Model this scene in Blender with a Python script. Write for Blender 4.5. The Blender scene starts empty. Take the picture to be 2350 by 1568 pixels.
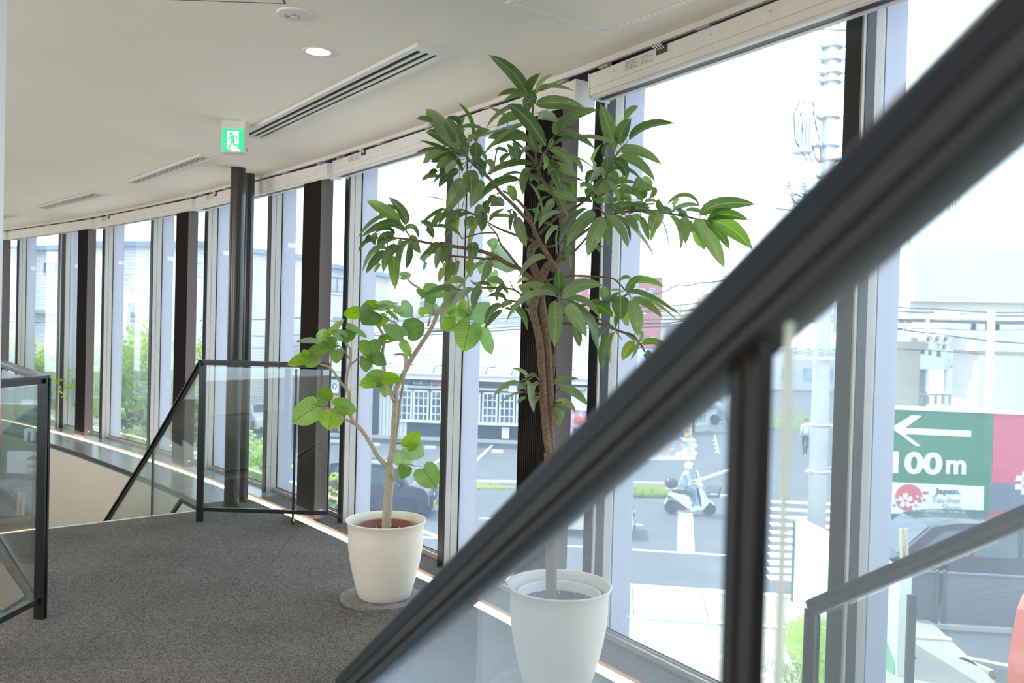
import bpy, bmesh, math, random
from math import sin, cos, pi, radians, sqrt, atan2, hypot
from mathutils import Vector, Matrix
random.seed(7)
SC = bpy.context.scene
COL = SC.collection

# ------------------------------------------------------------------ camera
FPX, PITCH, ROLL, EYE = 1943.5, 0.016359, 0.026752, 1.3784
_f = Vector((0, cos(PITCH), -sin(PITCH)))
_x0 = Vector((1, 0, 0)); _u0 = _x0.cross(_f)
CX_ = cos(ROLL)*_x0 + sin(ROLL)*_u0
CU_ = -sin(ROLL)*_x0 + cos(ROLL)*_u0
CF_ = _f
cam = bpy.data.cameras.new('camera'); camo = bpy.data.objects.new('camera', cam); COL.objects.link(camo)
m = Matrix((CX_, CU_, -CF_)).transposed().to_4x4(); m.translation = Vector((0, 0, EYE))
camo.matrix_world = m
cam.sensor_fit = 'HORIZONTAL'; cam.sensor_width = 36; cam.lens = FPX/2350*36
cam.clip_start = .02; cam.clip_end = 600
cam.dof.use_dof = True; cam.dof.focus_distance = 4.2; cam.dof.aperture_fstop = 4.2
SC.camera = camo

def ray(px, py): return CF_ + (px-1175)/FPX*CX_ - (py-784)/FPX*CU_
def at(px, py, y):                      # world point seen at a photograph position, y metres ahead
    r = ray(px, py); t = y/r.y; return Vector((r.x*t, y, EYE+r.z*t))
def onz(px, py, z=0.0):                 # world point seen there, on a level plane
    r = ray(px, py); t = (z-EYE)/r.z; return Vector((r.x*t, r.y*t, z))

# ------------------------------------------------------------------ light
W = bpy.data.worlds.new('sky'); SC.world = W; W.use_nodes = True
wn = W.node_tree; bg = wn.nodes['Background']
bg.inputs[0].default_value = (0.78, 0.92, 1.06, 1); bg.inputs[1].default_value = 2.75
sun = bpy.data.lights.new('sun', 'SUN'); sun.energy = 4.6; sun.angle = radians(.6); sun.color = (1, .95, .86)
suno = bpy.data.objects.new('sun', sun); COL.objects.link(suno)
suno.rotation_euler = Vector((-.62, .30, 1.0)).to_track_quat('Z', 'Y').to_euler()
# added warm fill lights that brighten the ceiling, all outside the picture
for p_, e_ in (((-.6, -2.2, 1.9), 62), ((2.2, -2.6, 1.9), 38), ((-3.3, .8, 1.9), 74), ((-4.9, 3.9, 1.9), 60), ((-8.5, 7.5, 1.9), 66)):
    L_ = bpy.data.lights.new('ceiling_fill', 'POINT'); L_.energy = e_; L_.color = (1, .87, .72); L_.shadow_soft_size = .3
    o_ = bpy.data.objects.new('ceiling_fill_lamp', L_); COL.objects.link(o_); o_.location = p_
SC.view_settings.view_transform = 'Standard'; SC.view_settings.look = 'None'
SC.view_settings.exposure = 0.25; SC.view_settings.gamma = 1; SC.view_settings.use_curve_mapping = False

# ------------------------------------------------------------------ materials
MATS = {}
def mat(name, col, rough=.6, metal=0, noise=0, nscale=20, bump=0, spec=.5, trans=0, emit=0, ecol=None, coat=0, detail=3):
    if name in MATS: return MATS[name]
    M = bpy.data.materials.new(name); M.use_nodes = True; MATS[name] = M
    n = M.node_tree; b = n.nodes['Principled BSDF']
    c = (*col, 1); b.inputs['Base Color'].default_value = c
    b.inputs['Roughness'].default_value = rough; b.inputs['Metallic'].default_value = metal
    b.inputs['Specular IOR Level'].default_value = spec; b.inputs['Coat Weight'].default_value = coat
    if emit: b.inputs['Emission Color'].default_value = (*(ecol or col), 1); b.inputs['Emission Strength'].default_value = emit
    if noise or bump:
        tc = n.nodes.new('ShaderNodeTexCoord'); nz = n.nodes.new('ShaderNodeTexNoise')
        nz.inputs['Scale'].default_value = nscale; nz.inputs['Detail'].default_value = detail
        n.links.new(tc.outputs['Object'], nz.inputs['Vector'])
        if noise:
            rp = n.nodes.new('ShaderNodeMapRange'); rp.inputs[1].default_value = .3; rp.inputs[2].default_value = .7
            rp.inputs[3].default_value = 1-noise; rp.inputs[4].default_value = 1+noise
            n.links.new(nz.outputs['Fac'], rp.inputs[0])
            mx = n.nodes.new('ShaderNodeMix'); mx.data_type = 'RGBA'; mx.blend_type = 'MULTIPLY'; mx.inputs[0].default_value = 1
            mx.inputs[6].default_value = c; n.links.new(rp.outputs[0], mx.inputs[7]); n.links.new(mx.outputs[2], b.inputs['Base Color'])
        if bump:
            bp = n.nodes.new('ShaderNodeBump'); bp.inputs['Strength'].default_value = bump; bp.inputs['Distance'].default_value = .01
            n.links.new(nz.outputs['Fac'], bp.inputs['Height']); n.links.new(bp.outputs[0], b.inputs['Normal'])
    return M
def glass(name, tint=(.97, .985, .98), refl=.05, edge=.75, haze=0, hcol=(.8, .88, .9), rough=0.0, low=None):
    M = bpy.data.materials.new(name); M.use_nodes = True; MATS[name] = M
    n = M.node_tree; n.nodes.remove(n.nodes['Principled BSDF']); out = n.nodes['Material Output']
    t = n.nodes.new('ShaderNodeBsdfTransparent'); t.inputs[0].default_value = (*tint, 1)
    g = n.nodes.new('ShaderNodeBsdfGlossy'); g.inputs['Roughness'].default_value = rough
    lw = n.nodes.new('ShaderNodeLayerWeight'); lw.inputs[0].default_value = .5
    pw = n.nodes.new('ShaderNodeMath'); pw.operation = 'POWER'; pw.inputs[1].default_value = 4; n.links.new(lw.outputs['Facing'], pw.inputs[0])
    ml = n.nodes.new('ShaderNodeMath'); ml.operation = 'MULTIPLY_ADD'; ml.inputs[1].default_value = edge; ml.inputs[2].default_value = refl
    n.links.new(pw.outputs[0], ml.inputs[0])
    mx = n.nodes.new('ShaderNodeMixShader'); n.links.new(ml.outputs[0], mx.inputs[0])
    n.links.new(t.outputs[0], mx.inputs[1]); n.links.new(g.outputs[0], mx.inputs[2]); last = mx
    if haze:
        d = n.nodes.new('ShaderNodeBsdfDiffuse'); d.inputs[0].default_value = (*hcol, 1)
        tl = n.nodes.new('ShaderNodeBsdfTranslucent'); tl.inputs[0].default_value = (*hcol, 1)
        a = n.nodes.new('ShaderNodeAddShader'); n.links.new(d.outputs[0], a.inputs[0]); n.links.new(tl.outputs[0], a.inputs[1])
        m2 = n.nodes.new('ShaderNodeMixShader'); m2.inputs[0].default_value = haze
        if low:                           # stronger flare veil on the lower part of the pane
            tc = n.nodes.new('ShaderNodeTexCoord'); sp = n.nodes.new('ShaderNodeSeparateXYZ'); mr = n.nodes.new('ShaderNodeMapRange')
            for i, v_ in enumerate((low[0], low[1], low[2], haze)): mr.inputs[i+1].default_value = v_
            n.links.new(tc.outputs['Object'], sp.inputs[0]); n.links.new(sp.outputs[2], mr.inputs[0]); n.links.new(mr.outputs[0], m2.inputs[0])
        n.links.new(mx.outputs[0], m2.inputs[1]); n.links.new(a.outputs[0], m2.inputs[2]); last = m2
    n.links.new(last.outputs[0], out.inputs[0]); return M

# ------------------------------------------------------------------ mesh helpers
class MB:
    def __init__(s): s.v = []; s.f = []; s.m = []; s.mi = 0; s.uv = None
    def add(s, vs, fs):
        o = len(s.v); s.v += [tuple(v) for v in vs]; s.f += [tuple(i+o for i in f) for f in fs]; s.m += [s.mi]*len(fs); return s
    def hexa(s, c):                     # 8 corners: 4 bottom (ccw from above), 4 top
        return s.add(c, [(3,2,1,0),(4,5,6,7),(0,1,5,4),(1,2,6,5),(2,3,7,6),(3,0,4,7)])
    def box(s, x0, x1, y0, y1, z0, z1, M=None):
        c = [Vector(p) for p in ((x0,y0,z0),(x1,y0,z0),(x1,y1,z0),(x0,y1,z0),(x0,y0,z1),(x1,y0,z1),(x1,y1,z1),(x0,y1,z1))]
        if M: c = [M @ p for p in c]
        return s.hexa(c)
    def quad(s, a, b, c, d): return s.add([a, b, c, d], [(0,1,2,3)])
    def poly(s, pts): return s.add(pts, [tuple(range(len(pts)))])
    def prism(s, pts, d):               # polygon extruded along vector d
        n = len(pts); d = Vector(d); p = [Vector(q) for q in pts]
        return s.add(p+[q+d for q in p], [tuple(range(n))[::-1], tuple(range(n, 2*n))]+[(i, (i+1) % n, n+(i+1) % n, n+i) for i in range(n)])
    def bar(s, a, b, w, h, up=(0,0,1)):  # rectangular bar, w sideways, h along up
        a, b = Vector(a), Vector(b); d = (b-a).normalized(); sd = d.cross(Vector(up))
        if sd.length < 1e-4: sd = d.cross(Vector((0,1,0)))
        sd.normalize(); u = sd.cross(d).normalized(); sd = sd*w/2; u = u*h/2
        return s.hexa([a-sd-u, a+sd-u, b+sd-u, b-sd-u, a-sd+u, a+sd+u, b+sd+u, b-sd+u])
    def sweep(s, a, b, prof, up=(0,0,1)):  # profile [(side, up)] from a to b
        a, b = Vector(a), Vector(b); d = (b-a).normalized(); sd = d.cross(Vector(up)).normalized(); u = sd.cross(d)
        n = len(prof); A = [a+sd*p+u*q for p, q in prof]
        return s.add(A+[q+(b-a) for q in A], [tuple(range(n)), tuple(range(n, 2*n))[::-1]]+[(i, n+i, n+(i+1) % n, (i+1) % n) for i in range(n)])
    def tube(s, pts, rad, seg=6, cap=True):
        P = [Vector(p) for p in pts]; n = len(P); R = rad if isinstance(rad, (list, tuple)) else [rad]*n
        vs = []; prev = None
        for i in range(n):
            d = (P[min(i+1, n-1)]-P[max(i-1, 0)]).normalized()
            if prev is None: prev = d.orthogonal().normalized()
            else:
                prev = prev-d*prev.dot(d)
                prev = prev.normalized() if prev.length > 1e-5 else d.orthogonal().normalized()
            q = d.cross(prev)
            vs += [P[i]+(prev*cos(2*pi*k/seg)+q*sin(2*pi*k/seg))*R[i] for k in range(seg)]
        fs = [(i*seg+k, i*seg+(k+1) % seg, (i+1)*seg+(k+1) % seg, (i+1)*seg+k) for i in range(n-1) for k in range(seg)]
        if cap: fs += [tuple(range(seg))[::-1], tuple(range((n-1)*seg, n*seg))]
        return s.add(vs, fs)
    def lathe(s, prof, c=(0,0,0), seg=32, M=None, close=False):   # profile [(r, z)]
        c = Vector(c); vs = []
        for r, z in prof:
            for k in range(seg):
                p = Vector((r*cos(2*pi*k/seg), r*sin(2*pi*k/seg), z)); vs.append(c+(M @ p if M else p))
        n = len(prof)
        fs = [(i*seg+k, i*seg+(k+1) % seg, (i+1)*seg+(k+1) % seg, (i+1)*seg+k) for i in range(n-1) for k in range(seg)]
        if prof[0][0] > 1e-6: fs.append(tuple(range(seg))[::-1])
        if prof[-1][0] > 1e-6: fs.append(tuple(range((n-1)*seg, n*seg)))
        return s.add(vs, fs)
    def disc(s, c, r, nrm=(0,0,1), seg=20):
        q = Vector(nrm).to_track_quat('Z', 'Y'); c = Vector(c)
        return s.poly([c+q @ Vector((r*cos(2*pi*k/seg), r*sin(2*pi*k/seg), 0)) for k in range(seg)])
    def ball(s, c, r, seg=10, rings=6, sc=(1,1,1), M=None):
        pr = [(r*sin(pi*i/rings), -r*cos(pi*i/rings)) for i in range(rings+1)]
        S = Matrix.Diagonal(Vector(sc)); S = (M.to_3x3() @ S) if M else S
        pr[0] = (1e-5, pr[0][1]); pr[-1] = (1e-5, pr[-1][1])
        return s.lathe(pr, c, seg, S)
    def mesh(s, name, mats, smooth=False, bevel=0):
        me = bpy.data.meshes.new(name); me.from_pydata(s.v, [], s.f)
        for M in (mats if isinstance(mats, (list, tuple)) else [mats]): me.materials.append(M)
        if any(s.m): me.polygons.foreach_set('material_index', s.m)
        if smooth: me.polygons.foreach_set('use_smooth', [True]*len(s.f))
        me.update(); return me
    def build(s, name, mats, parent=None, smooth=False, bevel=0, kind=None, label=None):
        o = bpy.data.objects.new(name, s.mesh(name, mats, smooth)); COL.objects.link(o)
        if parent is not None:
            o.parent = parent
            o.matrix_parent_inverse = Matrix.Translation(-parent.location) if parent.type == 'EMPTY' else Matrix.Identity(4)
        if bevel:
            b = o.modifiers.new('edge', 'BEVEL'); b.width = bevel; b.segments = 2; b.limit_method = 'ANGLE'
        if kind: o['kind'] = kind
        if label: o['label'] = label
        return o
def tag(o, label, cat, group=None, kind=None):
    o['label'] = label; o['category'] = cat
    if group: o['group'] = group
    if kind: o['kind'] = kind
    return o
def thing(name, label, cat, loc=(0,0,0), group=None):
    o = bpy.data.objects.new(name, None); COL.objects.link(o); o.location = loc; o.empty_display_size = .1
    return tag(o, label, cat, group)
def struct(name, mb, mats, parent=None, smooth=False):
    o = mb.build(name, mats, parent, smooth)
    if parent is None: o['kind'] = 'structure'
    return o
def smooth_angle(o, a=35):
    o.data.polygons.foreach_set('use_smooth', [True]*len(o.data.polygons))
    o.data.set_sharp_from_angle(angle=radians(a)); return o

# ------------------------------------------------------------------ facade frame: s along the curved window wall, o outwards
FX0, FY0, FA0, FK = -1.99293, 6.83218, -0.857369, -0.029284
def facT(s): a = FA0+FK*s; return Vector((cos(a), sin(a), 0))
def facN(s): a = FA0+FK*s; return Vector((-sin(a), cos(a), 0))
def fac(s, o=0.0, z=0.0):
    a = FA0+FK*s
    x = FX0+(sin(a)-sin(FA0))/FK; y = FY0-(cos(a)-cos(FA0))/FK
    return Vector((x-sin(a)*o, y+cos(a)*o, z))
_cc = Vector((FX0-sin(FA0)/FK, FY0+cos(FA0)/FK, 0)); _R = 1/abs(FK)
def offs(p): return hypot(p[0]-_cc.x, p[1]-_cc.y)-_R
def fbox(mb, s0, s1, o0, o1, z0, z1, ref=None):
    c = (s0+s1)/2 if ref is None else ref; T, N, B = facT(c), facN(c), fac(c)
    P = lambda s, o, z: B+T*(s-c)+N*o+Vector((0,0,z))
    return mb.hexa([P(s0,o0,z0), P(s1,o0,z0), P(s1,o1,z0), P(s0,o1,z0), P(s0,o0,z1), P(s1,o0,z1), P(s1,o1,z1), P(s0,o1,z1)])
def farc(mb, s0, s1, o0, o1, z0, z1, step=.64):
    n = max(1, int(math.ceil((s1-s0)/step)))
    for i in range(n):
        a, b = s0+(s1-s0)*i/n, s0+(s1-s0)*(i+1)/n
        mb.hexa([fac(a,o0,z0), fac(b,o0,z0), fac(b,o1,z0), fac(a,o1,z0), fac(a,o0,z1), fac(b,o0,z1), fac(b,o1,z1), fac(a,o1,z1)])
    return mb
# ------------------------------------------------------------------ interior materials
def carpet_mat():
    M = mat('carpet', (.135, .125, .12), rough=.95, spec=.1); n = M.node_tree; b = n.nodes['Principled BSDF']
    tc = n.nodes.new('ShaderNodeTexCoord')
    v = n.nodes.new('ShaderNodeTexVoronoi'); v.inputs['Scale'].default_value = 210; n.links.new(tc.outputs['Object'], v.inputs['Vector'])
    z = n.nodes.new('ShaderNodeTexNoise'); z.inputs['Scale'].default_value = 2.2; z.inputs['Detail'].default_value = 4; n.links.new(tc.outputs['Object'], z.inputs['Vector'])
    rp = n.nodes.new('ShaderNodeValToRGB'); e = rp.color_ramp.elements
    e[0].color = (.05, .046, .045, 1); e[1].color = (.24, .222, .21, 1); e[0].position = .05; e[1].position = .95
    n.links.new(v.outputs['Color'], rp.inputs[0])
    mr = n.nodes.new('ShaderNodeMapRange'); mr.inputs[1].default_value = .3; mr.inputs[2].default_value = .7; mr.inputs[3].default_value = .86; mr.inputs[4].default_value = 1.12
    n.links.new(z.outputs['Fac'], mr.inputs[0])
    mx = n.nodes.new('ShaderNodeMix'); mx.data_type = 'RGBA'; mx.blend_type = 'MULTIPLY'; mx.inputs[0].default_value = 1
    n.links.new(rp.outputs[0], mx.inputs[6]); n.links.new(mr.outputs[0], mx.inputs[7])
    br = n.nodes.new('ShaderNodeTexBrick'); br.offset = 0; br.inputs['Scale'].default_value = 1; br.inputs['Mortar Size'].default_value = .0016
    br.inputs['Brick Width'].default_value = .5; br.inputs['Row Height'].default_value = .5; br.inputs['Color1'].default_value = br.inputs['Color2'].default_value = (1,1,1,1); br.inputs['Mortar'].default_value = (.6,.6,.6,1)
    mp = n.nodes.new('ShaderNodeMapping'); mp.inputs['Rotation'].default_value = (0,0,radians(-4)); n.links.new(tc.outputs['Object'], mp.inputs[0]); n.links.new(mp.outputs[0], br.inputs['Vector'])
    m2 = n.nodes.new('ShaderNodeMix'); m2.data_type = 'RGBA'; m2.blend_type = 'MULTIPLY'; m2.inputs[0].default_value = 1
    n.links.new(mx.outputs[2], m2.inputs[6]); n.links.new(br.outputs['Color'], m2.inputs[7]); n.links.new(m2.outputs[2], b.inputs['Base Color'])
    bp = n.nodes.new('ShaderNodeBump'); bp.inputs['Strength'].default_value = .5; bp.inputs['Distance'].default_value = .004
    n.links.new(v.outputs['Distance'], bp.inputs['Height']); n.links.new(bp.outputs[0], b.inputs['Normal'])
    return M
CARPET = carpet_mat()
PLASTER = mat('ceiling_plaster', (.92, .865, .76), .9, noise=.02, nscale=1.2)
WALLP = mat('wall_paint', (.76, .72, .64), .85, noise=.02, nscale=2)
WHITEP = mat('white_paint', (.92, .92, .94), .5)
ALU = mat('aluminium_bronze', (.50, .47, .43), .45, metal=.25, noise=.04, nscale=30)
ALUFIN = mat('fin_grey', (.45, .43, .49), .5, metal=.2, noise=.03, nscale=12)
BLACKM = mat('black_metal', (.018, .018, .02), .42, spec=.5)
BLACKG = mat('black_gloss_metal', (.016, .016, .018), .28, spec=.5)
DARKM = mat('charcoal_steel', (.038, .037, .036), .35, spec=.5)
GASKET = mat('gasket', (.02, .02, .02), .8)
WHITEA = mat('white_aluminium', (.82, .80, .76), .42, metal=.1, noise=.02, nscale=40)
WHITEL = mat('white_plastic', (.78, .77, .73), .4)
SHELFM = mat('grey_sill_metal', (.34, .35, .37), .24, metal=.45, noise=.1, nscale=6)
STEELM = mat('galvanised', (.55, .55, .55), .35, metal=.8)
WGLASS = glass('window_glass', (.965, .985, .985), .035, .8, haze=.035, hcol=(.58, .78, 1.0))  # bluish haze imitates lens flare over the view outside
RGLASS = glass('rail_glass', (.94, .975, .965), .10, .85)
HGLASS = glass('veiled_rail_glass', (.95, .975, .98), .05, .8, haze=.045, hcol=(.66, .81, .97), low=(.62, 1.12, .25))  # lens flare veil put into the glass colour, heavier low down
HGLASS2 = glass('rail_glass_right', (.95, .975, .98), .05, .8, haze=.035, hcol=(.72, .84, .94))  # weaker haze, also imitating the flare veil

# ------------------------------------------------------------------ floor, shelf, light channel
SOP, OIN, OSH = .43, -1.98, -.55           # stairwell end (s), inner and outer edge (o)
B0, B1 = -.205, -.118                      # light channel between these offsets
f = MB(); farc(f, SOP, 9.6, -6.5, B0, -.12, 0); farc(f, .2, 9.6, B1, .07, -.12, 0); farc(f, .2, SOP, OSH, B0, -.12, 0); farc(f, -9, SOP, -6.5, OIN, -.12, 0)
struct('floor', f, CARPET)
f = MB(); farc(f, -9, .2, OSH, B0, -.05, 0); farc(f, -9, .2, B1, .07, -.05, 0)
struct('trim_1', f, SHELFM)
f = MB(); farc(f, -9, .2, OSH-.012, OSH, -.035, .003); struct('trim_2', f, DARKM)
f = MB(); fbox(f, SOP-.006, SOP+.012, OIN, OSH-.1, -.05, .004); struct('trim_3', f, WHITEA)
# recessed linear floor light
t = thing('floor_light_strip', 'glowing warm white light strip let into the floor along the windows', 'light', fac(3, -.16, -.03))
ch = MB(); farc(ch, -9, 9.4, B0, B1, -.05, -.04); ch.build('channel', DARKM, t)
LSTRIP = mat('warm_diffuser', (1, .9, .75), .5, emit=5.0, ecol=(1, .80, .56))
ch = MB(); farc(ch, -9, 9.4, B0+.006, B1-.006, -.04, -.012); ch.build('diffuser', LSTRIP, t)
ch = MB(); farc(ch, -9, 9.4, B1-.004, B1, -.03, .003); ch.build('edge_trim', mat('bronze_trim', (.10, .055, .03), .4, metal=.6), t)

# stairwell walls and a flight going down
w = MB(); farc(w, -9, SOP, OSH, OSH+.1, -4.4, -.05); struct('wall_outer', w, WALLP)
w = MB(); farc(w, -9, SOP, OIN-.1, OIN, -4.4, -.12); struct('wall_inner', w, WALLP)
w = MB(); fbox(w, SOP-.0, SOP+.1, OIN, OSH, -4.4, -.12); struct('wall_stair_near', w, WALLP)
w = MB(); fbox(w, -9.1, -9, OIN, OSH, -4.4, 0); struct('wall_stair_far', w, WALLP)
f = MB(); farc(f, -9, SOP, OIN, OSH, -4.5, -4.4); struct('floor_lower', f, CARPET)
st = thing('staircase', 'grey carpeted stair flight going down into the stairwell', 'stairs', fac(-2, -1.4, -2))
for i in range(18):
    a = MB(); s1 = SOP-.03-.275*i; fbox(a, s1-.29, s1, -1.93, -.85, -.19*(i+1)-.05, -.19*(i+1)); a.build('tread', CARPET, st)

# ------------------------------------------------------------------ ceiling
ZC = 2.49
c = MB(); farc(c, -10, 9.6, -6.6, -.178, ZC, 2.75, step=.64); struct('ceiling', c, PLASTER)
c = MB(); farc(c, -10, 9.6, -.184, -.168, ZC-.022, ZC+.05); struct('trim_4', c, WHITEA)
c = MB(); farc(c, -10, 9.6, -.178, .4, 2.62, 2.75); farc(c, -10, 9.6, .072, .098, 2.487, 2.62); struct('trim_5', c, mat('pocket_grey', (.10, .105, .12), .7))
c = MB(); farc(c, -10, 9.6, .09, .26, 2.64, 3.1); struct('trim_6', c, ALUFIN)
# other walls of the hall, behind the photographer
w = MB(); farc(w, -10, 1.0, -6.6, -6.5, 0, ZC); farc(w, 8.8, 9.6, -6.6, -6.5, 0, ZC); farc(w, 1.0, 8.8, -6.6, -6.5, 0, .5); farc(w, 1.0, 8.8, -6.6, -6.5, 2.4, ZC)  # unseen window opening added here to let in frontal fill light
struct('wall_back', w, WALLP)
w = MB(); fbox(w, 9.5, 9.6, -6.6, .07, 0, ZC); fbox(w, -10.1, -10, -6.6, OIN, 0, ZC); struct('wall_end', w, WALLP)
w = MB(); w.box(-1.52, -1.325, -3.2, 2.2, 0, ZC); w.build('wall_left', WHITEP, bevel=.004)['kind'] = 'structure'

# ------------------------------------------------------------------ window wall
DS = 1.27582
HEAD = 2.66
def mullion(parent, s, wide):
    m_ = MB()
    if wide:
        m_.mi = 0; fbox(m_, s, s+.056, 0, .018, .0, HEAD)
        m_.mi = 1; fbox(m_, s+.050, s+.064, .004, .022, .0, HEAD)
        m_.mi = 0; fbox(m_, s+.004, s+.066, .018, .064, .0, HEAD)
        m_.mi = 1; fbox(m_, s+.002, s+.062, .064, .116, .0, HEAD); gl = .116
    else:
        m_.mi = 0; fbox(m_, s, s+.056, 0, .010, 0, HEAD)
        m_.mi = 1; fbox(m_, s+.002, s+.058, .010, .046, 0, HEAD); fbox(m_, s+.002, s+.058, .049, .094, 0, HEAD)
        m_.mi = 2; fbox(m_, s+.004, s+.055, .046, .049, 0, HEAD); gl = .094
    m_.build('mullion', [BLACKM, ALU, GASKET], parent)
    g = MB(); fbox(g, s+.004, s+.054, gl, gl+.010, 0, HEAD); g.build('gasket', GASKET, parent)
    g = MB(); fbox(g, s+.004, s+.056, gl+.010, gl+.128, -.3, 2.75); fbox(g, s+.0, s+.060, gl+.010, gl+.026, -.3, 2.75); g.build('fin', ALUFIN, parent)
    k = MB(); fbox(k, s+.0035, s+.0565, gl+.060, gl+.124, 1.98, 2.02); k.build('fin_reflection', WHITEA, parent)  # white patch imitating a bright reflection on the fin
    return gl
for n, j in enumerate(range(-4, 11)):
    s = (j-4)*DS; wide = j in (0, 7, 8)
    e = bpy.data.objects.new('window_%d' % (n+1), None); COL.objects.link(e); e.location = fac(s, .1, 0); e['kind'] = 'structure'
    gl = mullion(e, s, wide)
    g = MB(); fbox(g, s+.056, s+DS, .100, .108, .022, HEAD); g.build('glass_pane', WGLASS, e)
    k = MB(); fbox(k, s+.056, s+DS, .062, .116, 0, .012); fbox(k, s+.056, s+DS, .066, .080, .012, .024); fbox(k, s+.056, s+DS, .088, .096, .012, .03); k.build('sill_track', ALU, e)
    k = MB(); fbox(k, s+.056, s+DS, .0805, .0875, .012, .016); fbox(k, s+.056, s+DS, .096, .1, .012, .034); k.build('track_gasket', GASKET, e)
    k = MB(); fbox(k, s+.056, s+DS, .07, .13, HEAD-.07, HEAD); k.build('head_frame', ALU, e)

# ------------------------------------------------------------------ vertical blinds, drawn into stacks
LOUV = mat('louvre_fabric', (.17, .142, .138), .8, noise=.08, nscale=90)
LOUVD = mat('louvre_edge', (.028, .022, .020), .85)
CORD = mat('bead_chain', (.62, .50, .38), .5)
PRINT = mat('grey_print', (.28, .28, .28), .7)
LABELW = mat('label_paper', (.72, .71, .67), .6)
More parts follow.
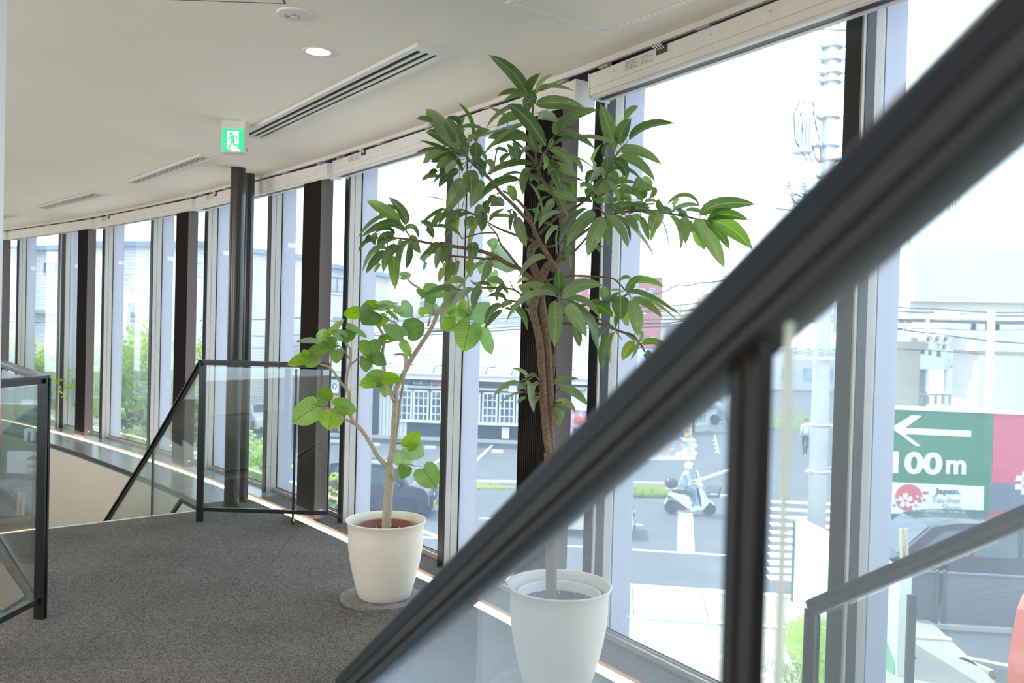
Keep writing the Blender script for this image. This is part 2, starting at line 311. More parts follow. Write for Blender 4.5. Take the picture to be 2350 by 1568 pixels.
# joints between headrails along s
SJ = [-8.87, -6.30, -3.735, -1.165, 1.325, 3.89, 6.45, 9.02]
OH0, OH1, ZH0, ZH1 = -.167, -.060, 2.352, 2.452
BL = {0: 'vertical blind at the far end of the window wall, behind the white wall edge',
      1: 'far vertical blind gathered by the wall edge, only its dark side showing',
      2: 'vertical blind above the grey sill whose brown stack hangs left of the sloping handrail',
      3: 'vertical blind with brown stack seen through the sloping glass guard, by the sill end',
      4: 'vertical blind whose dark stack hangs behind the end of the glass guardrail',
      5: 'vertical blind with its dark stack right behind the tall long-leaved fig',
      6: 'nearest vertical blind headrail, over the big window with the utility pole'}
for n in range(len(SJ)-1):
    a, b = SJ[n]+.105, SJ[n+1]-.014
    t = thing('vertical_blind', BL[n], 'blind', fac(b, -.11, .03), 'vertical blinds along the curved windows')
    c = (a+b)/2; T, N = facT(c), facN(c); Ba = fac(a, 0), fac(b, 0)
    def LP(s, o, z):                     # straight rail between its two ends
        k = (s-a)/(b-a); p = Ba[0].lerp(Ba[1], k); return p+N*o+Vector((0,0,z))
    def lbox(mb, s0, s1, o0, o1, z0, z1):
        return mb.hexa([LP(s0,o0,z0), LP(s1,o0,z0), LP(s1,o1,z0), LP(s0,o1,z0), LP(s0,o0,z1), LP(s1,o0,z1), LP(s1,o1,z1), LP(s0,o1,z1)])
    r = MB(); lbox(r, a, b, OH0, OH1, ZH0+.040, ZH1); lbox(r, a, b, OH0+.004, OH1-.004, ZH0+.036, ZH0+.040); lbox(r, a, b, OH0+.001, OH1-.001, ZH0+.010, ZH0+.036); lbox(r, a, b, OH0+.012, OH0+.034, ZH0, ZH0+.010); lbox(r, a, b, OH1-.034, OH1-.012, ZH0, ZH0+.010)
    rail = r.build('headrail', WHITEA, t)
    r = MB(); lbox(r, a, b, OH0+.034, OH1-.034, ZH0+.003, ZH0+.010); r.build('track_slot', DARKM, rail)
    for s0, s1 in ((a-.010, a), (b, b+.014)):
        r = MB(); lbox(r, s0, s1, OH0-.003, OH1+.003, ZH0-.004, ZH1+.002); r.build('end_cap', WHITEL, rail)
    nb = 5
    for q in range(nb):
        s0 = a+.09+(b-a-.18)*q/(nb-1)
        r = MB(); lbox(r, s0-.03, s0+.03, OH0+.01, OH0+.07, ZH1, ZH1+.014); lbox(r, s0-.012, s0+.016, OH0+.004, OH0+.03, ZH1+.004, ZC-.01); lbox(r, s0-.02, s0+.04, OH0-.012, OH0+.02, ZH1+.003, ZH1+.009)
        r.build('bracket', STEELM, rail)
    if n >= 2:
        k = MB(); lbox(k, a+.22, a+.40, OH0-.0012, OH0, ZH0+.055, ZH1-.006); k.mi = 1
        for q in range(5):
            lbox(k, a+.235, a+.305-.012*(q % 2), OH0-.0018, OH0-.0012, ZH0+.060+.0068*q, ZH0+.0625+.0068*q)
            lbox(k, a+.33, a+.388-.02*(q % 3), OH0-.0018, OH0-.0012, ZH0+.060+.0068*q, ZH0+.0618+.0068*q)
        k.build('rating_label', [LABELW, PRINT], rail)
        k = MB(); lbox(k, a+.415, a+.475, OH0-.004, OH0+.004, ZH1-.028, ZH1-.002); k.build('terminal_block', mat('terminal_dark', (.05,.055,.06), .5), rail)
        k = MB()
        for q in range(4): k.tube([LP(a+.42+.013*q, OH0-.004, ZH1-.012), LP(a+.40+.013*q, OH0-.012, ZH1+.012), LP(a+.37+.012*q, OH0+.02, ZH1+.018)], .0022, 5)
        k.build('wire', WHITEL, rail)
        for q in range(9): k = MB(); k.disc(LP(a+.16+(b-a-.3)*q/8, OH0-.0008, ZH0+.075), .0045, -N, 8); k.build('screw_head', STEELM, rail)
    # stack of louvres at the near end
    NL, LW, LZ0 = 20, .088, .030
    pitch = .0148; s_end = SJ[n+1]-.078
    if True:
        for q in range(NL):
            s0 = s_end-.012-pitch*q
            lv = MB(); B = fac(s_end, 0); TT, NN = facT(s_end), facN(s_end)
            P = lambda ds, o, z: B+TT*(ds)+NN*o+Vector((0,0,z))
            ds = s0-s_end; o0, o1 = -.157, -.157+LW; th = .003 if q else .004
            up = ZH0+.004
            lv.mi = 0; lv.hexa([P(ds-th,o0,LZ0), P(ds,o0,LZ0), P(ds,o1,LZ0), P(ds-th,o1,LZ0), P(ds-th,o0,up), P(ds,o0,up), P(ds,o1,up), P(ds-th,o1,up)])
            # hem weight
            lv.mi = 1; lv.hexa([P(ds-th-.0035,o0-.0005,LZ0), P(ds+.0025,o0-.0005,LZ0), P(ds+.0025,o1+.0005,LZ0), P(ds-th-.0035,o1+.0005,LZ0), P(ds-th-.0035,o0-.0005,LZ0+.045), P(ds+.0025,o0-.0005,LZ0+.045), P(ds+.0025,o1+.0005,LZ0+.045), P(ds-th-.0035,o1+.0005,LZ0+.045)])
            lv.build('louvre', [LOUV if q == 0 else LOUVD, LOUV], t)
        cb = MB()
        for q in range(NL-1):
            d0 = -.012-pitch*q-.002; dr = .026+.012*((q*7) % 5)/5
            cb.tube([P(d0, -.159, LZ0+.012), P(d0-.004, -.164, LZ0-dr*.5), P(d0-pitch*.5, -.166, LZ0-dr*.62), P(d0-pitch+.004, -.164, LZ0-dr*.4), P(d0-pitch, -.159, LZ0+.012)], .0016, 4)
        cb.build('link_chain', CORD, t)
        k = MB(); k.hexa([P(-.0119, -.125, LZ0+.045), P(-.0105, -.125, LZ0+.045), P(-.0105, -.097, LZ0+.045), P(-.0119, -.097, LZ0+.045), P(-.0119, -.125, LZ0+.060), P(-.0105, -.125, LZ0+.060), P(-.0105, -.097, LZ0+.060), P(-.0119, -.097, LZ0+.060)])
        k.build('care_label', LABELW, t)
# ------------------------------------------------------------------ columns
COLM = mat('column_paint', (.030, .028, .026), .26, spec=.6)
def column(p, r, label):
    t = thing('round_column', label, 'column', (p[0], p[1], 0))
    b = MB(); b.lathe([(r, -.01), (r, ZC+.02)], (p[0], p[1], 0), 40); o = b.build('shaft', COLM, t, smooth=True); smooth_angle(o)
    b = MB(); b.lathe([(r+.006, 0), (r+.006, .006), (r, .008)], (p[0], p[1], 0), 40); b.build('base_ring', GASKET, t)
qa = onz(541, 383.5, ZC); qb = onz(567, 396, ZC)
column((-2.030, 6.20), .053, 'thicker front black round column standing behind the glass guardrail')
column((-2.018, 6.435), .036, 'slimmer black round column just behind the thicker one')

# ------------------------------------------------------------------ ceiling fittings
def slot_diffuser(sA, sB, o0, o1, label):
    c = (sA+sB)/2; T, N, B = facT(c), facN(c), fac(c)
    P = lambda s, o, z: B+T*(s-c)+N*o+Vector((0,0,z))
    def bx(mb, s0, s1, a, b, z0, z1): return mb.hexa([P(s0,a,z0), P(s1,a,z0), P(s1,b,z0), P(s0,b,z0), P(s0,a,z1), P(s1,a,z1), P(s1,b,z1), P(s0,b,z1)])
    t = thing('slot_diffuser', label, 'air vent', P(c, (o0+o1)/2, ZC), 'linear air slots in the ceiling')
    f = MB(); w = o1-o0; z0, z1 = ZC-.016, ZC+.002; e = .02
    bx(f, sA, sB, o0, o0+e, z0, z1); bx(f, sA, sB, o1-e, o1, z0, z1); bx(f, sA, sA+.03, o0+e, o1-e, z0, z1); bx(f, sB-.05, sB, o0+e, o1-e, z0, z1); f.build('frame', WHITEL, t)
    k = MB(); bx(k, sA+.03, sB-.05, o0+e, o1-e, z1-.003, z1+.001); k.build('dark_throat', mat('throat', (.05,.05,.05), .8), t)
    iw = w-2*e
    for q in range(3):
        a = o0+e+iw*(.02+.34*q); k = MB(); zl = z1-.009
        k.hexa([P(sA+.03,a,zl), P(sB-.05,a,zl), P(sB-.05,a+iw*.15,zl), P(sA+.03,a+iw*.15,zl), P(sA+.03,a+iw*.02,z1), P(sB-.05,a+iw*.02,z1), P(sB-.05,a+iw*.13,z1), P(sA+.03,a+iw*.13,z1)])
        k.build('vane', WHITEA, t)
slot_diffuser(1.625, 3.755, -.893, -.732, 'longest linear air slot, in the ceiling beside the green exit sign')
slot_diffuser(-.865, .79, -.845, -.732, 'mid-length linear air slot above and left of the black columns')
slot_diffuser(-3.43, -1.73, -.84, -.70, 'short-looking linear air slot far along the ceiling')
slot_diffuser(-6.2, -4.5, -.82, -.68, 'farthest linear air slot, cut off by the white wall edge')

EMITW = mat('lamp_glow', (1, .96, .86), .5, emit=9, ecol=(1, .9, .68))
def downlight(p, label=None, power=5, rad=.052):
    t = thing('downlight', label, 'light', (p[0], p[1], ZC)) if label else None
    if t: b = MB(); b.lathe([(rad-.006, ZC+.01), (rad-.003, ZC-.002), (rad+.008, ZC-.004), (rad+.011, ZC+.001)], (p[0], p[1], 0), 28); b.build('rim', WHITEL, t, smooth=True)
    if t: b = MB(); b.disc((p[0], p[1], ZC-.001), rad-.004, (0,0,-1), 28); b.build('diffuser', EMITW, t)
    L = bpy.data.lights.new('downlight', 'SPOT'); L.energy = power; L.color = (1, .88, .70); L.spot_size = radians(150); L.spot_blend = 1; L.shadow_soft_size = .06
    o = bpy.data.objects.new('downlight_lamp', L); COL.objects.link(o); o.location = (p[0], p[1], ZC-.02)
dl = onz(730, 118.5, ZC)
downlight(dl, 'lit round downlight in the ceiling above the exit sign')
el = onz(677, 31, ZC)
t = thing('emergency_light', 'unlit round white emergency light with a small clear lens in the ceiling', 'light', (el.x, el.y, ZC))
b = MB(); b.lathe([(.001, ZC-.010), (.045, ZC-.010), (.062, ZC-.007), (.066, ZC), (.066, ZC+.004)], (el.x, el.y, 0), 36); smooth_angle(b.build('cover', WHITEL, t))
b = MB(); b.lathe([(.001, ZC-.019), (.010, ZC-.017), (.015, ZC-.010)], (el.x, el.y, 0), 18); b.build('lens', mat('lens_clear', (.75,.72,.62), .08, spec=.8), t, smooth=True)
b = MB(); b.lathe([(.015, ZC-.010), (.018, ZC-.013), (.020, ZC-.010)], (el.x, el.y, 0), 18); b.build('lens_ring', STEELM, t, smooth=True)
b = MB()
for dx, dy in ((-.038,.004), (-.030,.009), (-.030,-.002), (-.033,-.008), (-.024,.004)): b.lathe([(.001, ZC-.0115), (.003, ZC-.0105)], (el.x+dx, el.y+dy, 0), 8)
b.build('indicator', mat('indicator_dark', (.06,.06,.05), .5), t)

def hatch(pts, label):
    t = thing('ceiling_hatch', label, 'hatch', sum(pts, Vector())/len(pts), 'access hatches in the ceiling')
    c = sum(pts, Vector())/4
    def ring(a, b, z0, z1):
        mb = MB()
        for i in range(4):
            p, q = pts[i], pts[(i+1) % 4]
            A = [c+(p-c)*a, c+(q-c)*a, c+(q-c)*b, c+(p-c)*b]
            mb.hexa([Vector((v.x, v.y, z0)) for v in A]+[Vector((v.x, v.y, z1)) for v in A])
        return mb
    HW = mat('hatch_white', (.95, .95, .93), .4)
    ring(1.0, .955, ZC-.006, ZC+.001).build('frame', HW, t)
    ring(.955, .940, ZC-.0005, ZC+.001).build('shadow_gap', GASKET, t)
    ring(.940, .905, ZC-.006, ZC+.001).build('door_frame', HW, t)
    mb = MB(); A = [c+(p-c)*.895 for p in pts]; mb.hexa([Vector((v.x, v.y, ZC-.003)) for v in A]+[Vector((v.x, v.y, ZC+.001)) for v in A]); mb.build('door', PLASTER, t)
h = [onz(1160, 4, ZC), onz(1387, 76, ZC)]; d1 = h[1]-h[0]; T = Vector((d1.y, -d1.x, 0)).normalized()*.46
hatch([h[0], h[0]+T, h[1]+T, h[1]], 'square white framed ceiling hatch near the nearest blind headrail')
p = onz(655, 7.5, ZC); q = onz(440, 0, ZC); d1 = (q-p).normalized()*.45; T = Vector((-d1.y, d1.x, 0))
T = T if T.y < 0 else -T
t = thing('ceiling_panel', 'flush ceiling panel with thin dark outline above the emergency light', 'hatch', p)
mb = MB(); A = [p, p+d1, p+d1+T, p+T]
for i in range(4): mb.bar(A[i], A[(i+1) % 4], .005, .003)
mb.build('outline_gap', GASKET, t); mb = MB(); mb.hexa([v+Vector((0,0,-.001)) for v in A]+[v+Vector((0,0,.001)) for v in A]); mb.build('door', PLASTER, t)

# ------------------------------------------------------------------ exit sign
EG = mat('exit_green', (.03, .60, .27), .4, emit=.62, ecol=(.03, .60, .27)); EW = mat('exit_white', (.9, .97, .93), .4, emit=.75, ecol=(.88, .98, .93))
ey = 4.73; pl, pr = at(508, 300, ey), at(563, 300, ey)
t = thing('exit_sign', 'square green running man exit sign hanging from the ceiling', 'sign', ((pl.x+pr.x)/2, ey, ZC))
w_ = pr.x-pl.x; x0 = pl.x; zb = at(536, 350, ey).z; zt = ZC
b = MB(); b.box(x0, x0+w_, ey, ey+.075, zb, zt+.002); b.build('housing', mat('sign_casing', (.72, .70, .62), .45), t, bevel=.004)
b = MB(); b.box(x0+w_-.0005, x0+w_+.002, ey+.02, ey+.03, zb+.02, zb+.022)
for q in range(3): b.box(x0+w_-.0005, x0+w_+.0015, ey+.018+.01*q, ey+.023+.01*q, zb+.012, zb+.03)
b.build('speaker_slot', mat('casing_shadow', (.45,.44,.40), .6), t)
fx0, fx1 = x0+.006, x0+w_-.006; fz0 = zb+.008; fs = fx1-fx0
b = MB(); b.box(fx0, fx1, ey-.004, ey, fz0, fz0+fs); face = b.build('face_panel', EG, t)
U = lambda u, v, k: Vector((fx0+u*fs, ey-.004-.0006*k, fz0+v*fs))
def flat(mb, pts, k): return mb.prism([U(u, v, k) for u, v in pts], (0, .0006, 0))
def capsule(mb, a, b_, w, k):
    ax, ay = a; bx, by = b_; d = hypot(bx-ax, by-ay); nx, ny = -(by-ay)/d*w/2, (bx-ax)/d*w/2
    ang = atan2(ny, nx); pts = []
    for i in range(7): pts.append((ax+w/2*cos(ang+pi*i/6), ay+w/2*sin(ang+pi*i/6)))
    for i in range(7): pts.append((bx+w/2*cos(ang+pi+pi*i/6), by+w/2*sin(ang+pi+pi*i/6)))
    flat(mb, pts[::-1], k)
b = MB(); flat(b, [(.225,.90), (.225,.13), (.405,.0), (.86,0), (.665,.215), (.765,.215), (.765,.90)][::-1], 1); b.build('white_doorway', EW, face)
b = MB()
zz = lambda x, y: ((x-37)/225, (372-y)/225)
flat(b, [(zz(127,193)[0]+.068*cos(2*pi*i/16), zz(127,193)[1]+.068*sin(2*pi*i/16)) for i in range(16)], 2)
capsule(b, zz(146,226), zz(150,268), .16, 2); capsule(b, zz(133,224), zz(112,250), .055, 2); capsule(b, zz(112,248), zz(90,244), .05, 2)
capsule(b, zz(155,219), zz(186,221), .055, 2); capsule(b, zz(186,221), zz(196,246), .052, 2)
capsule(b, zz(152,268), zz(166,308), .085, 2); capsule(b, zz(166,310), zz(218,314), .07, 2); capsule(b, zz(146,268), zz(134,298), .085, 2); capsule(b, zz(134,298), zz(112,338), .07, 2)
b.build('running_man', EG, face)
b = MB(); capsule(b, zz(108,346), zz(138,370), .055, 2); b.build('shadow_mark', EG, face)

# ------------------------------------------------------------------ glass guardrails
def gpanel(mb, a, b, za, zb, zta, ztb, th=.01):
    d = (b-a).normalized(); n = Vector((-d.y, d.x, 0))*th/2
    mb.hexa([Vector((*(a-n).xy, za)), Vector((*(b-n).xy, zb)), Vector((*(b+n).xy, zb)), Vector((*(a+n).xy, za)), Vector((*(a-n).xy, zta)), Vector((*(b-n).xy, ztb)), Vector((*(b+n).xy, ztb)), Vector((*(a+n).xy, zta))])
def vpost(t, p, z0, z1, d, w=.046, two=True):
    d = Vector((d[0], d[1], 0)).normalized(); n = Vector((-d.y, d.x, 0))
    b = MB(); a = Vector((p[0], p[1], z0)); e = Vector((p[0], p[1], z1))
    b.bar(a, e, .012, w, up=d); o = b.build('post', BLACKG, t)
    if two:
        k = MB(); k.bar(a+n*.022, e+n*.022, .010, w*.8, up=d); k.mi = 1
        for zz_ in (z0+.1, z1-.12): k.bar(a+n*.010+Vector((0,0,zz_-z0)), a+n*.018+Vector((0,0,zz_-z0)), .012, .012)
        k.build('post_flat_bar', [BLACKG, STEELM], o)
CAP = [(-.024, -.006), (.024, -.006), (.024, .004), (.021, .006), (-.021, .006), (-.024, .004)]
CAP = CAP[::-1]
TUB = [(-.011, -.030), (.011, -.030), (.011, -.006), (-.011, -.006)][::-1]
def run(t, a, b, za, zb, glassm, zbota=None, zbotb=None, edge=True):
    A, B_ = Vector((a[0], a[1], za)), Vector((b[0], b[1], zb))
    k = MB(); k.sweep(A, B_, CAP); k.build('top_rail', BLACKG, t)
    k = MB(); k.sweep(A, B_, TUB); k.build('under_rail', BLACKM, t)
    if zbota is not None:
        C, D = Vector((a[0], a[1], zbota)), Vector((b[0], b[1], zbotb))
        k = MB(); k.bar(C, D, .022, .026); k.build('bottom_rail', BLACKG, t)
        k = MB(); gpanel(k, Vector(a[:2]).to_3d(), Vector(b[:2]).to_3d(), zbota+.013, zbotb+.013, za-.04, zb-.04); k.build('glass_panel', glassm, t)
RT = 1.10
B_ = Vector((-2.093, 5.742, 0)); E_ = Vector((-1.222, 5.722, 0)); M3 = Vector((-1.457, 5.752, 0))
t = thing('glass_guardrail', 'black framed glass guardrail in front of the two black columns', 'railing', B_)
run(t, B_, E_, RT, RT, RGLASS, .088, .088)
vpost(t, B_, 0, RT-.006, (1, .02)); vpost(t, M3+Vector((0,-.015,0)), 0, RT-.04, (0, 1), .020, False); vpost(t, E_, .075, RT-.006, (0, 1), .012, False)
t = thing('stair_guardrail', 'sloping black handrail with glass running down beside the stairs', 'railing', B_)
SL = .70; ob, sb = -.785, .777
pt = lambda L: fac(sb-L, ob, 0)
segs = [(0, 1.0), (1.0, 2.05), (2.05, 3.2)]
for L0, L1 in segs:
    a, b = pt(L0), pt(L1)
    A, Bq = Vector((*a.xy, RT-SL*L0)), Vector((*b.xy, RT-SL*L1))
    k = MB(); k.sweep(A, Bq, CAP); k.build('top_rail', BLACKG, t)
    k = MB(); k.sweep(A, Bq, TUB); k.build('under_rail', BLACKM, t)
    zb0 = .088 if L0 == 0 else .088-SL*(L0-.36); zb1 = .088-SL*(L1-.36)
    k = MB()
    if L0 == 0:
        m1 = pt(.36); k.bar(Vector((*a.xy, .088)), Vector((*m1.xy, .088)), .022, .026); k.bar(Vector((*m1.xy, .088)), Vector((*b.xy, zb1)), .022, .026)
    else: k.bar(Vector((*a.xy, zb0)), Vector((*b.xy, zb1)), .022, .026)
    k.build('bottom_rail', BLACKG, t)
    k = MB()
    if L0 == 0:
        gpanel(k, a, m1, .10, .10, RT-.04, RT-SL*.36-.04); gpanel(k, m1, b, .10, zb1+.013, RT-SL*.36-.04, RT-SL*L1-.04)
    else: gpanel(k, a, b, zb0+.013, zb1+.013, RT-SL*L0-.04, RT-SL*L1-.04)
    k.build('glass_panel', RGLASS, t)
    vpost(t, b, -SL*(L1-.36)-.1 if L1 > .36 else 0, RT-SL*L1-.02, facT(sb-L1), .026, False)
# corner guard, near left
C_ = Vector((-2.112, 3.83, 0)); N_ = Vector((-2.20, 2.35, 0))
F1 = fac(SOP+.30, -1.965, 0)
t = thing('corner_guardrail', 'black framed glass guardrail corner beside the white wall edge', 'railing', C_)
run(t, C_, N_, RT, RT, RGLASS, .088, .088); run(t, C_, F1, RT, RT, RGLASS, .088, .088)
vpost(t, C_+Vector((.0,-.012,0)), 0, RT-.006, (.95, -.3), .050); vpost(t, N_, 0, RT-.006, (0,1), .046, False); vpost(t, F1, 0, RT-.006, facT(0), .046, False)
F2 = fac(SOP-2.0, -1.965, 0)
k = MB(); k.sweep(Vector((*F1.xy, RT)), Vector((*F2.xy, RT-1.6)), CAP); k.build('sloped_rail', BLACKG, t)
k = MB(); gpanel(k, F1, F2, .1, .1-1.6, RT-.03, RT-1.63); k.build('glass_panel', RGLASS, t)
q = [onz(5, 1296), onz(57, 1372), onz(5, 1406), onz(-60, 1330)]
b = MB(); b.hexa([v+Vector((0,0,.001)) for v in q]+[v+Vector((0,0,.012)) for v in q]); tag(b.build('floor_mat', mat('taupe_mat', (.24, .20, .175), .9, noise=.1, nscale=60), bevel=.003), 'taupe floor mat behind the left guardrail glass', 'mat')

# ------------------------------------------------------------------ the stair rising past the photographer, on the right
a1, a2 = at(1000, 1387, 1.14), at(2067, 382, .468)
D3 = (a2-a1); H2 = Vector((D3.x, D3.y, 0)); slope = D3.z/H2.length; H2.normalize(); D3.normalize()
n2 = Vector((-H2.y, H2.x, 0)); n2 = n2 if n2.x > 0 else -n2
S0 = a1-D3*.56; S1 = a1+D3*1.75
PROF = [(-.019, .021), (.019, .021), (.023, .015), (.023, -.003), (-.023, -.003), (-.023, .015)]
PROF2 = [(-.021, -.003), (.021, -.003), (.021, -.017), (.016, -.020), (.016, -.023), (.020, -.0245), (.020, -.029), (-.020, -.029), (-.020, -.0245), (-.016, -.023), (-.016, -.020), (-.021, -.017)]
t = thing('stair_handrail', 'thick black handrail crossing the view close up, with glass below', 'railing', Vector((S0.x, S0.y, 0)))
k = MB(); k.sweep(S0, S1, PROF); k.build('handrail', mat('rail_coating', (.010, .014, .022), .42, spec=.4), t)
k = MB(); k.sweep(S0, S1, PROF2); k.build('under_bar', mat('rail_coating_low', (.036, .040, .045), .5, spec=.4), t)
zf = lambda p: S0.z+slope*((p-S0).dot(H2))                      # rail height over a plan point
def onrail(px, y0=.5):
    best = None
    for i in range(600):
        p = S0+(S1-S0)*i/599; d = p-Vector((0,0,EYE)); u = 1175+FPX*d.dot(CX_)/d.dot(CF_)
        if best is None or abs(u-px) < best[0]: best = (abs(u-px), p)
    return best[1]
pp = onrail(1712); pe = onrail(1748); pg = onrail(1812)
def vbar(name, p, w, dpt, m_, z1off=-.02, z0=-.2):
    k = MB(); k.bar(Vector((p.x, p.y, z0)), Vector((p.x, p.y, p.z+z1off)), dpt, w, up=H2); return k.build(name, m_, t)
vbar('post', pp, .012, .016, BLACKG); vbar('post', pe, .012, .012, BLACKG)
pm = (pp+pe)/2; vbar('post_spacer', pm, .010, .008, mat('spacer_bronze', (.16, .14, .11), .3, metal=.6))
GEDGE = mat('polished_glass_edge', (.72, .82, .80), .12, spec=.8)
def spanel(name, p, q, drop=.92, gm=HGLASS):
    k = MB(); n_ = n2*.005
    for w_ in (0,): 
        c_ = [Vector((*(p-n_).xy, p.z-drop)), Vector((*(q-n_).xy, q.z-drop)), Vector((*(q+n_).xy, q.z-drop)), Vector((*(p+n_).xy, p.z-drop)), Vector((*(p-n_).xy, p.z-.028)), Vector((*(q-n_).xy, q.z-.028)), Vector((*(q+n_).xy, q.z-.028)), Vector((*(p+n_).xy, p.z-.028))]
    k.hexa(c_); return k.build(name, gm, t)
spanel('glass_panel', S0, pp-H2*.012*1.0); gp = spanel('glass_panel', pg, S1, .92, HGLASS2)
k = MB(); k.bar(Vector((pg.x, pg.y, -.2)), Vector((pg.x, pg.y, pg.z-.028)), .0055, .003, up=H2); k.build('glass_edge', GEDGE, gp)
vbar('post', S0+H2*.01, .013, .034, BLACKG, z0=0)
# far side handrail
r0, r1p = at(1862, 1386, 2.0), None
r1 = r0+D3*2.4
t = thing('far_stair_handrail', 'slim dark handrail with glass on the window side of the stair', 'railing', Vector((r0.x, r0.y, 0)))
k = MB(); k.sweep(r0, r1, [(p*.72, q*.72-.006) for p, q in PROF2]); k.build('handrail', mat('rail_coating_grey', (.035, .04, .045), .42), t)
k = MB(); k.sweep(r0, r1, [(p*.72, q*.72-.006) for p, q in PROF]); k.build('cap_bar', MATS['rail_coating'], t)
k = MB(); k.bar(Vector((r0.x, r0.y, 0)), Vector((r0.x, r0.y, r0.z-.01)), .030, .014, up=H2); k.build('post', BLACKG, t)
k = MB(); q_ = r0+H2*.022; k.bar(Vector((q_.x, q_.y, .05)), Vector((q_.x, q_.y, q_.z-.02)), .012, .005, up=H2); k.build('chrome_strip', mat('chrome', (.8,.8,.8), .08, metal=1), t)
k = MB(); p, q = r0+H2*.03, r1; n_ = n2*.005
k.hexa([Vector((*(p-n_).xy, p.z-.66)), Vector((*(q-n_).xy, q.z-.66)), Vector((*(q+n_).xy, q.z-.66)), Vector((*(p+n_).xy, p.z-.66)), Vector((*(p-n_).xy, p.z-.02)), Vector((*(q-n_).xy, q.z-.02)), Vector((*(q+n_).xy, q.z-.02)), Vector((*(p+n_).xy, p.z-.02))]); k.build('glass_panel', RGLASS, t)
t = thing('rising_stair', 'grey carpeted stair between the two sloping handrails', 'stairs', Vector((S0.x, S0.y, 0)))
for i in range(9):
    p = Vector((S0.x, S0.y, 0))+H2*(.05+.27*i)+n2*.03; z = slope*.27*(i+.45)
    k = MB(); e1 = H2*.29; e2 = n2*1.04
    c_ = [p, p+e1, p+e1+e2, p+e2]
    lo = max(0.0, z-.2)
    k.hexa([Vector((v.x, v.y, lo)) for v in (c_[0], c_[3], c_[2], c_[1])]+[Vector((v.x, v.y, z)) for v in (c_[0], c_[3], c_[2], c_[1])]); k.build('tread', CARPET, t)

# unseen downlights added to brighten the hall, bare lamps without housings
for s_, o_ in ((4.6, -3.2), (2.4, -3.4), (6.4, -3.0), (.2, -3.2), (5.6, -1.4), (7.2, -1.4), (-2.0, -3.2), (-4.5, -3.2), (3.4, -4.8), (5.8, -4.8)):
    downlight(fac(s_, o_), None, 14)
# ------------------------------------------------------------------ potted plants
def leaf_mat(name, top, under, vein, tl=.35, nveins=26, vw=.05, sheen=.38, vdark=.25, coat=.15):
    M = bpy.data.materials.new(name); M.use_nodes = True; n = M.node_tree; b = n.nodes['Principled BSDF']; out = n.nodes['Material Output']; L = n.links
    uv = n.nodes.new('ShaderNodeUVMap'); sp = n.nodes.new('ShaderNodeSeparateXYZ'); L.new(uv.outputs[0], sp.inputs[0])
    def math_(op, a, bb=None, c=None):
        k = n.nodes.new('ShaderNodeMath'); k.operation = op
        for i, x in enumerate((a, bb, c)):
            if x is None: continue
            if isinstance(x, (int, float)): k.inputs[i].default_value = x
            else: L.new(x, k.inputs[i])
        return k.outputs[0]
    au = math_('ABSOLUTE', math_('MULTIPLY_ADD', sp.outputs[0], 2, -1))
    rib = math_('LESS_THAN', au, vw)
    vv = math_('SINE', math_('MULTIPLY', math_('SUBTRACT', sp.outputs[1], math_('MULTIPLY', au, .10)), nveins*6.28))
    side = math_('MULTIPLY', math_('POWER', math_('MULTIPLY_ADD', vv, .5, .5), 6), vdark)
    geo = n.nodes.new('ShaderNodeNewGeometry'); oi = n.nodes.new('ShaderNodeObjectInfo')
    mx = n.nodes.new('ShaderNodeMix'); mx.data_type = 'RGBA'; L.new(geo.outputs['Backfacing'], mx.inputs[0]); mx.inputs[6].default_value = (*top, 1); mx.inputs[7].default_value = (*under, 1)
    hs = n.nodes.new('ShaderNodeHueSaturation'); L.new(mx.outputs[2], hs.inputs['Color'])
    hs.inputs['Hue'].default_value = .5
    L.new(math_('MULTIPLY_ADD', oi.outputs['Random'], .5, .72), hs.inputs['Value']); L.new(math_('MULTIPLY_ADD', oi.outputs['Random'], -.25, 1.1), hs.inputs['Saturation'])
    nz = n.nodes.new('ShaderNodeTexNoise'); nz.inputs['Scale'].default_value = 14; tc = n.nodes.new('ShaderNodeTexCoord'); L.new(tc.outputs['Object'], nz.inputs['Vector'])
    m0 = n.nodes.new('ShaderNodeMix'); m0.data_type = 'RGBA'; m0.blend_type = 'MULTIPLY'; m0.inputs[0].default_value = 1; L.new(hs.outputs[0], m0.inputs[6]); L.new(math_('MULTIPLY_ADD', nz.outputs['Fac'], .6, .7), m0.inputs[7])
    m1 = n.nodes.new('ShaderNodeMix'); m1.data_type = 'RGBA'; L.new(side, m1.inputs[0]); L.new(m0.outputs[2], m1.inputs[6]); m1.inputs[7].default_value = (*vein, 1)
    m2 = n.nodes.new('ShaderNodeMix'); m2.data_type = 'RGBA'; L.new(rib, m2.inputs[0]); L.new(m1.outputs[2], m2.inputs[6]); m2.inputs[7].default_value = (*vein, 1)
    L.new(m2.outputs[2], b.inputs['Base Color']); b.inputs['Roughness'].default_value = sheen; b.inputs['Coat Weight'].default_value = coat
    bp = n.nodes.new('ShaderNodeBump'); bp.inputs['Strength'].default_value = .25; bp.inputs['Distance'].default_value = .004; L.new(side, bp.inputs['Height']); L.new(bp.outputs[0], b.inputs['Normal'])
    t = n.nodes.new('ShaderNodeBsdfTranslucent'); g = n.nodes.new('ShaderNodeMix'); g.data_type = 'RGBA'; g.blend_type = 'MULTIPLY'; g.inputs[0].default_value = 1
    L.new(m2.outputs[2], g.inputs[6]); g.inputs[7].default_value = (1.9, 1.9, .75, 1); L.new(g.outputs[2], t.inputs[0])
    ms = n.nodes.new('ShaderNodeMixShader'); ms.inputs[0].default_value = tl; L.new(b.outputs[0], ms.inputs[1]); L.new(t.outputs[0], ms.inputs[2]); L.new(ms.outputs[0], out.inputs[0])
    return M
GV = (.30, .36, .16)
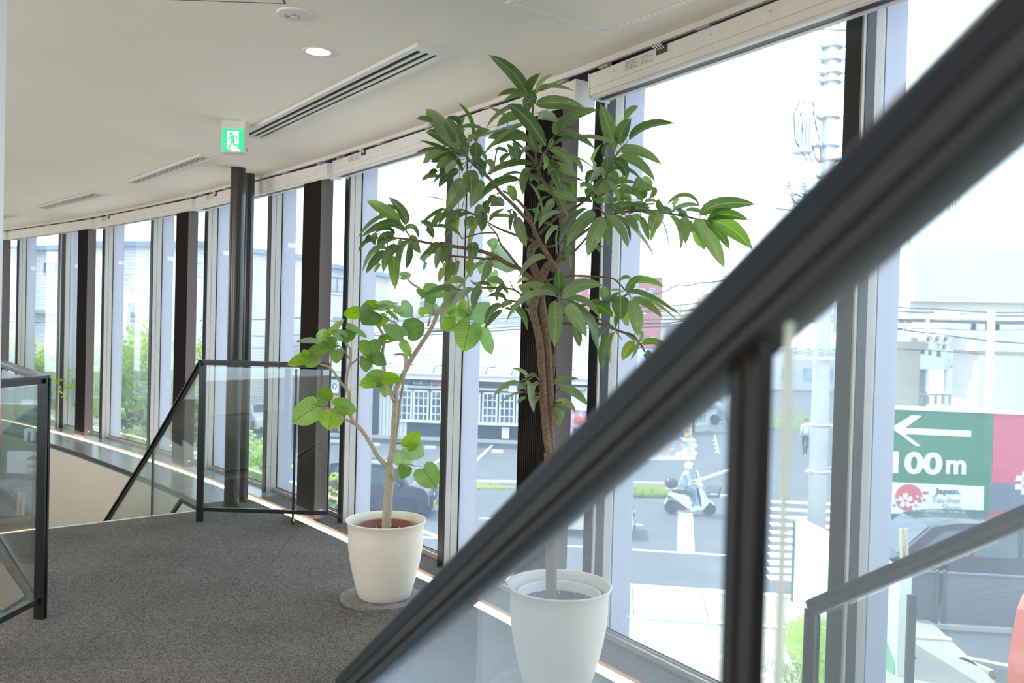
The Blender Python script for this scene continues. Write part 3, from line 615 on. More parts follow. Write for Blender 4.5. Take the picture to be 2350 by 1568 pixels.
FIG = leaf_mat('fig_leaf', (.068, .145, .056), (.145, .23, .115), (.26, .34, .15), .34)
FIGB = leaf_mat('fig_leaf_bright', (.075, .19, .030), (.14, .27, .07), GV, .45)
FIGP = leaf_mat('fig_leaf_pale', (.20, .29, .19), (.24, .33, .21), (.38, .44, .28), .34)
FIGY = leaf_mat('fig_leaf_yellow', (.20, .25, .05), (.24, .29, .08), (.38, .40, .14), .42)
UMB = leaf_mat('umbrella_leaf', (.115, .235, .075), (.18, .32, .09), (.055, .15, .045), .42, 9, .025, .42, .38, .1)
UMBP = leaf_mat('umbrella_leaf_pale', (.20, .36, .24), (.23, .38, .24), (.12, .26, .15), .36, 9, .025, .40, .38, .15)
UMBY = leaf_mat('umbrella_leaf_young', (.20, .36, .035), (.26, .42, .06), (.08, .20, .03), .5, 9, .025, .45, .42, .05)
PET = mat('petiole', (.24, .30, .11), .6)
BARK = mat('fig_bark', (.20, .135, .085), .85, noise=.45, nscale=150, bump=.5)
BARKU = mat('umbrella_bark', (.44, .38, .29), .75, noise=.14, nscale=60, bump=.25)
SOIL = mat('potting_soil', (.055, .040, .030), .95, noise=.6, nscale=90, bump=1.0)
def pot_mat():
    M = mat('speckled_pot', (.78, .745, .66), .6); n = M.node_tree; b = n.nodes['Principled BSDF']
    tc = n.nodes.new('ShaderNodeTexCoord'); v = n.nodes.new('ShaderNodeTexVoronoi'); v.inputs['Scale'].default_value = 75; n.links.new(tc.outputs['Object'], v.inputs['Vector'])
    r = n.nodes.new('ShaderNodeValToRGB'); e = r.color_ramp.elements; e[0].position = .05; e[0].color = (.22, .18, .13, 1); e[1].position = .11; e[1].color = (.78, .745, .66, 1)
    w = n.nodes.new('ShaderNodeTexWhiteNoise'); n.links.new(v.outputs['Position'], w.inputs['Vector'])
    g = n.nodes.new('ShaderNodeMath'); g.operation = 'GREATER_THAN'; g.inputs[1].default_value = .55; n.links.new(w.outputs['Value'], g.inputs[0])
    a = n.nodes.new('ShaderNodeMath'); a.operation = 'ADD'; n.links.new(v.outputs['Distance'], a.inputs[0]); n.links.new(g.outputs[0], a.inputs[1])
    n.links.new(a.outputs[0], r.inputs[0]); n.links.new(r.outputs[0], b.inputs['Base Color']); return M
POT = pot_mat()
TERRA = mat('terracotta_plastic', (.24, .085, .05), .55)
LINER = mat('pale_liner', (.74, .79, .82), .4)
FELT = mat('grey_felt', (.20, .20, .205), .95, noise=.25, nscale=40)
PERL = mat('perlite', (.72, .70, .65), .8)
H_ = .385; k_ = 1.025
PPROF = [(.001, .002), (.120, .0), (.126, .004), (.140, .05), (.157, .115), (.171, .18), (.180, .24), (.1835, .29), (.1825, .325), (.184, .350), (.190, .372), (.1965, .381), (.1975, .3845), (.195, .3872), (.190, .3868), (.183, .380), (.176, .362), (.173, .335), (.172, .25), (.165, .16), (.001, .155)]
def clampy(px, py, y, lim):
    for _ in range(60):
        p = at(px, py, y); l = lim
        if (p.z > 2.27 or 1150 < px < 1360) and l > -.20: l = -.20
        if offs(p) <= l: return p
        y -= .02
    return p
def branch_mesh(pts, r0, r1, seg=7):
    P = [Vector(p) for p in pts]; Q = []
    for i in range(len(P)-1):                                     # smooth through the points
        p0, p1, p2, p3 = P[max(i-1, 0)], P[i], P[i+1], P[min(i+2, len(P)-1)]
        for k in range(3):
            t = k/3; Q.append(.5*((2*p1)+(p2-p0)*t+(2*p0-5*p1+4*p2-p3)*t*t+(3*p1-p0-3*p2+p3)*t**3))
    Q.append(P[-1]); n = len(Q)
    b = MB(); b.tube(Q, [r0+(r1-r0)*i/(n-1) for i in range(n)], seg); return b, Q
def uvset(me, uvs):
    l = me.uv_layers.new(name='uv'); d = l.data
    for lp in me.loops: d[lp.index].uv = uvs[lp.vertex_index]
def petiole(b, p, q, r):
    b.mi = 1; m = (p+q)/2+Vector((0, 0, .15*(p-q).length)); b.tube([q, m, p], r, 3, False); b.mi = 0
PROFL = [.10, .52, .84, .98, 1.0, .92, .74, .42, .10, .0]
TL = [0, .06, .17, .30, .45, .60, .75, .88, .955, 1.0]
def long_leaf(parent, B, M_, T, w, m_, att, rng):
    C = 2*M_-(B+T)/2                                              # quadratic control
    wm = w*1.14; Wr = max(wm, min(.046, wm*2.2, .026+.10*(T-B).length)); dep = sqrt(max(0, Wr*Wr-wm*wm))
    b = MB(); uvs = []; view = (M_-Vector((0,0,EYE))).normalized(); sgn = 1 if rng.random() < .7 else -1
    fold = rng.uniform(.10, .30)*Wr
    for i, t in enumerate(TL):
        p = (1-t)**2*B+2*t*(1-t)*C+t*t*T; d = (2*(1-t)*(C-B)+2*t*(T-C)).normalized()
        sd = d.cross(view).normalized(); wv = (sd*wm+view*dep*sgn); n_ = wv.cross(d).normalized()
        if n_.z < 0: n_ = -n_
        h = PROFL[i]*.5
        b.v += [tuple(p-wv*h+n_*fold*PROFL[i]), tuple(p), tuple(p+wv*h+n_*fold*PROFL[i])]
        uvs += [(.5-.5*max(PROFL[i], .05), t), (.5, t), (.5+.5*max(PROFL[i], .05), t)]
    flip = None
    for i in range(len(TL)-1):
        for k in (0, 1):
            a = 3*i+k; f = (a, a+1, a+4, a+3)
            if flip is None:
                nn = (Vector(b.v[3+1])-Vector(b.v[0+1])).cross(Vector(b.v[3*3])-Vector(b.v[3*3+2])); flip = nn.z > 0
            b.f.append(f[::-1] if flip else f); b.m.append(0)
    if att is not None: petiole(b, B, att, .0016)
    uvs += [(.5, .5)]*(len(b.v)-len(uvs))
    o = b.build('leaf', [m_, PET], parent, smooth=True); uvset(o.data, uvs); return o
HL = [(0, 0), (.13, -.13), (.29, -.17), (.44, -.07), (.515, .13), (.52, .35), (.465, .56), (.34, .76), (.15, .92), (0, 1)]
HS = [0, 0, .0, .03, .12, .28, .46, .66, .85, 1]
def heart_leaf(parent, B, T, w, m_, att, rng, dy=0.0):
    ax = T-B; view = ((B+T)/2-Vector((0,0,EYE))).normalized()
    L = ax.length; Lr = max(L, w*1.0); tip = sqrt(max(0, Lr*Lr-L*L))*(1 if rng.random() < .6 else -1)
    ax = ax+view*tip; sd = ax.cross(view).normalized()
    wm = w; Wr = max(w, Lr*.92); wd = sqrt(max(0, Wr*Wr-wm*wm))*(1 if rng.random() < .5 else -1)
    wv = sd*wm+view*wd; n_ = wv.cross(ax).normalized()
    if n_.z < 0: n_ = -n_
    b = MB(); uvs = []
    cup = rng.uniform(-.10, .16)*Lr; dr = rng.uniform(.06, .20)*Lr; ph = rng.uniform(0, 6)
    def P(x, y, wv_=True):
        z = cup*(2*x)**2*.6-dr*max(y, 0)**2+.018*Lr*sin(9*y+ph+(3 if x > 0 else 0))*abs(2*x)
        return B+ax*y+wv*x+n_*z
    for (x, y), s in zip(HL, HS):
        jx = x*(1+rng.uniform(-.04, .04))
        for xx, yy in ((-jx, y), (-jx*.5, (y+s)/2), (0, s), (jx*.5, (y+s)/2), (jx, y)):
            b.v.append(tuple(P(xx, yy))); uvs.append((.5+xx, yy))
    nn = None
    for i in range(len(HL)-1):
        for k in range(4):
            a = 5*i+k; f = (a, a+1, a+6, a+5)
            if nn is None:
                va = [Vector(b.v[j]) for j in (5*4+1, 5*4+3, 5*6+2)]; nn = (va[1]-va[0]).cross(va[2]-va[0]).z
            b.f.append(f if nn > 0 else f[::-1]); b.m.append(0)
    if att is not None: petiole(b, B, att, .0022)
    uvs += [(.5, .5)]*(len(b.v)-len(uvs))
    o = b.build('leaf', [m_, PET], parent, smooth=True); uvset(o.data, uvs); return o
def make_pot(name, label, c, liner, lr, lz, soilz):
    t = thing(name, label, 'plant', (c[0], c[1], .012))
    C0 = (c[0], c[1], .012)
    b = MB(); b.lathe([(r*k_, z) for r, z in PPROF], C0, 56); b.build('pot', POT, t, smooth=True)
    b = MB(); b.lathe([(lr-.008, soilz-.05), (lr-.006, lz-.004), (lr-.003, lz), (lr+.004, lz+.001), (lr+.006, lz-.003), (lr+.004, lz-.012), (lr-.004, lz-.014), (lr-.008, soilz-.05)], C0, 44); b.build('liner_pot', liner, t, smooth=True)
    b = MB(); rng = random.Random(3)
    pr = [(lr-.004, soilz-.004), (lr*.7, soilz+.004), (lr*.4, soilz+.006), (.002, soilz+.012)]; b.lathe(pr, C0, 26); s = b.build('soil', SOIL, t, smooth=True)
    b = MB()
    for i in range(46):
        a, r = rng.uniform(0, 6.28), lr*.88*sqrt(rng.random()); b.ball((c[0]+r*cos(a), c[1]+r*sin(a), .012+soilz+.008), rng.uniform(.0018, .0042), 5, 3)
    pb = b.build('perlite', PERL, s); pb['kind'] = 'stuff'
    return t
def round_mat(c, r, label):
    b = MB(); n = 48; rng = random.Random(int(r*999)); rad = [r*(1+rng.uniform(-.012, .012)) for _ in range(n)]
    top = [(c[0]+rad[i]*cos(2*pi*i/n), c[1]+rad[i]*sin(2*pi*i/n), .012) for i in range(n)]
    bot = [(x, y, 0.0) for x, y, z in top]
    b.add(top+bot, [tuple(range(n)), tuple(range(n, 2*n))[::-1]]+[(i, n+i, n+(i+1) % n, (i+1) % n) for i in range(n)])
    o = b.build('round_mat', FELT); tag(o, label, 'mat'); return o
YU, YA = 4.24, 3.24
PU, PA = at(886, 1206, YU), at(1283.5, 1363, YA)
round_mat((PU.x-.015, PU.y+.0), .205, 'round grey felt mat under the white pot of the heart-leaved fig')
round_mat((PA.x-.04, PA.y-.03), .215, 'round grey felt mat under the pot of the tall long-leaved fig')
tu = make_pot('umbrella_fig', 'smaller potted fig with broad heart-shaped leaves and a terracotta inner pot', PU, TERRA, .138, .358, .322)
ta = make_pot('long_leaf_fig', 'tall potted fig tree with narrow drooping leaves and a pale inner pot', PA, LINER, .158, .352, .318)
def parse(s): return [tuple(map(float, p.split(','))) for p in s.split()]
def grow(t, base_y, spec, bark, toff, lim, trunkn):
    """spec: (pixel path, radius start, radius end, depth start, depth end)"""
    S = []
    for i, (path, r0, r1, d0, d1) in enumerate(spec):
        px = parse(path); n = len(px); pts = []
        for k, (x, y) in enumerate(px): pts.append(clampy(x, y, base_y+d0+(d1-d0)*k/(n-1), lim))
        b, Q = branch_mesh(pts, r0*base_y/FPX, r1*base_y/FPX, 10 if i < trunkn else 6)
        b.build('trunk' if i < trunkn else 'branch', bark, t, smooth=True)
        for q in Q:
            d = q-Vector((0,0,EYE)); z = d.dot(CF_); S.append((1175+FPX*d.dot(CX_)/z, 784-FPX*d.dot(CU_)/z, q))
    return S
def nearest(S, x, y): return min(S, key=lambda s: (s[0]-x)**2+(s[1]-y)**2)
# --- heart-leaved fig
US = [('886,1226 887,1205 890,1150 893,1110 893,1085 895,1072', 11, 10, 0, 0),
 ('892,1080 886,1068 868,1050 850,1018 832,990 817,974 804,951 801,905 794,893', 6, 4.2, 0, -.06),
 ('794,893 796,862 804,829 803,801 786,780', 4, 2.6, -.06, -.12),
 ('794,892 776,870 758,844 740,838 728,832', 3.6, 2, -.06, -.16),
 ('758,844 760,828 762,815', 2.4, 1.8, -.1, -.12),
 ('818,976 800,966 786,960 770,952', 3, 1.8, -.02, -.10),
 ('803,940 785,950 768,941 752,938 740,933 736,921', 2.6, 1.6, -.05, -.14),
 ('804,829 797,816 785,800 777,793', 2.4, 1.6, -.07, -.10),
 ('804,838 818,826 829,818 842,816', 2, 1.3, -.06, -.02),
 ('893,1080 897,1050 900,1035 905,960 908,918 909,895 914,882 939,834 960,800 985,762 998,735 1010,709 1032,682 1057,655', 8, 4, 0, .06),
 ('985,762 1005,760 1026,757 1050,748 1072,738', 2.6, 1.8, .04, .10),
 ('996,722 995,714 988,686 965,664 944,650 932,636', 4, 2, .05, .10),
 ('982,748 986,734 988,722', 2.6, 1.6, .05, .02),
 ('903,1035 912,975 917,925 921,910 931,829 926,815 921,813 906,814', 4.6, 2.4, .04, .12),
 ('938,836 932,815 927,806', 2.6, 1.8, .03, .08),
 ('905,922 890,890 885,875 878,813 882,787 882,775 870,752 857,734 850,712', 5, 2.4, 0, .03),
 ('882,787 902,782 916,778 931,765 928,755', 2.6, 1.8, .02, .0),
 ('925,770 916,752 908,742 890,734 875,727', 2.8, 1.8, .0, .04),
 ('895,1110 903,1100 911,1087 914,1075 928,1068 940,1066 952,1070', 4, 1.8, 0, -.06),
 ('905,905 899,898 896,894', 2.4, 2, 0, .02), ('1057,655 1080,625 1105,600 1128,585', 4, 2.2, .06, .12), ('1062,650 1075,690 1072,722', 2.4, 1.8, .06, .10)]
SU = grow(tu, YU, US, BARKU, 0, -.10, 1)
UL = '''726,933,671,967,54;763,947,754,983,50,y;769,934,821,938,36;743,912,757,888,32,y;716,922,753,921,15,y;700,826,660,835,25,y;722,815,703,841,35;703,817,694,802,18,y;748,797,702,810,25;730,788,679,781,12,p;770,788,739,788,26;752,775,722,768,33;751,766,788,729,14,y;790,775,763,757,24,p;788,775,818,762,26;801,750,846,769,15,p;772,804,772,833,28;852,712,841,687,38,y;824,716,789,719,27,y;857,715,837,738,50;868,699,908,690,15,p;868,706,911,697,12;920,702,947,727,34,p;905,712,930,718,10,y;891,714,920,732,9;885,728,866,748,22,y;936,761,976,742,48;924,772,882,742,30,p;906,775,875,765,16,y;848,784,851,818,47;868,778,880,792,21;925,787,946,816,20;852,814,888,836,30;842,824,838,853,27;876,870,837,864,37;857,875,824,882,27,y;880,869,919,867,26,y;886,880,881,911,26;934,1024,961,988,34,y;932,1026,974,1046,44,p;922,1037,926,1071,50,p;931,1072,921,1097,31;971,1077,1001,1119,52;1001,684,974,649,40;975,678,957,661,15;975,721,964,704,22,y;998,716,975,688,26,p;1043,740,1010,753,31,y;1078,746,1064,806,56;1106,760,1132,812,28,p;1070,722,1064,683,28,y;1085,734,1122,694,44,p;1070,727,1022,719,30,p;1086,722,1062,729,17;921,634,943,629,17,p;1128,577,1174,597,46,p;1115,600,1098,626,22,p;1130,626,1131,672,26,p;1036,690,1016,670,22;1040,700,1030,722,22,y;1140,560,1118,556,22,p'''
rng = random.Random(11)
for it in UL.split(';'):
    q = it.split(','); bx, by, tx, ty, w = map(float, q[:5]); mt = {'p': UMBP, 'y': UMBY}.get(q[5] if len(q) > 5 else '', UMB)
    s = nearest(SU, bx, by); y0 = s[2].y+rng.uniform(-.06, .04)
    B = clampy(bx, by, y0, -.08); T = clampy(tx, ty, y0+rng.uniform(-.03, .03), -.06)
    heart_leaf(tu, B, T, w*1.08*y0/FPX, mt, s[2], rng)
# --- long-leaved fig
AS = [('1264,1402 1265,1340 1265,1250 1264,1150 1264,1090 1263,1040', 12.5, 15, 0, 0),
 ('1263,1060 1254,1000 1248,930 1245,880 1243,845 1238,782 1230,745 1224,715 1228,690 1238,655', 8.5, 9, -.01, -.02),
 ('1265,1060 1264,1000 1261,908 1259,845 1255,782 1249,735 1243,700 1240,665 1239,648', 9, 10, .01, .0),
 ('1268,1000 1266,950 1267,895 1271,831 1275,800 1279,760', 5, 4, .05, .06),
 ('1239,650 1229,626 1222,606 1218,590 1219,573 1226,564 1235,557', 9, 9, 0, .03),
 ('1238,655 1246,632 1252,619 1260,609 1276,618', 10, 10, 0, -.05),
 ('1277,618 1274,611 1256,585 1239,557 1227,532 1220,514 1200,494 1179,471 1149,442 1128,415 1106,395 1078,369 1070,358', 6.5, 2.4, -.05, -.30),
 ('1275,612 1288,588 1300,567 1298,555 1296,541 1288,516 1288,484 1283,470 1272,449 1261,432 1244,411 1236,394 1229,375 1205,346 1188,329 1170,318', 6.5, 2.2, -.05, -.10),
 ('1236,393 1240,375 1244,360 1256,342 1271,315 1282,300', 3.2, 1.6, -.1, -.18),
 ('1232,380 1228,340 1223,290 1222,262 1223,244 1220,222', 3, 2, -.1, -.12),
 ('1220,505 1212,490 1202,475 1190,462 1172,448 1154,438', 4, 2.4, .03, .10),
 ('1239,537 1252,522 1264,512 1274,502 1283,493', 4, 3, .0, .02), ('1243,566 1258,566 1271,564 1291,554', 3.6, 2.4, -.02, .0),
 ('1300,566 1320,548 1340,533 1364,517 1411,490 1440,478 1470,470 1500,468', 4.5, 2, -.02, .10),
 ('1411,490 1448,485 1485,483 1527,489 1560,495 1595,502 1624,506', 3.2, 1.6, .05, -.10),
 ('1300,520 1320,508 1340,495 1366,478 1379,483 1389,495', 3, 2, .0, -.12),
 ('1288,500 1330,470 1362,440 1375,420 1390,408 1395,390 1400,376 1406,367 1423,346 1437,331', 3.6, 1.6, .0, .06),
 ('1375,450 1400,440 1425,425 1450,430', 2.4, 1.4, .0, .08),
 ('1228,556 1212,548 1194,543 1168,534 1148,526 1132,518 1116,509', 4, 1.8, .02, .10),
 ('1236,652 1215,636 1203,627 1190,615 1169,608 1136,588 1098,575 1070,570 1043,566 1015,565 989,559 963,554 935,549 910,547 890,548', 6.5, 1.8, .0, -.08),
 ('943,547 932,530 920,512 905,492', 2, 1.2, -.05, -.02),
 ('1135,594 1110,594 1088,592 1055,589 1028,587', 3.2, 1.8, .0, .08),
 ('1194,619 1178,597 1164,580 1149,560 1143,545 1138,535 1120,515', 3, 1.6, .02, .12),
 ('1116,509 1093,496 1075,487 1060,481 1045,483 1033,485', 2.4, 1.4, .1, -.05),
 ('1138,535 1110,535 1085,540 1060,548', 2, 1.4, .08, -.04),
 ('1233,720 1220,708 1206,698 1185,693 1164,689 1151,681 1138,680', 3.2, 1.8, .0, .10),
 ('1206,698 1197,679 1180,665 1160,662 1144,661 1120,661 1098,661 1075,665 1050,665', 3, 1.6, .02, -.10),
 ('1180,665 1174,655 1170,645', 1.8, 1, .02, .02),
 ('1252,645 1280,637 1323,633 1360,635 1397,637 1415,645 1440,672', 3, 1.6, .0, .04),
 ('1252,648 1262,655 1270,660 1280,661 1288,672 1290,688', 4.5, 3, .0, -.22),
 ('1288,728 1310,715 1330,703 1351,698 1378,695 1405,689 1425,682 1442,675', 3, 1.8, -.05, -.02),
 ('1262,738 1290,742 1313,743 1345,742 1377,744 1395,750 1413,757 1440,766 1454,770 1465,785 1473,795 1480,808', 4.2, 1.8, .02, -.02),
 ('1290,725 1320,715 1346,722 1380,734 1400,745 1411,756', 2.6, 1.6, .02, .0),
 ('1411,757 1420,770 1428,780', 1.4, .9, -.01, .0),
 ('1268,960 1270,957 1273,935 1275,920 1276,901 1285,891', 3, 2, .03, -.02), ('1274,924 1282,924 1288,924', 2, 1.6, .0, -.02),
 ('1246,880 1238,872 1230,864 1225,863 1218,868 1212,873', 2.4, 1.6, -.02, -.06), ('1246,905 1232,903 1222,902 1207,902', 1.8, 1.2, -.02, -.06),
 ('1340,560 1350,560 1380,565 1405,578', 1.8, .8, .1, .14), ('1276,605 1310,585 1345,547 1362,530', 3, 2, -.02, -.1)]
SA = grow(ta, YA, AS, BARK, 0, -.06, 6)
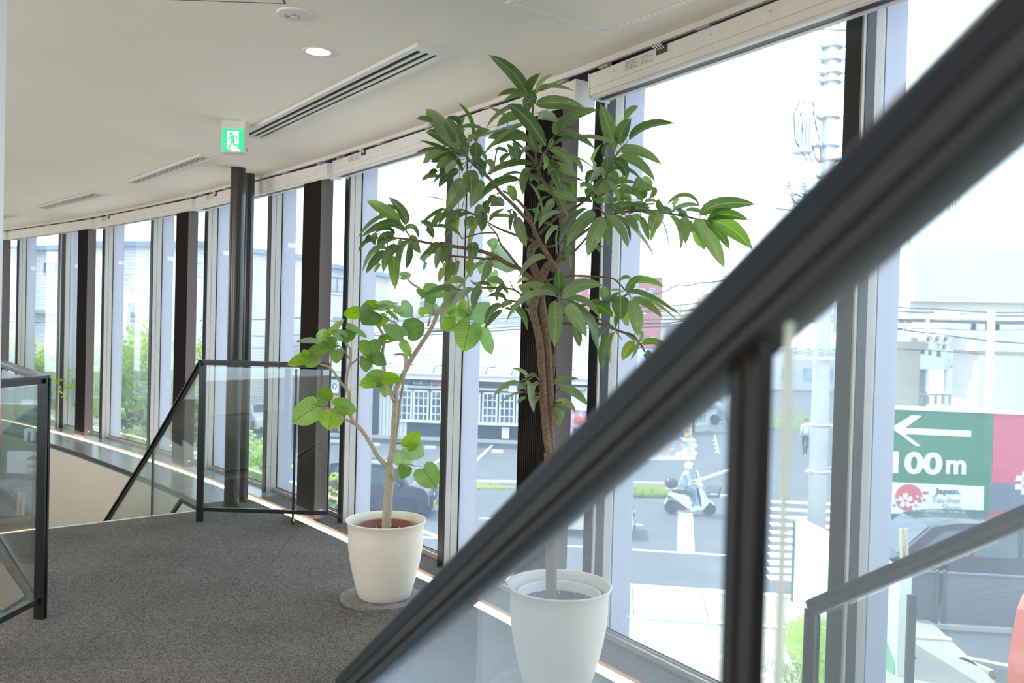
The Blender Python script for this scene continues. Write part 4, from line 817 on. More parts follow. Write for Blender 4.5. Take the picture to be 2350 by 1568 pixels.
AL = '''1214,225,1177,167,1119,125,26;1218,210,1216,192,1241,167,11;1220,207,1228,189,1241,167,9;1232,210,1247,189,1271,170,8,p;1225,225,1256,202,1322,210,10;
1205,221,1174,212,1140,222,12;1205,222,1179,224,1154,236,9;1232,225,1213,233,1213,261,26;1230,240,1281,235,1345,249,27;1252,335,1205,268,1164,240,29;
1199,241,1151,259,1116,295,9,p;1197,267,1167,270,1139,293,19;1159,266,1144,258,1127,249,8;1279,280,1253,266,1232,275,19,p;
1274,310,1289,282,1327,271,24;1279,307,1313,270,1376,252,22;1294,296,1313,293,1333,300,4;1056,344,1014,290,977,249,32;1066,346,1044,304,1019,272,29;
990,280,973,273,955,274,11;1038,337,1007,310,976,304,22;1083,314,1075,272,1049,234,8,b;1055,295,1084,293,1115,300,8;1062,305,1059,285,1068,270,11,b;
1052,290,1044,277,1021,272,11;1074,358,1050,346,1021,344,19;1060,395,1027,353,958,321,11;1016,349,986,345,950,355,8;1016,350,988,359,970,377,17;
1032,353,1006,365,988,372,17;1032,367,1016,374,1000,388,19;1038,368,1021,384,1009,400,14;1044,369,1033,382,1024,400,14;1004,395,992,397,984,404,10;
1005,407,986,407,967,417,11;1052,393,1027,404,1006,433,19;1047,392,1021,400,992,423,9;1094,368,1093,345,1094,325,26;1116,373,1097,347,1069,339,9;
1117,369,1127,381,1122,397,14,p;1108,406,1108,383,1117,370,17;1110,384,1094,370,1079,374,17;1224,378,1167,381,1112,407,14;
1210,317,1167,309,1115,319,22;1212,328,1173,319,1110,345,13;1205,284,1149,319,1108,359,9,p;1094,327,1101,307,1127,300,14;1073,324,1085,316,1098,316,11;
1179,376,1172,349,1166,328,14;1187,370,1186,345,1175,326,14;1149,381,1157,363,1175,353,11;1136,383,1141,351,1149,332,3;1164,351,1149,344,1133,344,8;
1233,345,1205,346,1185,378,9,p;1237,349,1222,330,1214,301,19;1077,392,1081,416,1081,448,32;1217,387,1200,407,1201,450,19;1192,414,1139,424,1089,471,17;
1196,400,1171,400,1139,416,6;1062,409,1047,442,1024,479,32;1072,442,1043,469,1003,522,14;1103,413,1094,439,1079,479,26;1023,481,996,494,963,519,8;
1016,488,1002,506,992,522,14;994,546,986,521,961,507,15;1057,541,1021,521,978,525,8;1023,462,992,453,960,454,2;1060,484,1039,498,1020,522,11;
1076,492,1052,502,1026,526,9;1049,484,1048,513,1047,540,14,b;1037,529,1028,535,1021,545,11;1113,492,1085,535,1079,593,11,y;
1090,499,1072,507,1067,524,9;1094,502,1083,512,1072,529,11;1098,469,1103,497,1104,527,22;1111,478,1111,510,1103,533,17;1122,461,1116,475,1123,492,14;
1137,451,1127,457,1122,475,9;1127,469,1143,461,1158,474,14;1125,473,1141,471,1158,474,8;1125,507,1136,494,1159,478,9;1132,497,1159,497,1186,503,8,p;
1177,480,1167,503,1171,533,10;1176,484,1181,501,1180,520,8;1166,427,1177,444,1178,464,18,b;1186,497,1194,529,1209,569,23;1229,433,1274,448,1306,508,17;
1269,439,1296,448,1328,463,20;1214,421,1235,453,1246,502,6;1259,452,1236,474,1223,550,5;1269,457,1257,474,1248,494,17;1286,488,1257,498,1235,527,11,p;
1282,522,1264,534,1251,564,10,p;1359,465,1322,466,1269,485,10;1346,479,1309,513,1282,563,13;1366,491,1334,513,1297,568,27;
1255,489,1241,499,1230,507,14,b;1249,513,1264,517,1283,535,5;1220,481,1232,491,1239,502,11;1303,558,1306,586,1310,619,14,b;
1280,532,1276,560,1280,590,4;1387,500,1366,536,1348,592,32;1392,497,1422,524,1442,572,19;1408,497,1435,519,1445,562,7;1400,495,1452,523,1505,594,9,p;
1393,483,1451,472,1514,502,9;1406,483,1456,483,1514,503,9;1514,504,1527,528,1537,582,2;1406,512,1393,528,1397,565,14,b;1381,541,1393,548,1406,562,10,b;
1435,499,1452,511,1463,536,15;1451,497,1463,500,1475,511,12,b;1469,497,1478,523,1490,555,14;1512,482,1503,506,1493,535,29,p;
1509,511,1503,533,1492,555,10,b;1446,480,1468,472,1493,477,19,p;1480,466,1493,461,1512,465,7;1543,490,1519,477,1512,454,15;
1532,470,1575,451,1607,478,8;1543,477,1551,465,1561,455,9,p;1541,489,1575,475,1611,474,10,p;1578,499,1565,487,1551,482,15;1573,485,1599,487,1626,500,8;
1606,495,1655,468,1738,470,27;1624,503,1664,492,1721,507,22,b;1624,504,1677,523,1728,574,34,b;1619,507,1650,535,1675,575,19,b;
1592,507,1629,548,1664,620,32;1578,504,1582,523,1602,541,15,b;1595,529,1606,553,1618,575,15,b;1566,499,1575,523,1572,562,20;
1538,497,1556,526,1561,577,12,b;1471,409,1464,420,1456,441,17,b;1381,412,1383,439,1398,470,29;1389,412,1410,439,1423,478,10,p;
1380,453,1413,424,1468,422,10;1415,420,1429,414,1442,419,10,b;1422,429,1435,431,1451,439,12,p;1457,443,1480,432,1503,434,19,b;
1430,441,1457,444,1475,466,14;1415,437,1425,449,1425,472,14,b;1435,444,1440,456,1440,470,14,y;1473,415,1485,415,1498,429,15,p;
1498,431,1498,443,1488,456,12;1400,472,1423,458,1451,460,10;1383,468,1374,461,1362,458,15,b;1354,426,1357,444,1359,463,10;1340,461,1350,462,1359,466,7;
1350,570,1367,570,1377,581,9,b;1391,473,1412,480,1435,495,15;1459,431,1473,426,1485,427,14;1485,439,1475,451,1459,456,14,b;
1442,472,1451,478,1442,495,10;1410,346,1396,291,1377,237,29;1423,332,1428,299,1450,271,28;1437,274,1447,257,1466,243,14;1445,321,1487,291,1552,284,17;
1415,355,1434,336,1459,333,4;1426,349,1468,349,1521,380,20;1418,366,1461,372,1506,420,20;1406,369,1429,380,1439,413,22;1394,362,1390,341,1405,323,11;
1390,399,1394,377,1394,359,24;1359,397,1364,363,1381,329,8,p;1321,318,1372,321,1415,337,9;1391,396,1432,390,1473,415,9;1389,407,1370,395,1354,426,17,p;
1281,311,1322,315,1367,343,14;1261,344,1297,357,1312,398,20;1296,353,1324,371,1336,400,11;1266,377,1297,389,1327,407,19;1265,361,1280,364,1298,375,8;
1255,371,1276,391,1287,434,14;1252,375,1269,407,1283,439,14;1264,430,1290,409,1344,418,11;1317,417,1317,439,1317,459,17,b;
1307,362,1333,367,1366,390,4,p;1246,354,1252,371,1248,391,11,b;1236,421,1227,409,1214,415,14;1244,352,1243,339,1251,324,8,p;
1331,430,1349,429,1373,451,11,p;1364,393,1354,404,1347,426,14;1349,393,1345,406,1344,418,10,b;1391,400,1408,407,1409,427,24;
1269,335,1297,320,1322,321,8;1270,317,1265,331,1259,342,10,p;1288,418,1303,430,1310,441,10;1348,430,1352,445,1350,460,14,b;
1273,388,1262,398,1256,400,8;1252,592,1220,602,1190,640,14,p;1067,651,1043,644,1012,661,14;1048,665,1011,667,960,691,13;
1054,665,1029,698,1010,759,17,p;1052,666,1042,688,1031,707,8,p;1085,662,1061,677,1038,704,15,p;1107,660,1090,675,1086,718,19;
1126,657,1107,652,1091,657,8;1104,649,1088,653,1077,640,6,p;1123,597,1116,621,1103,651,18,p;1107,606,1091,615,1080,635,9,p;
1077,593,1079,615,1080,638,17,b;1083,557,1085,575,1080,603,24;1038,600,1031,621,1026,648,19;1046,598,1048,616,1038,638,14;
1021,615,1015,628,1007,649,14,p;1026,605,1023,611,1020,623,8,y;1040,563,1021,583,1016,609,15;1011,568,1002,589,1000,621,15;988,587,974,600,972,624,9,p;
1006,555,986,579,960,597,14;1021,555,1005,573,968,582,17;1132,600,1150,601,1167,619,8,p;1117,646,1141,646,1159,662,14;1157,657,1164,666,1167,676,8;
1159,654,1144,669,1141,693,11;1217,643,1200,643,1186,653,9,p;1160,690,1143,679,1117,683,9;1155,702,1129,713,1112,754,14;1153,712,1131,732,1111,757,11;
1151,706,1164,697,1177,699,11;1171,704,1196,721,1210,759,14;1159,708,1171,711,1182,720,6;1190,657,1209,675,1215,717,17;1205,709,1214,721,1217,736,5;
1279,682,1214,684,1160,742,14,p;1285,669,1283,646,1283,615,22;1283,678,1262,661,1237,666,11;1269,677,1237,660,1198,652,19;
1291,686,1332,654,1386,657,26;1290,678,1294,666,1306,657,9;1272,691,1275,734,1272,800,30;1261,740,1254,766,1254,804,14,p;1302,700,1321,728,1348,776,28;
1295,689,1354,740,1372,809,19;1302,686,1344,697,1374,728,14;1317,749,1325,770,1330,798,18;1350,698,1380,706,1409,729,26,b;
1208,866,1198,855,1176,846,8,p;1231,863,1219,862,1203,871,6,p;1192,878,1161,886,1129,914,10,p;1212,873,1202,885,1189,899,11;
1206,894,1197,891,1187,900,8,p;1215,877,1216,908,1226,950,15;1207,901,1174,908,1143,932,4,p;1207,913,1197,919,1187,926,8;1238,880,1227,886,1227,903,9;
1238,910,1231,919,1224,931,11;1269,881,1295,871,1332,871,10;1268,883,1285,883,1296,900,4,p;1285,894,1317,903,1350,933,18;1276,924,1300,926,1321,947,15;
1275,933,1287,942,1294,961,9;1273,938,1280,957,1284,980,17;1440,672,1449,651,1478,631,17;1424,644,1437,639,1449,640,8,b;
1457,651,1487,647,1526,662,14,b;1386,685,1386,671,1387,656,19,p;1429,671,1413,666,1397,669,5,p;1424,671,1406,688,1389,704,9,b;
1424,679,1424,703,1425,736,36;1447,690,1460,729,1463,773,29;1440,676,1483,680,1570,729,11;1450,688,1486,700,1521,732,15;1449,684,1502,698,1561,743,6,p;
1434,716,1434,735,1442,749,14,y;1418,717,1410,732,1413,757,10,b;1468,760,1469,773,1465,789,8,b;1395,753,1382,760,1372,781,11;
1400,767,1386,805,1384,857,18;1411,762,1401,789,1401,839,8,y;1434,766,1447,774,1457,785,9;1456,785,1440,803,1428,829,22,y;1459,787,1463,799,1446,829,8;
1475,790,1500,785,1540,799,14,b;1478,785,1501,789,1525,814,6,p;1482,808,1488,817,1491,840,17;919,510,881,481,841,461,24,b;930,516,921,484,890,451,20;
907,482,887,480,866,507,10;902,501,864,507,819,549,9;925,531,889,514,825,547,17;904,540,889,528,857,536,8;925,532,948,522,962,553,10;
949,540,952,561,966,582,18;867,537,857,547,861,564,14;903,542,881,546,865,573,14;910,549,881,560,862,590,13;855,553,839,558,821,581,9;
852,541,844,549,839,556,9;889,574,859,577,830,629,11,p;887,579,864,596,839,630,17;871,597,864,611,857,627,9,b;916,570,892,581,879,629,20;
902,588,904,615,907,666,24,b;935,555,915,577,917,621,15;945,554,925,569,919,606,10,p;938,558,935,590,931,618,14;921,550,915,558,912,569,9,p;
902,561,902,568,904,572,11'''
rng = random.Random(5)
items = [it.strip() for it in AL.replace('\n', '').split(';')]
for it in items:
    q = it.split(','); bx, by, mx, my, tx, ty, w = map(float, q[:7]); mt = {'p': FIGP, 'y': FIGY, 'b': FIGB}.get(q[7] if len(q) > 7 else '', FIG)
    s = nearest(SA, bx, by); far = min(1, hypot(s[0]-bx, s[1]-by)/90)
    y0 = s[2].y+rng.uniform(-.05, .05)+far*rng.uniform(-.10, .10); dt = rng.uniform(-.07, .06)
    B = clampy(bx, by, y0, -.10); T = clampy(tx, ty, B.y+dt, -.04); M_ = clampy(mx, my, (B.y+T.y)/2-.005, -.06)
    long_leaf(ta, B, M_, T, max(w, 2)*y0/FPX, mt, s[2] if hypot(s[0]-bx, s[1]-by) < 110 else B+(B-M_)*.15, rng)
# ================================================================== outdoors
ZG = -4.5
ASPH = mat('asphalt', (.105, .118, .135), .9, noise=.10, nscale=1.2, detail=8)
ASPH2 = mat('parking_asphalt', (.11, .12, .13), .9, noise=.15, nscale=2.5, detail=8)
PAVE = mat('pale_paving', (.44, .42, .38), .9, noise=.06, nscale=1.5)
CONC = mat('concrete', (.46, .46, .44), .85, noise=.08, nscale=1.5)
CONCL = mat('pale_concrete', (.62, .61, .57), .85, noise=.06, nscale=.8)
RMARK = mat('road_paint', (.78, .79, .80), .8, noise=.12, nscale=6)
NAVY = mat('navy_boards', (.045, .058, .085), .6, noise=.1, nscale=3)
WTRIM = mat('white_trim', (.78, .80, .80), .5)
DGLASS = mat('dark_shop_glass', (.10, .13, .17), .08, noise=.5, nscale=1.3, spec=.8)
WGLS = mat('house_window_glass', (.34, .42, .48), .1, noise=.25, nscale=.8, spec=.8)
FRAMEB = mat('bronze_frame', (.16, .20, .25), .5)
STEELW = mat('white_steel', (.76, .78, .78), .45)
RUBB = mat('tyre_rubber', (.035, .035, .038), .8)
ALLOY = mat('alloy', (.62, .63, .65), .3, metal=.7)
CABLEM = mat('cable_black', (.05, .06, .075), .6)
def brick_mat(name, c1, c2, mort, sx, sy):
    M = mat(name, c1, .85); n = M.node_tree; b = n.nodes['Principled BSDF']; tc = n.nodes.new('ShaderNodeTexCoord')
    sp = n.nodes.new('ShaderNodeSeparateXYZ'); n.links.new(tc.outputs['Object'], sp.inputs[0])
    ad = n.nodes.new('ShaderNodeMath'); ad.operation = 'ADD'; n.links.new(sp.outputs[0], ad.inputs[0]); n.links.new(sp.outputs[1], ad.inputs[1])
    cb = n.nodes.new('ShaderNodeCombineXYZ'); n.links.new(ad.outputs[0], cb.inputs[0]); n.links.new(sp.outputs[2], cb.inputs[1])
    t = n.nodes.new('ShaderNodeTexBrick'); t.inputs['Scale'].default_value = 1; t.inputs['Brick Width'].default_value = sx; t.inputs['Row Height'].default_value = sy; t.inputs['Mortar Size'].default_value = sy*.13
    t.inputs['Color1'].default_value = (*c1, 1); t.inputs['Color2'].default_value = (*c2, 1); t.inputs['Mortar'].default_value = (*mort, 1)
    n.links.new(cb.outputs[0], t.inputs['Vector']); n.links.new(t.outputs['Color'], b.inputs['Base Color']); return M
BRICKP = brick_mat('pale_brick', (.66, .65, .66), (.72, .70, .70), (.48, .47, .49), .5, .16)
class VPl:                                # a vertical plane through p, running along direction d (viewer side = -n)
    def __init__(s, p, d): s.p = Vector((p[0], p[1], 0)); s.d = Vector((d[0], d[1], 0)).normalized(); s.n = Vector((-s.d.y, s.d.x, 0))
    def pick(s, px, py):
        r = ray(px, py); t = (s.p.dot(s.n))/(r.dot(s.n)); q = r*t; return (q-s.p).dot(s.d), EYE+q.z
    def P(s, u, v, z): return s.p+s.d*u+s.n*v+Vector((0, 0, z))
    def box(s, mb, u0, u1, v0, v1, z0, z1):
        return mb.hexa([s.P(u0,v0,z0), s.P(u1,v0,z0), s.P(u1,v1,z0), s.P(u0,v1,z0), s.P(u0,v0,z1), s.P(u1,v0,z1), s.P(u1,v1,z1), s.P(u0,v1,z1)])
    def rc(s, x0, y0, x1, y1):            # rectangle between two photograph positions -> u0,u1,z0,z1
        a = s.pick(x0, (y0+y1)/2); b = s.pick(x1, (y0+y1)/2); c = (x0+x1)/2
        return a[0], b[0], s.pick(c, y1)[1], s.pick(c, y0)[1]
    def pbox(s, mb, x0, y0, x1, y1, v0, v1):
        u0, u1, z0, z1 = s.rc(x0, y0, x1, y1); return s.box(mb, u0, u1, v0, v1, z0, z1)
def text(body, vp, x0, y0, x1, y1, v, m_, parent, name='lettering', th=.01, bold=0):
    u0, u1, z0, z1 = vp.rc(x0, y0, x1, y1)
    cu = bpy.data.curves.new(name, 'FONT'); cu.body = body; cu.size = 1; cu.extrude = th; cu.offset = bold
    o = bpy.data.objects.new(name, cu); COL.objects.link(o); bpy.context.view_layer.update()
    dg = bpy.context.evaluated_depsgraph_get(); me = bpy.data.meshes.new_from_object(o.evaluated_get(dg)); bpy.data.objects.remove(o)
    xs = [q.co.x for q in me.vertices]; ys = [q.co.y for q in me.vertices]
    if not xs: return None
    ax, bx, ay, by = min(xs), max(xs), min(ys), max(ys)
    for q in me.vertices:
        u = u0+(q.co.x-ax)/(bx-ax)*(u1-u0); z = z0+(q.co.y-ay)/(by-ay)*(z1-z0); q.co = vp.P(u, v-.02-q.co.z, z)
    me.materials.clear(); me.materials.append(m_); me.validate()
    o = bpy.data.objects.new(name, me); COL.objects.link(o); o.parent = parent
    o.matrix_parent_inverse = Matrix.Translation(-parent.location) if parent.type == 'EMPTY' else Matrix.Identity(4)
    return o
def win(t, vp, x0, y0, x1, y1, v, fm, gm, nx=1, nz=1, fw=.07, name='window'):
    u0, u1, z0, z1 = vp.rc(x0, y0, x1, y1); f = MB()
    vp.box(f, u0, u0+fw, v-.06, v+.04, z0, z1); vp.box(f, u1-fw, u1, v-.06, v+.04, z0, z1); vp.box(f, u0, u1, v-.06, v+.04, z1-fw, z1); vp.box(f, u0, u1, v-.06, v+.04, z0, z0+fw)
    for i in range(1, nx): u = u0+(u1-u0)*i/nx; vp.box(f, u-fw*.3, u+fw*.3, v-.04, v+.03, z0, z1)
    for i in range(1, nz): z = z0+(z1-z0)*i/nz; vp.box(f, u0, u1, v-.04, v+.03, z-fw*.3, z+fw*.3)
    o = f.build(name, fm, t); g = MB(); vp.box(g, u0, u1, v+.0, v+.02, z0, z1); g.build('pane', gm, o); return o

# ground, road and pavements
g = MB(); g.box(-90, 90, -8, 260, ZG-.3, ZG); struct('ground', g, ASPH)
g = MB(); a, b = onz(1200, 1338, ZG), onz(1700, 1371, ZG); rd = (b-a).normalized(); rn = Vector((-rd.y, rd.x, 0))
LN = lambda k, w, z=0: a+rd*k+rn*w+Vector((0, 0, z))
def strip(mb, k0, k1, w0, w1, z0, z1): return mb.hexa([LN(k0,w0,z0), LN(k1,w0,z0), LN(k1,w1,z0), LN(k0,w1,z0), LN(k0,w0,z1), LN(k1,w0,z1), LN(k1,w1,z1), LN(k0,w1,z1)])
for i in range(7):
    for j, (w0, w1) in enumerate(((-.32, -.02), (-2.2, -.34))):
        q = MB(); strip(q, -2+1.5*i+.008, -2+1.5*(i+1)-.008, w0, w1, 0, .14 if j else .15)
        if j == 0 and i == 0: pv = bpy.data.objects.new('sidewalk', None); COL.objects.link(pv); pv['kind'] = 'structure'; pv.location = LN(0, 0)
        q.build('curb_stone' if j == 0 else 'paving_slab', PAVE if j else CONCL, pv)
q = MB(); strip(q, -40, -2, -2.2, -.02, 0, .14); strip(q, -40, 8.5, -14, -2.22, 0, .13); q.build('paving', PAVE, pv)
q = MB(); strip(q, -2, 8.5, -2.36, -2.2, 0, .17); q.build('edging', CONCL, pv)
g = MB(); l0, l1 = onz(1430, 1261, ZG), onz(1690, 1276.5, ZG); d = (l1-l0).normalized()
g.bar(l0-d*40+Vector((0,0,.002)), l1+Vector((0,0,.002)), .14, .012); tag(g.build('road_line', RMARK), 'long white edge line across the road below the tall plant', 'road marking')
g = MB(); p0, p1 = onz(1573, 1178, ZG), onz(1574, 1268, ZG); g.bar(p0+Vector((0,0,.002)), p1+Vector((0,0,.002)), .46, .012); tag(g.build('stop_line', RMARK), 'broad worn white stop line under the scooter', 'road marking')
for nm, pts, w, lb in (('lane_line', ((1100, 1190), (1240, 1196)), .12, 'thin white lane line left of the tall plant trunk'), ('lane_line', ((1330, 1200), (1475, 1205)), .12, 'thin white lane line ending beside the scooter'), ('verge_kerb', ((1000, 1108), (1440, 1113)), .16, 'pale kerb line behind the grass verge'), ('verge_kerb', ((1440, 1112), (1575, 1115)), .14, 'pale kerb line behind the scooter rider'), ('verge_kerb', ((1575, 1116), (1700, 1074)), .14, 'pale kerb line slanting away past the scooter windshield'), ('verge_kerb', ((1630, 1140), (1705, 1146)), .2, 'short white kerb piece right of the scooter basket'), ('parking_line', ((960, 1090), (1080, 1005)), .12, 'slanting parking line before the lattice windows'), ('parking_line', ((1080, 1070), (1130, 1022)), .12, 'slanting parking line left of the tall plant stack'), ('parking_line', ((2105, 1488), (2330, 1532)), .13, 'white parking line in front of the slatted grey fence')):
    p0, p1 = onz(*pts[0], ZG), onz(*pts[1], ZG); g = MB(); z = .10 if 'kerb' in nm else .010; g.bar(p0+Vector((0,0,z/2)), p1+Vector((0,0,z/2)), w, z); tag(g.build(nm, RMARK if 'line' in nm else CONCL), lb, 'kerb' if 'kerb' in nm else 'road marking')
t = thing('zebra_crossing', 'white striped zebra crossing beside the utility pole', 'crossing', (8, 25, ZG))
for i in range(11):
    p0 = onz(1790, 1152+17.5*i, ZG); g = MB(); g.bar(p0+Vector((-.3,0,.004)), p0+Vector((2.9,-.25,.004)), .45, .012); g.build('stripe', RMARK, t)

# paved forecourt of coloured tiles
t = bpy.data.objects.new('forecourt_paving', None); COL.objects.link(t); t['kind'] = 'structure'
o0, ex, ey_ = onz(1478, 1058, ZG), None, None; o1, o2 = onz(1596, 1057, ZG), onz(1594, 1011, ZG)
ex, ey_ = (o1-o0)/11, (o2-o1)/5; cols = [mat('tile_red', (.42, .27, .22), .85), mat('tile_grey', (.33, .35, .38), .85), mat('tile_buff', (.50, .42, .33), .85), mat('tile_slate', (.25, .29, .34), .85)]
rng = random.Random(2)
for i in range(11):
    for j in range(5):
        p = o0+ex*(i+(.5 if j % 2 else 0))+ey_*j; q = MB(); A = [p, p+ex*.96, p+ex*.96+ey_*.95, p+ey_*.95]; q.hexa(A+[v+Vector((0,0,.02+.006*rng.random())) for v in A]); q.build('paving_tile', rng.choice(cols), t)

# ------------------------------------------------------------------ noodle shop
SHP = VPl(onz(805, 1003, ZG), onz(1190, 1019, ZG)-onz(805, 1003, ZG))
t = thing('noodle_shop', 'low dark blue noodle shop with white lattice windows and pale tiled roof', 'building', SHP.P(5, 3, ZG))
U0, U1 = SHP.pick(690, 950)[0], SHP.pick(1420, 950)[0]
zp = SHP.pick(1000, 1003)[1]; ze = SHP.pick(1000, 868)[1]
b = MB(); SHP.box(b, U0, U1, 0, 7, zp, ze+.2); b.build('wall', NAVY, t)
b = MB(); SHP.box(b, U0, U1, -.12, 7, ZG, zp); b.build('plinth', CONC, t)
SID = mat('white_siding', (.62, .64, .64), .6)
for x0, y0, x1, y1 in ((870, 886, 935, 999), (1195, 890, 1300, 1004), (700, 905, 752, 992)):
    u0, u1, z0, z1 = SHP.rc(x0, y0, x1, y1); n = int((u1-u0)/.17)
    for i in range(n):
        b = MB(); SHP.box(b, u0+(u1-u0)*i/n+.012, u0+(u1-u0)*(i+1)/n-.012, -.07, .02, z0, z1); b.build('siding_board', SID, t)
b = MB(); SHP.pbox(b, 852, 884, 871, 994, -.14, .0); b.build('corner_post', NAVY, t)
b = MB(); SHP.box(b, U0-.3, U1+.3, -1.0, -.86, ze-.02, ze+.19); b.build('eave_fascia', WTRIM, t)
b = MB(); SHP.box(b, U0-.3, U1+.3, -.86, .0, ze+.02, ze+.10); b.build('soffit', WTRIM, t)
for i, (x0, x1) in enumerate(((912, 947), (949, 985), (989, 1024), (1028, 1063), (1068, 1103), (1107, 1142), (1146, 1182), (1185, 1221))):
    y0 = 894+i*1.3; win(t, SHP, x0, y0, x1, y0+72, -.08, WTRIM, DGLASS, 3, 4, .085)
b = MB(); SHP.pbox(b, 905, 967, 1225, 973, -.20, .0); b.build('window_sill', WTRIM, t)
b = MB(); SHP.pbox(b, 905, 887, 1225, 894, -.16, .0); b.build('window_head', WTRIM, t)
INK = mat('ink_navy', (.08, .10, .17), .6); LW = mat('letter_white', (.85, .86, .86), .6); LRED = mat('letter_red', (.55, .05, .05), .5)
b = MB(); SHP.pbox(b, 938, 866, 1340, 891, -.22, -.05); sb = b.build('sign_board', NAVY, t)
text('めん処', SHP, 950, 875, 972, 882, -.22, LW, sb); text('山', SHP, 975, 876, 986, 890, -.22, LW, sb); text('まつの', SHP, 989, 877, 1018, 892, -.22, LW, sb)
b = MB(); u0, u1, z0, z1 = SHP.rc(1000, 876, 1018, 882); b.lathe([(.001, 0), ((u1-u0)/2, 0), ((u1-u0)/2, .03), (.001, .03)], (0,0,0), 16); b.v = [tuple(SHP.P((u0+u1)/2+x, -.25-z, (z0+z1)/2+y*.33)) for x, y, z in b.v]; b.build('red_oval', LRED, sb)
b = MB()
for k in range(8): p, q = SHP.P(*[*SHP.pick(1035+38*k, 888)][:1], -.3, SHP.pick(1035, 888)[1]-.02), SHP.P(SHP.pick(1073+38*k, 888)[0], -.3, SHP.pick(1073, 888)[1]-.02); b.tube([p, (p+q)/2-Vector((0,0,.05)), q], .014, 4)
b.build('light_string', LW, t)
b = MB(); SHP.pbox(b, 748, 870, 784, 900, -.5, -.38); sb = b.build('hanging_sign', LW, t); text('ラーメン', SHP, 754, 876, 781, 894, -.5, INK, sb, bold=.02)
b = MB(); SHP.pbox(b, 753, 902, 762, 990, -.1, 0); SHP.pbox(b, 778, 902, 786, 990, -.1, 0); SHP.pbox(b, 762, 902, 778, 906, -.1, 0); b.build('door_frame', mat('timber_frame', (.42, .30, .16), .6), t)
b = MB(); SHP.pbox(b, 763, 907, 777, 955, -.06, -.02); b.build('menu_poster', mat('menu_yellow', (.62, .46, .18), .6, noise=.5, nscale=3), t)
b = MB(); SHP.pbox(b, 1170, 884, 1188, 899, -.5, -.1); b.build('wall_unit', WTRIM, t)
b = MB(); SHP.pbox(b, 1152, 981, 1169, 1006, -.13, -.09); nb = b.build('notice', LW, t)
b = MB(); SHP.pbox(b, 1154, 983, 1167, 986, -.14, -.13); SHP.pbox(b, 1155, 990, 1166, 992, -.14, -.13); SHP.pbox(b, 1155, 995, 1165, 997, -.14, -.13); b.build('notice_print', mat('print_pink', (.6, .35, .42), .6), nb)
b = MB(); SHP.pbox(b, 1306, 888, 1352, 1012, -.35, -.25); bn = b.build('food_banner', mat('banner_cream', (.80, .77, .74), .6, noise=.1, nscale=2), t)
text('まぜ', SHP, 1315, 892, 1346, 903, -.35, INK, bn)
b = MB(); SHP.pbox(b, 1307, 940, 1351, 1011, -.37, -.35); b.build('food_photo', mat('food_print', (.40, .26, .34), .6, noise=1.0, nscale=3), bn)
b = MB(); u, z = SHP.pick(1328, 962); b.ball((0,0,0), .21, 14, 8, (1, .2, 1)); b.v = [tuple(SHP.P(u+x, -.38+y, z+zz_)) for x, y, zz_ in b.v]; b.build('red_yolk', mat('tomato_red', (.75, .14, .09), .35), bn, smooth=True)
# roof in stepped tile courses
ROOFT = mat('roof_tile_pale', (.46, .46, .51), .6, noise=.08, nscale=1.5); zr = at(1010, 743, 49.5).z; NC = 20
for i in range(NC):
    v0, v1 = -1.1+7.3*i/NC, -1.1+7.3*(i+1)/NC; z0, z1 = ze+.2+(zr-ze-.2)*i/NC, ze+.2+(zr-ze-.2)*(i+1)/NC; b = MB(); sh = .02*((i*37) % 3)
    b.hexa([SHP.P(U0-.4,v0-.06,z0+.0), SHP.P(U1+.4,v0-.06,z0+.0), SHP.P(U1+.4,v1,z1-.02), SHP.P(U0-.4,v1,z1-.02), SHP.P(U0-.4,v0-.06,z0+.09), SHP.P(U1+.4,v0-.06,z0+.09), SHP.P(U1+.4,v1,z1+.03), SHP.P(U0-.4,v1,z1+.03)]); b.build('tile_course', ROOFT, t)
b = MB(); SHP.box(b, U0-.4, U1+.4, 6.1, 6.6, zr, zr+.25); b.build('ridge', mat('ridge_grey', (.34, .34, .37), .6), t)
b = MB(); b.hexa([SHP.P(U0-.2, 6.4, ze), SHP.P(U1+.2, 6.4, ze), SHP.P(U1+.2, 13, ze), SHP.P(U0-.2, 13, ze), SHP.P(U0-.2, 6.4, zr), SHP.P(U1+.2, 6.4, zr), SHP.P(U1+.2, 13, ze+.1), SHP.P(U0-.2, 13, ze+.1)]); b.build('roof_back', ROOFT, t)
for x in (858, 885, 935, 1002, 1045, 1120, 1178, 1230, 1300):
    u, z = SHP.pick(x, 862); b = MB(); b.tube([SHP.P(u, -1.0, ze+.32), SHP.P(u+.06, -.7, ze+.62), SHP.P(u+.4, -.4, ze+.70)], .03, 5); b.build('snow_guard', CABLEM, t)
for i, (x, y) in enumerate(((769, 1016), (858, 1024), (987, 1031), (1065, 1036), (1141, 1040))):
    p = onz(x, y, ZG); b = MB(); b.prism([p+SHP.d*-.28+Vector((0,0,0)), p+SHP.d*.28, p+SHP.d*.25+Vector((0,0,.13)), p-SHP.d*.25+Vector((0,0,.13))], SHP.n*.14); tag(b.build('wheel_stop', CONCL), ['concrete wheel stop by the ramen sign', 'concrete wheel stop below the dark shop corner post', 'concrete wheel stop below the first lattice windows', 'concrete wheel stop hidden near a window mullion', 'concrete wheel stop just left of the tall plant stack'][i], 'wheel stop', 'wheel stops of the shop car park')

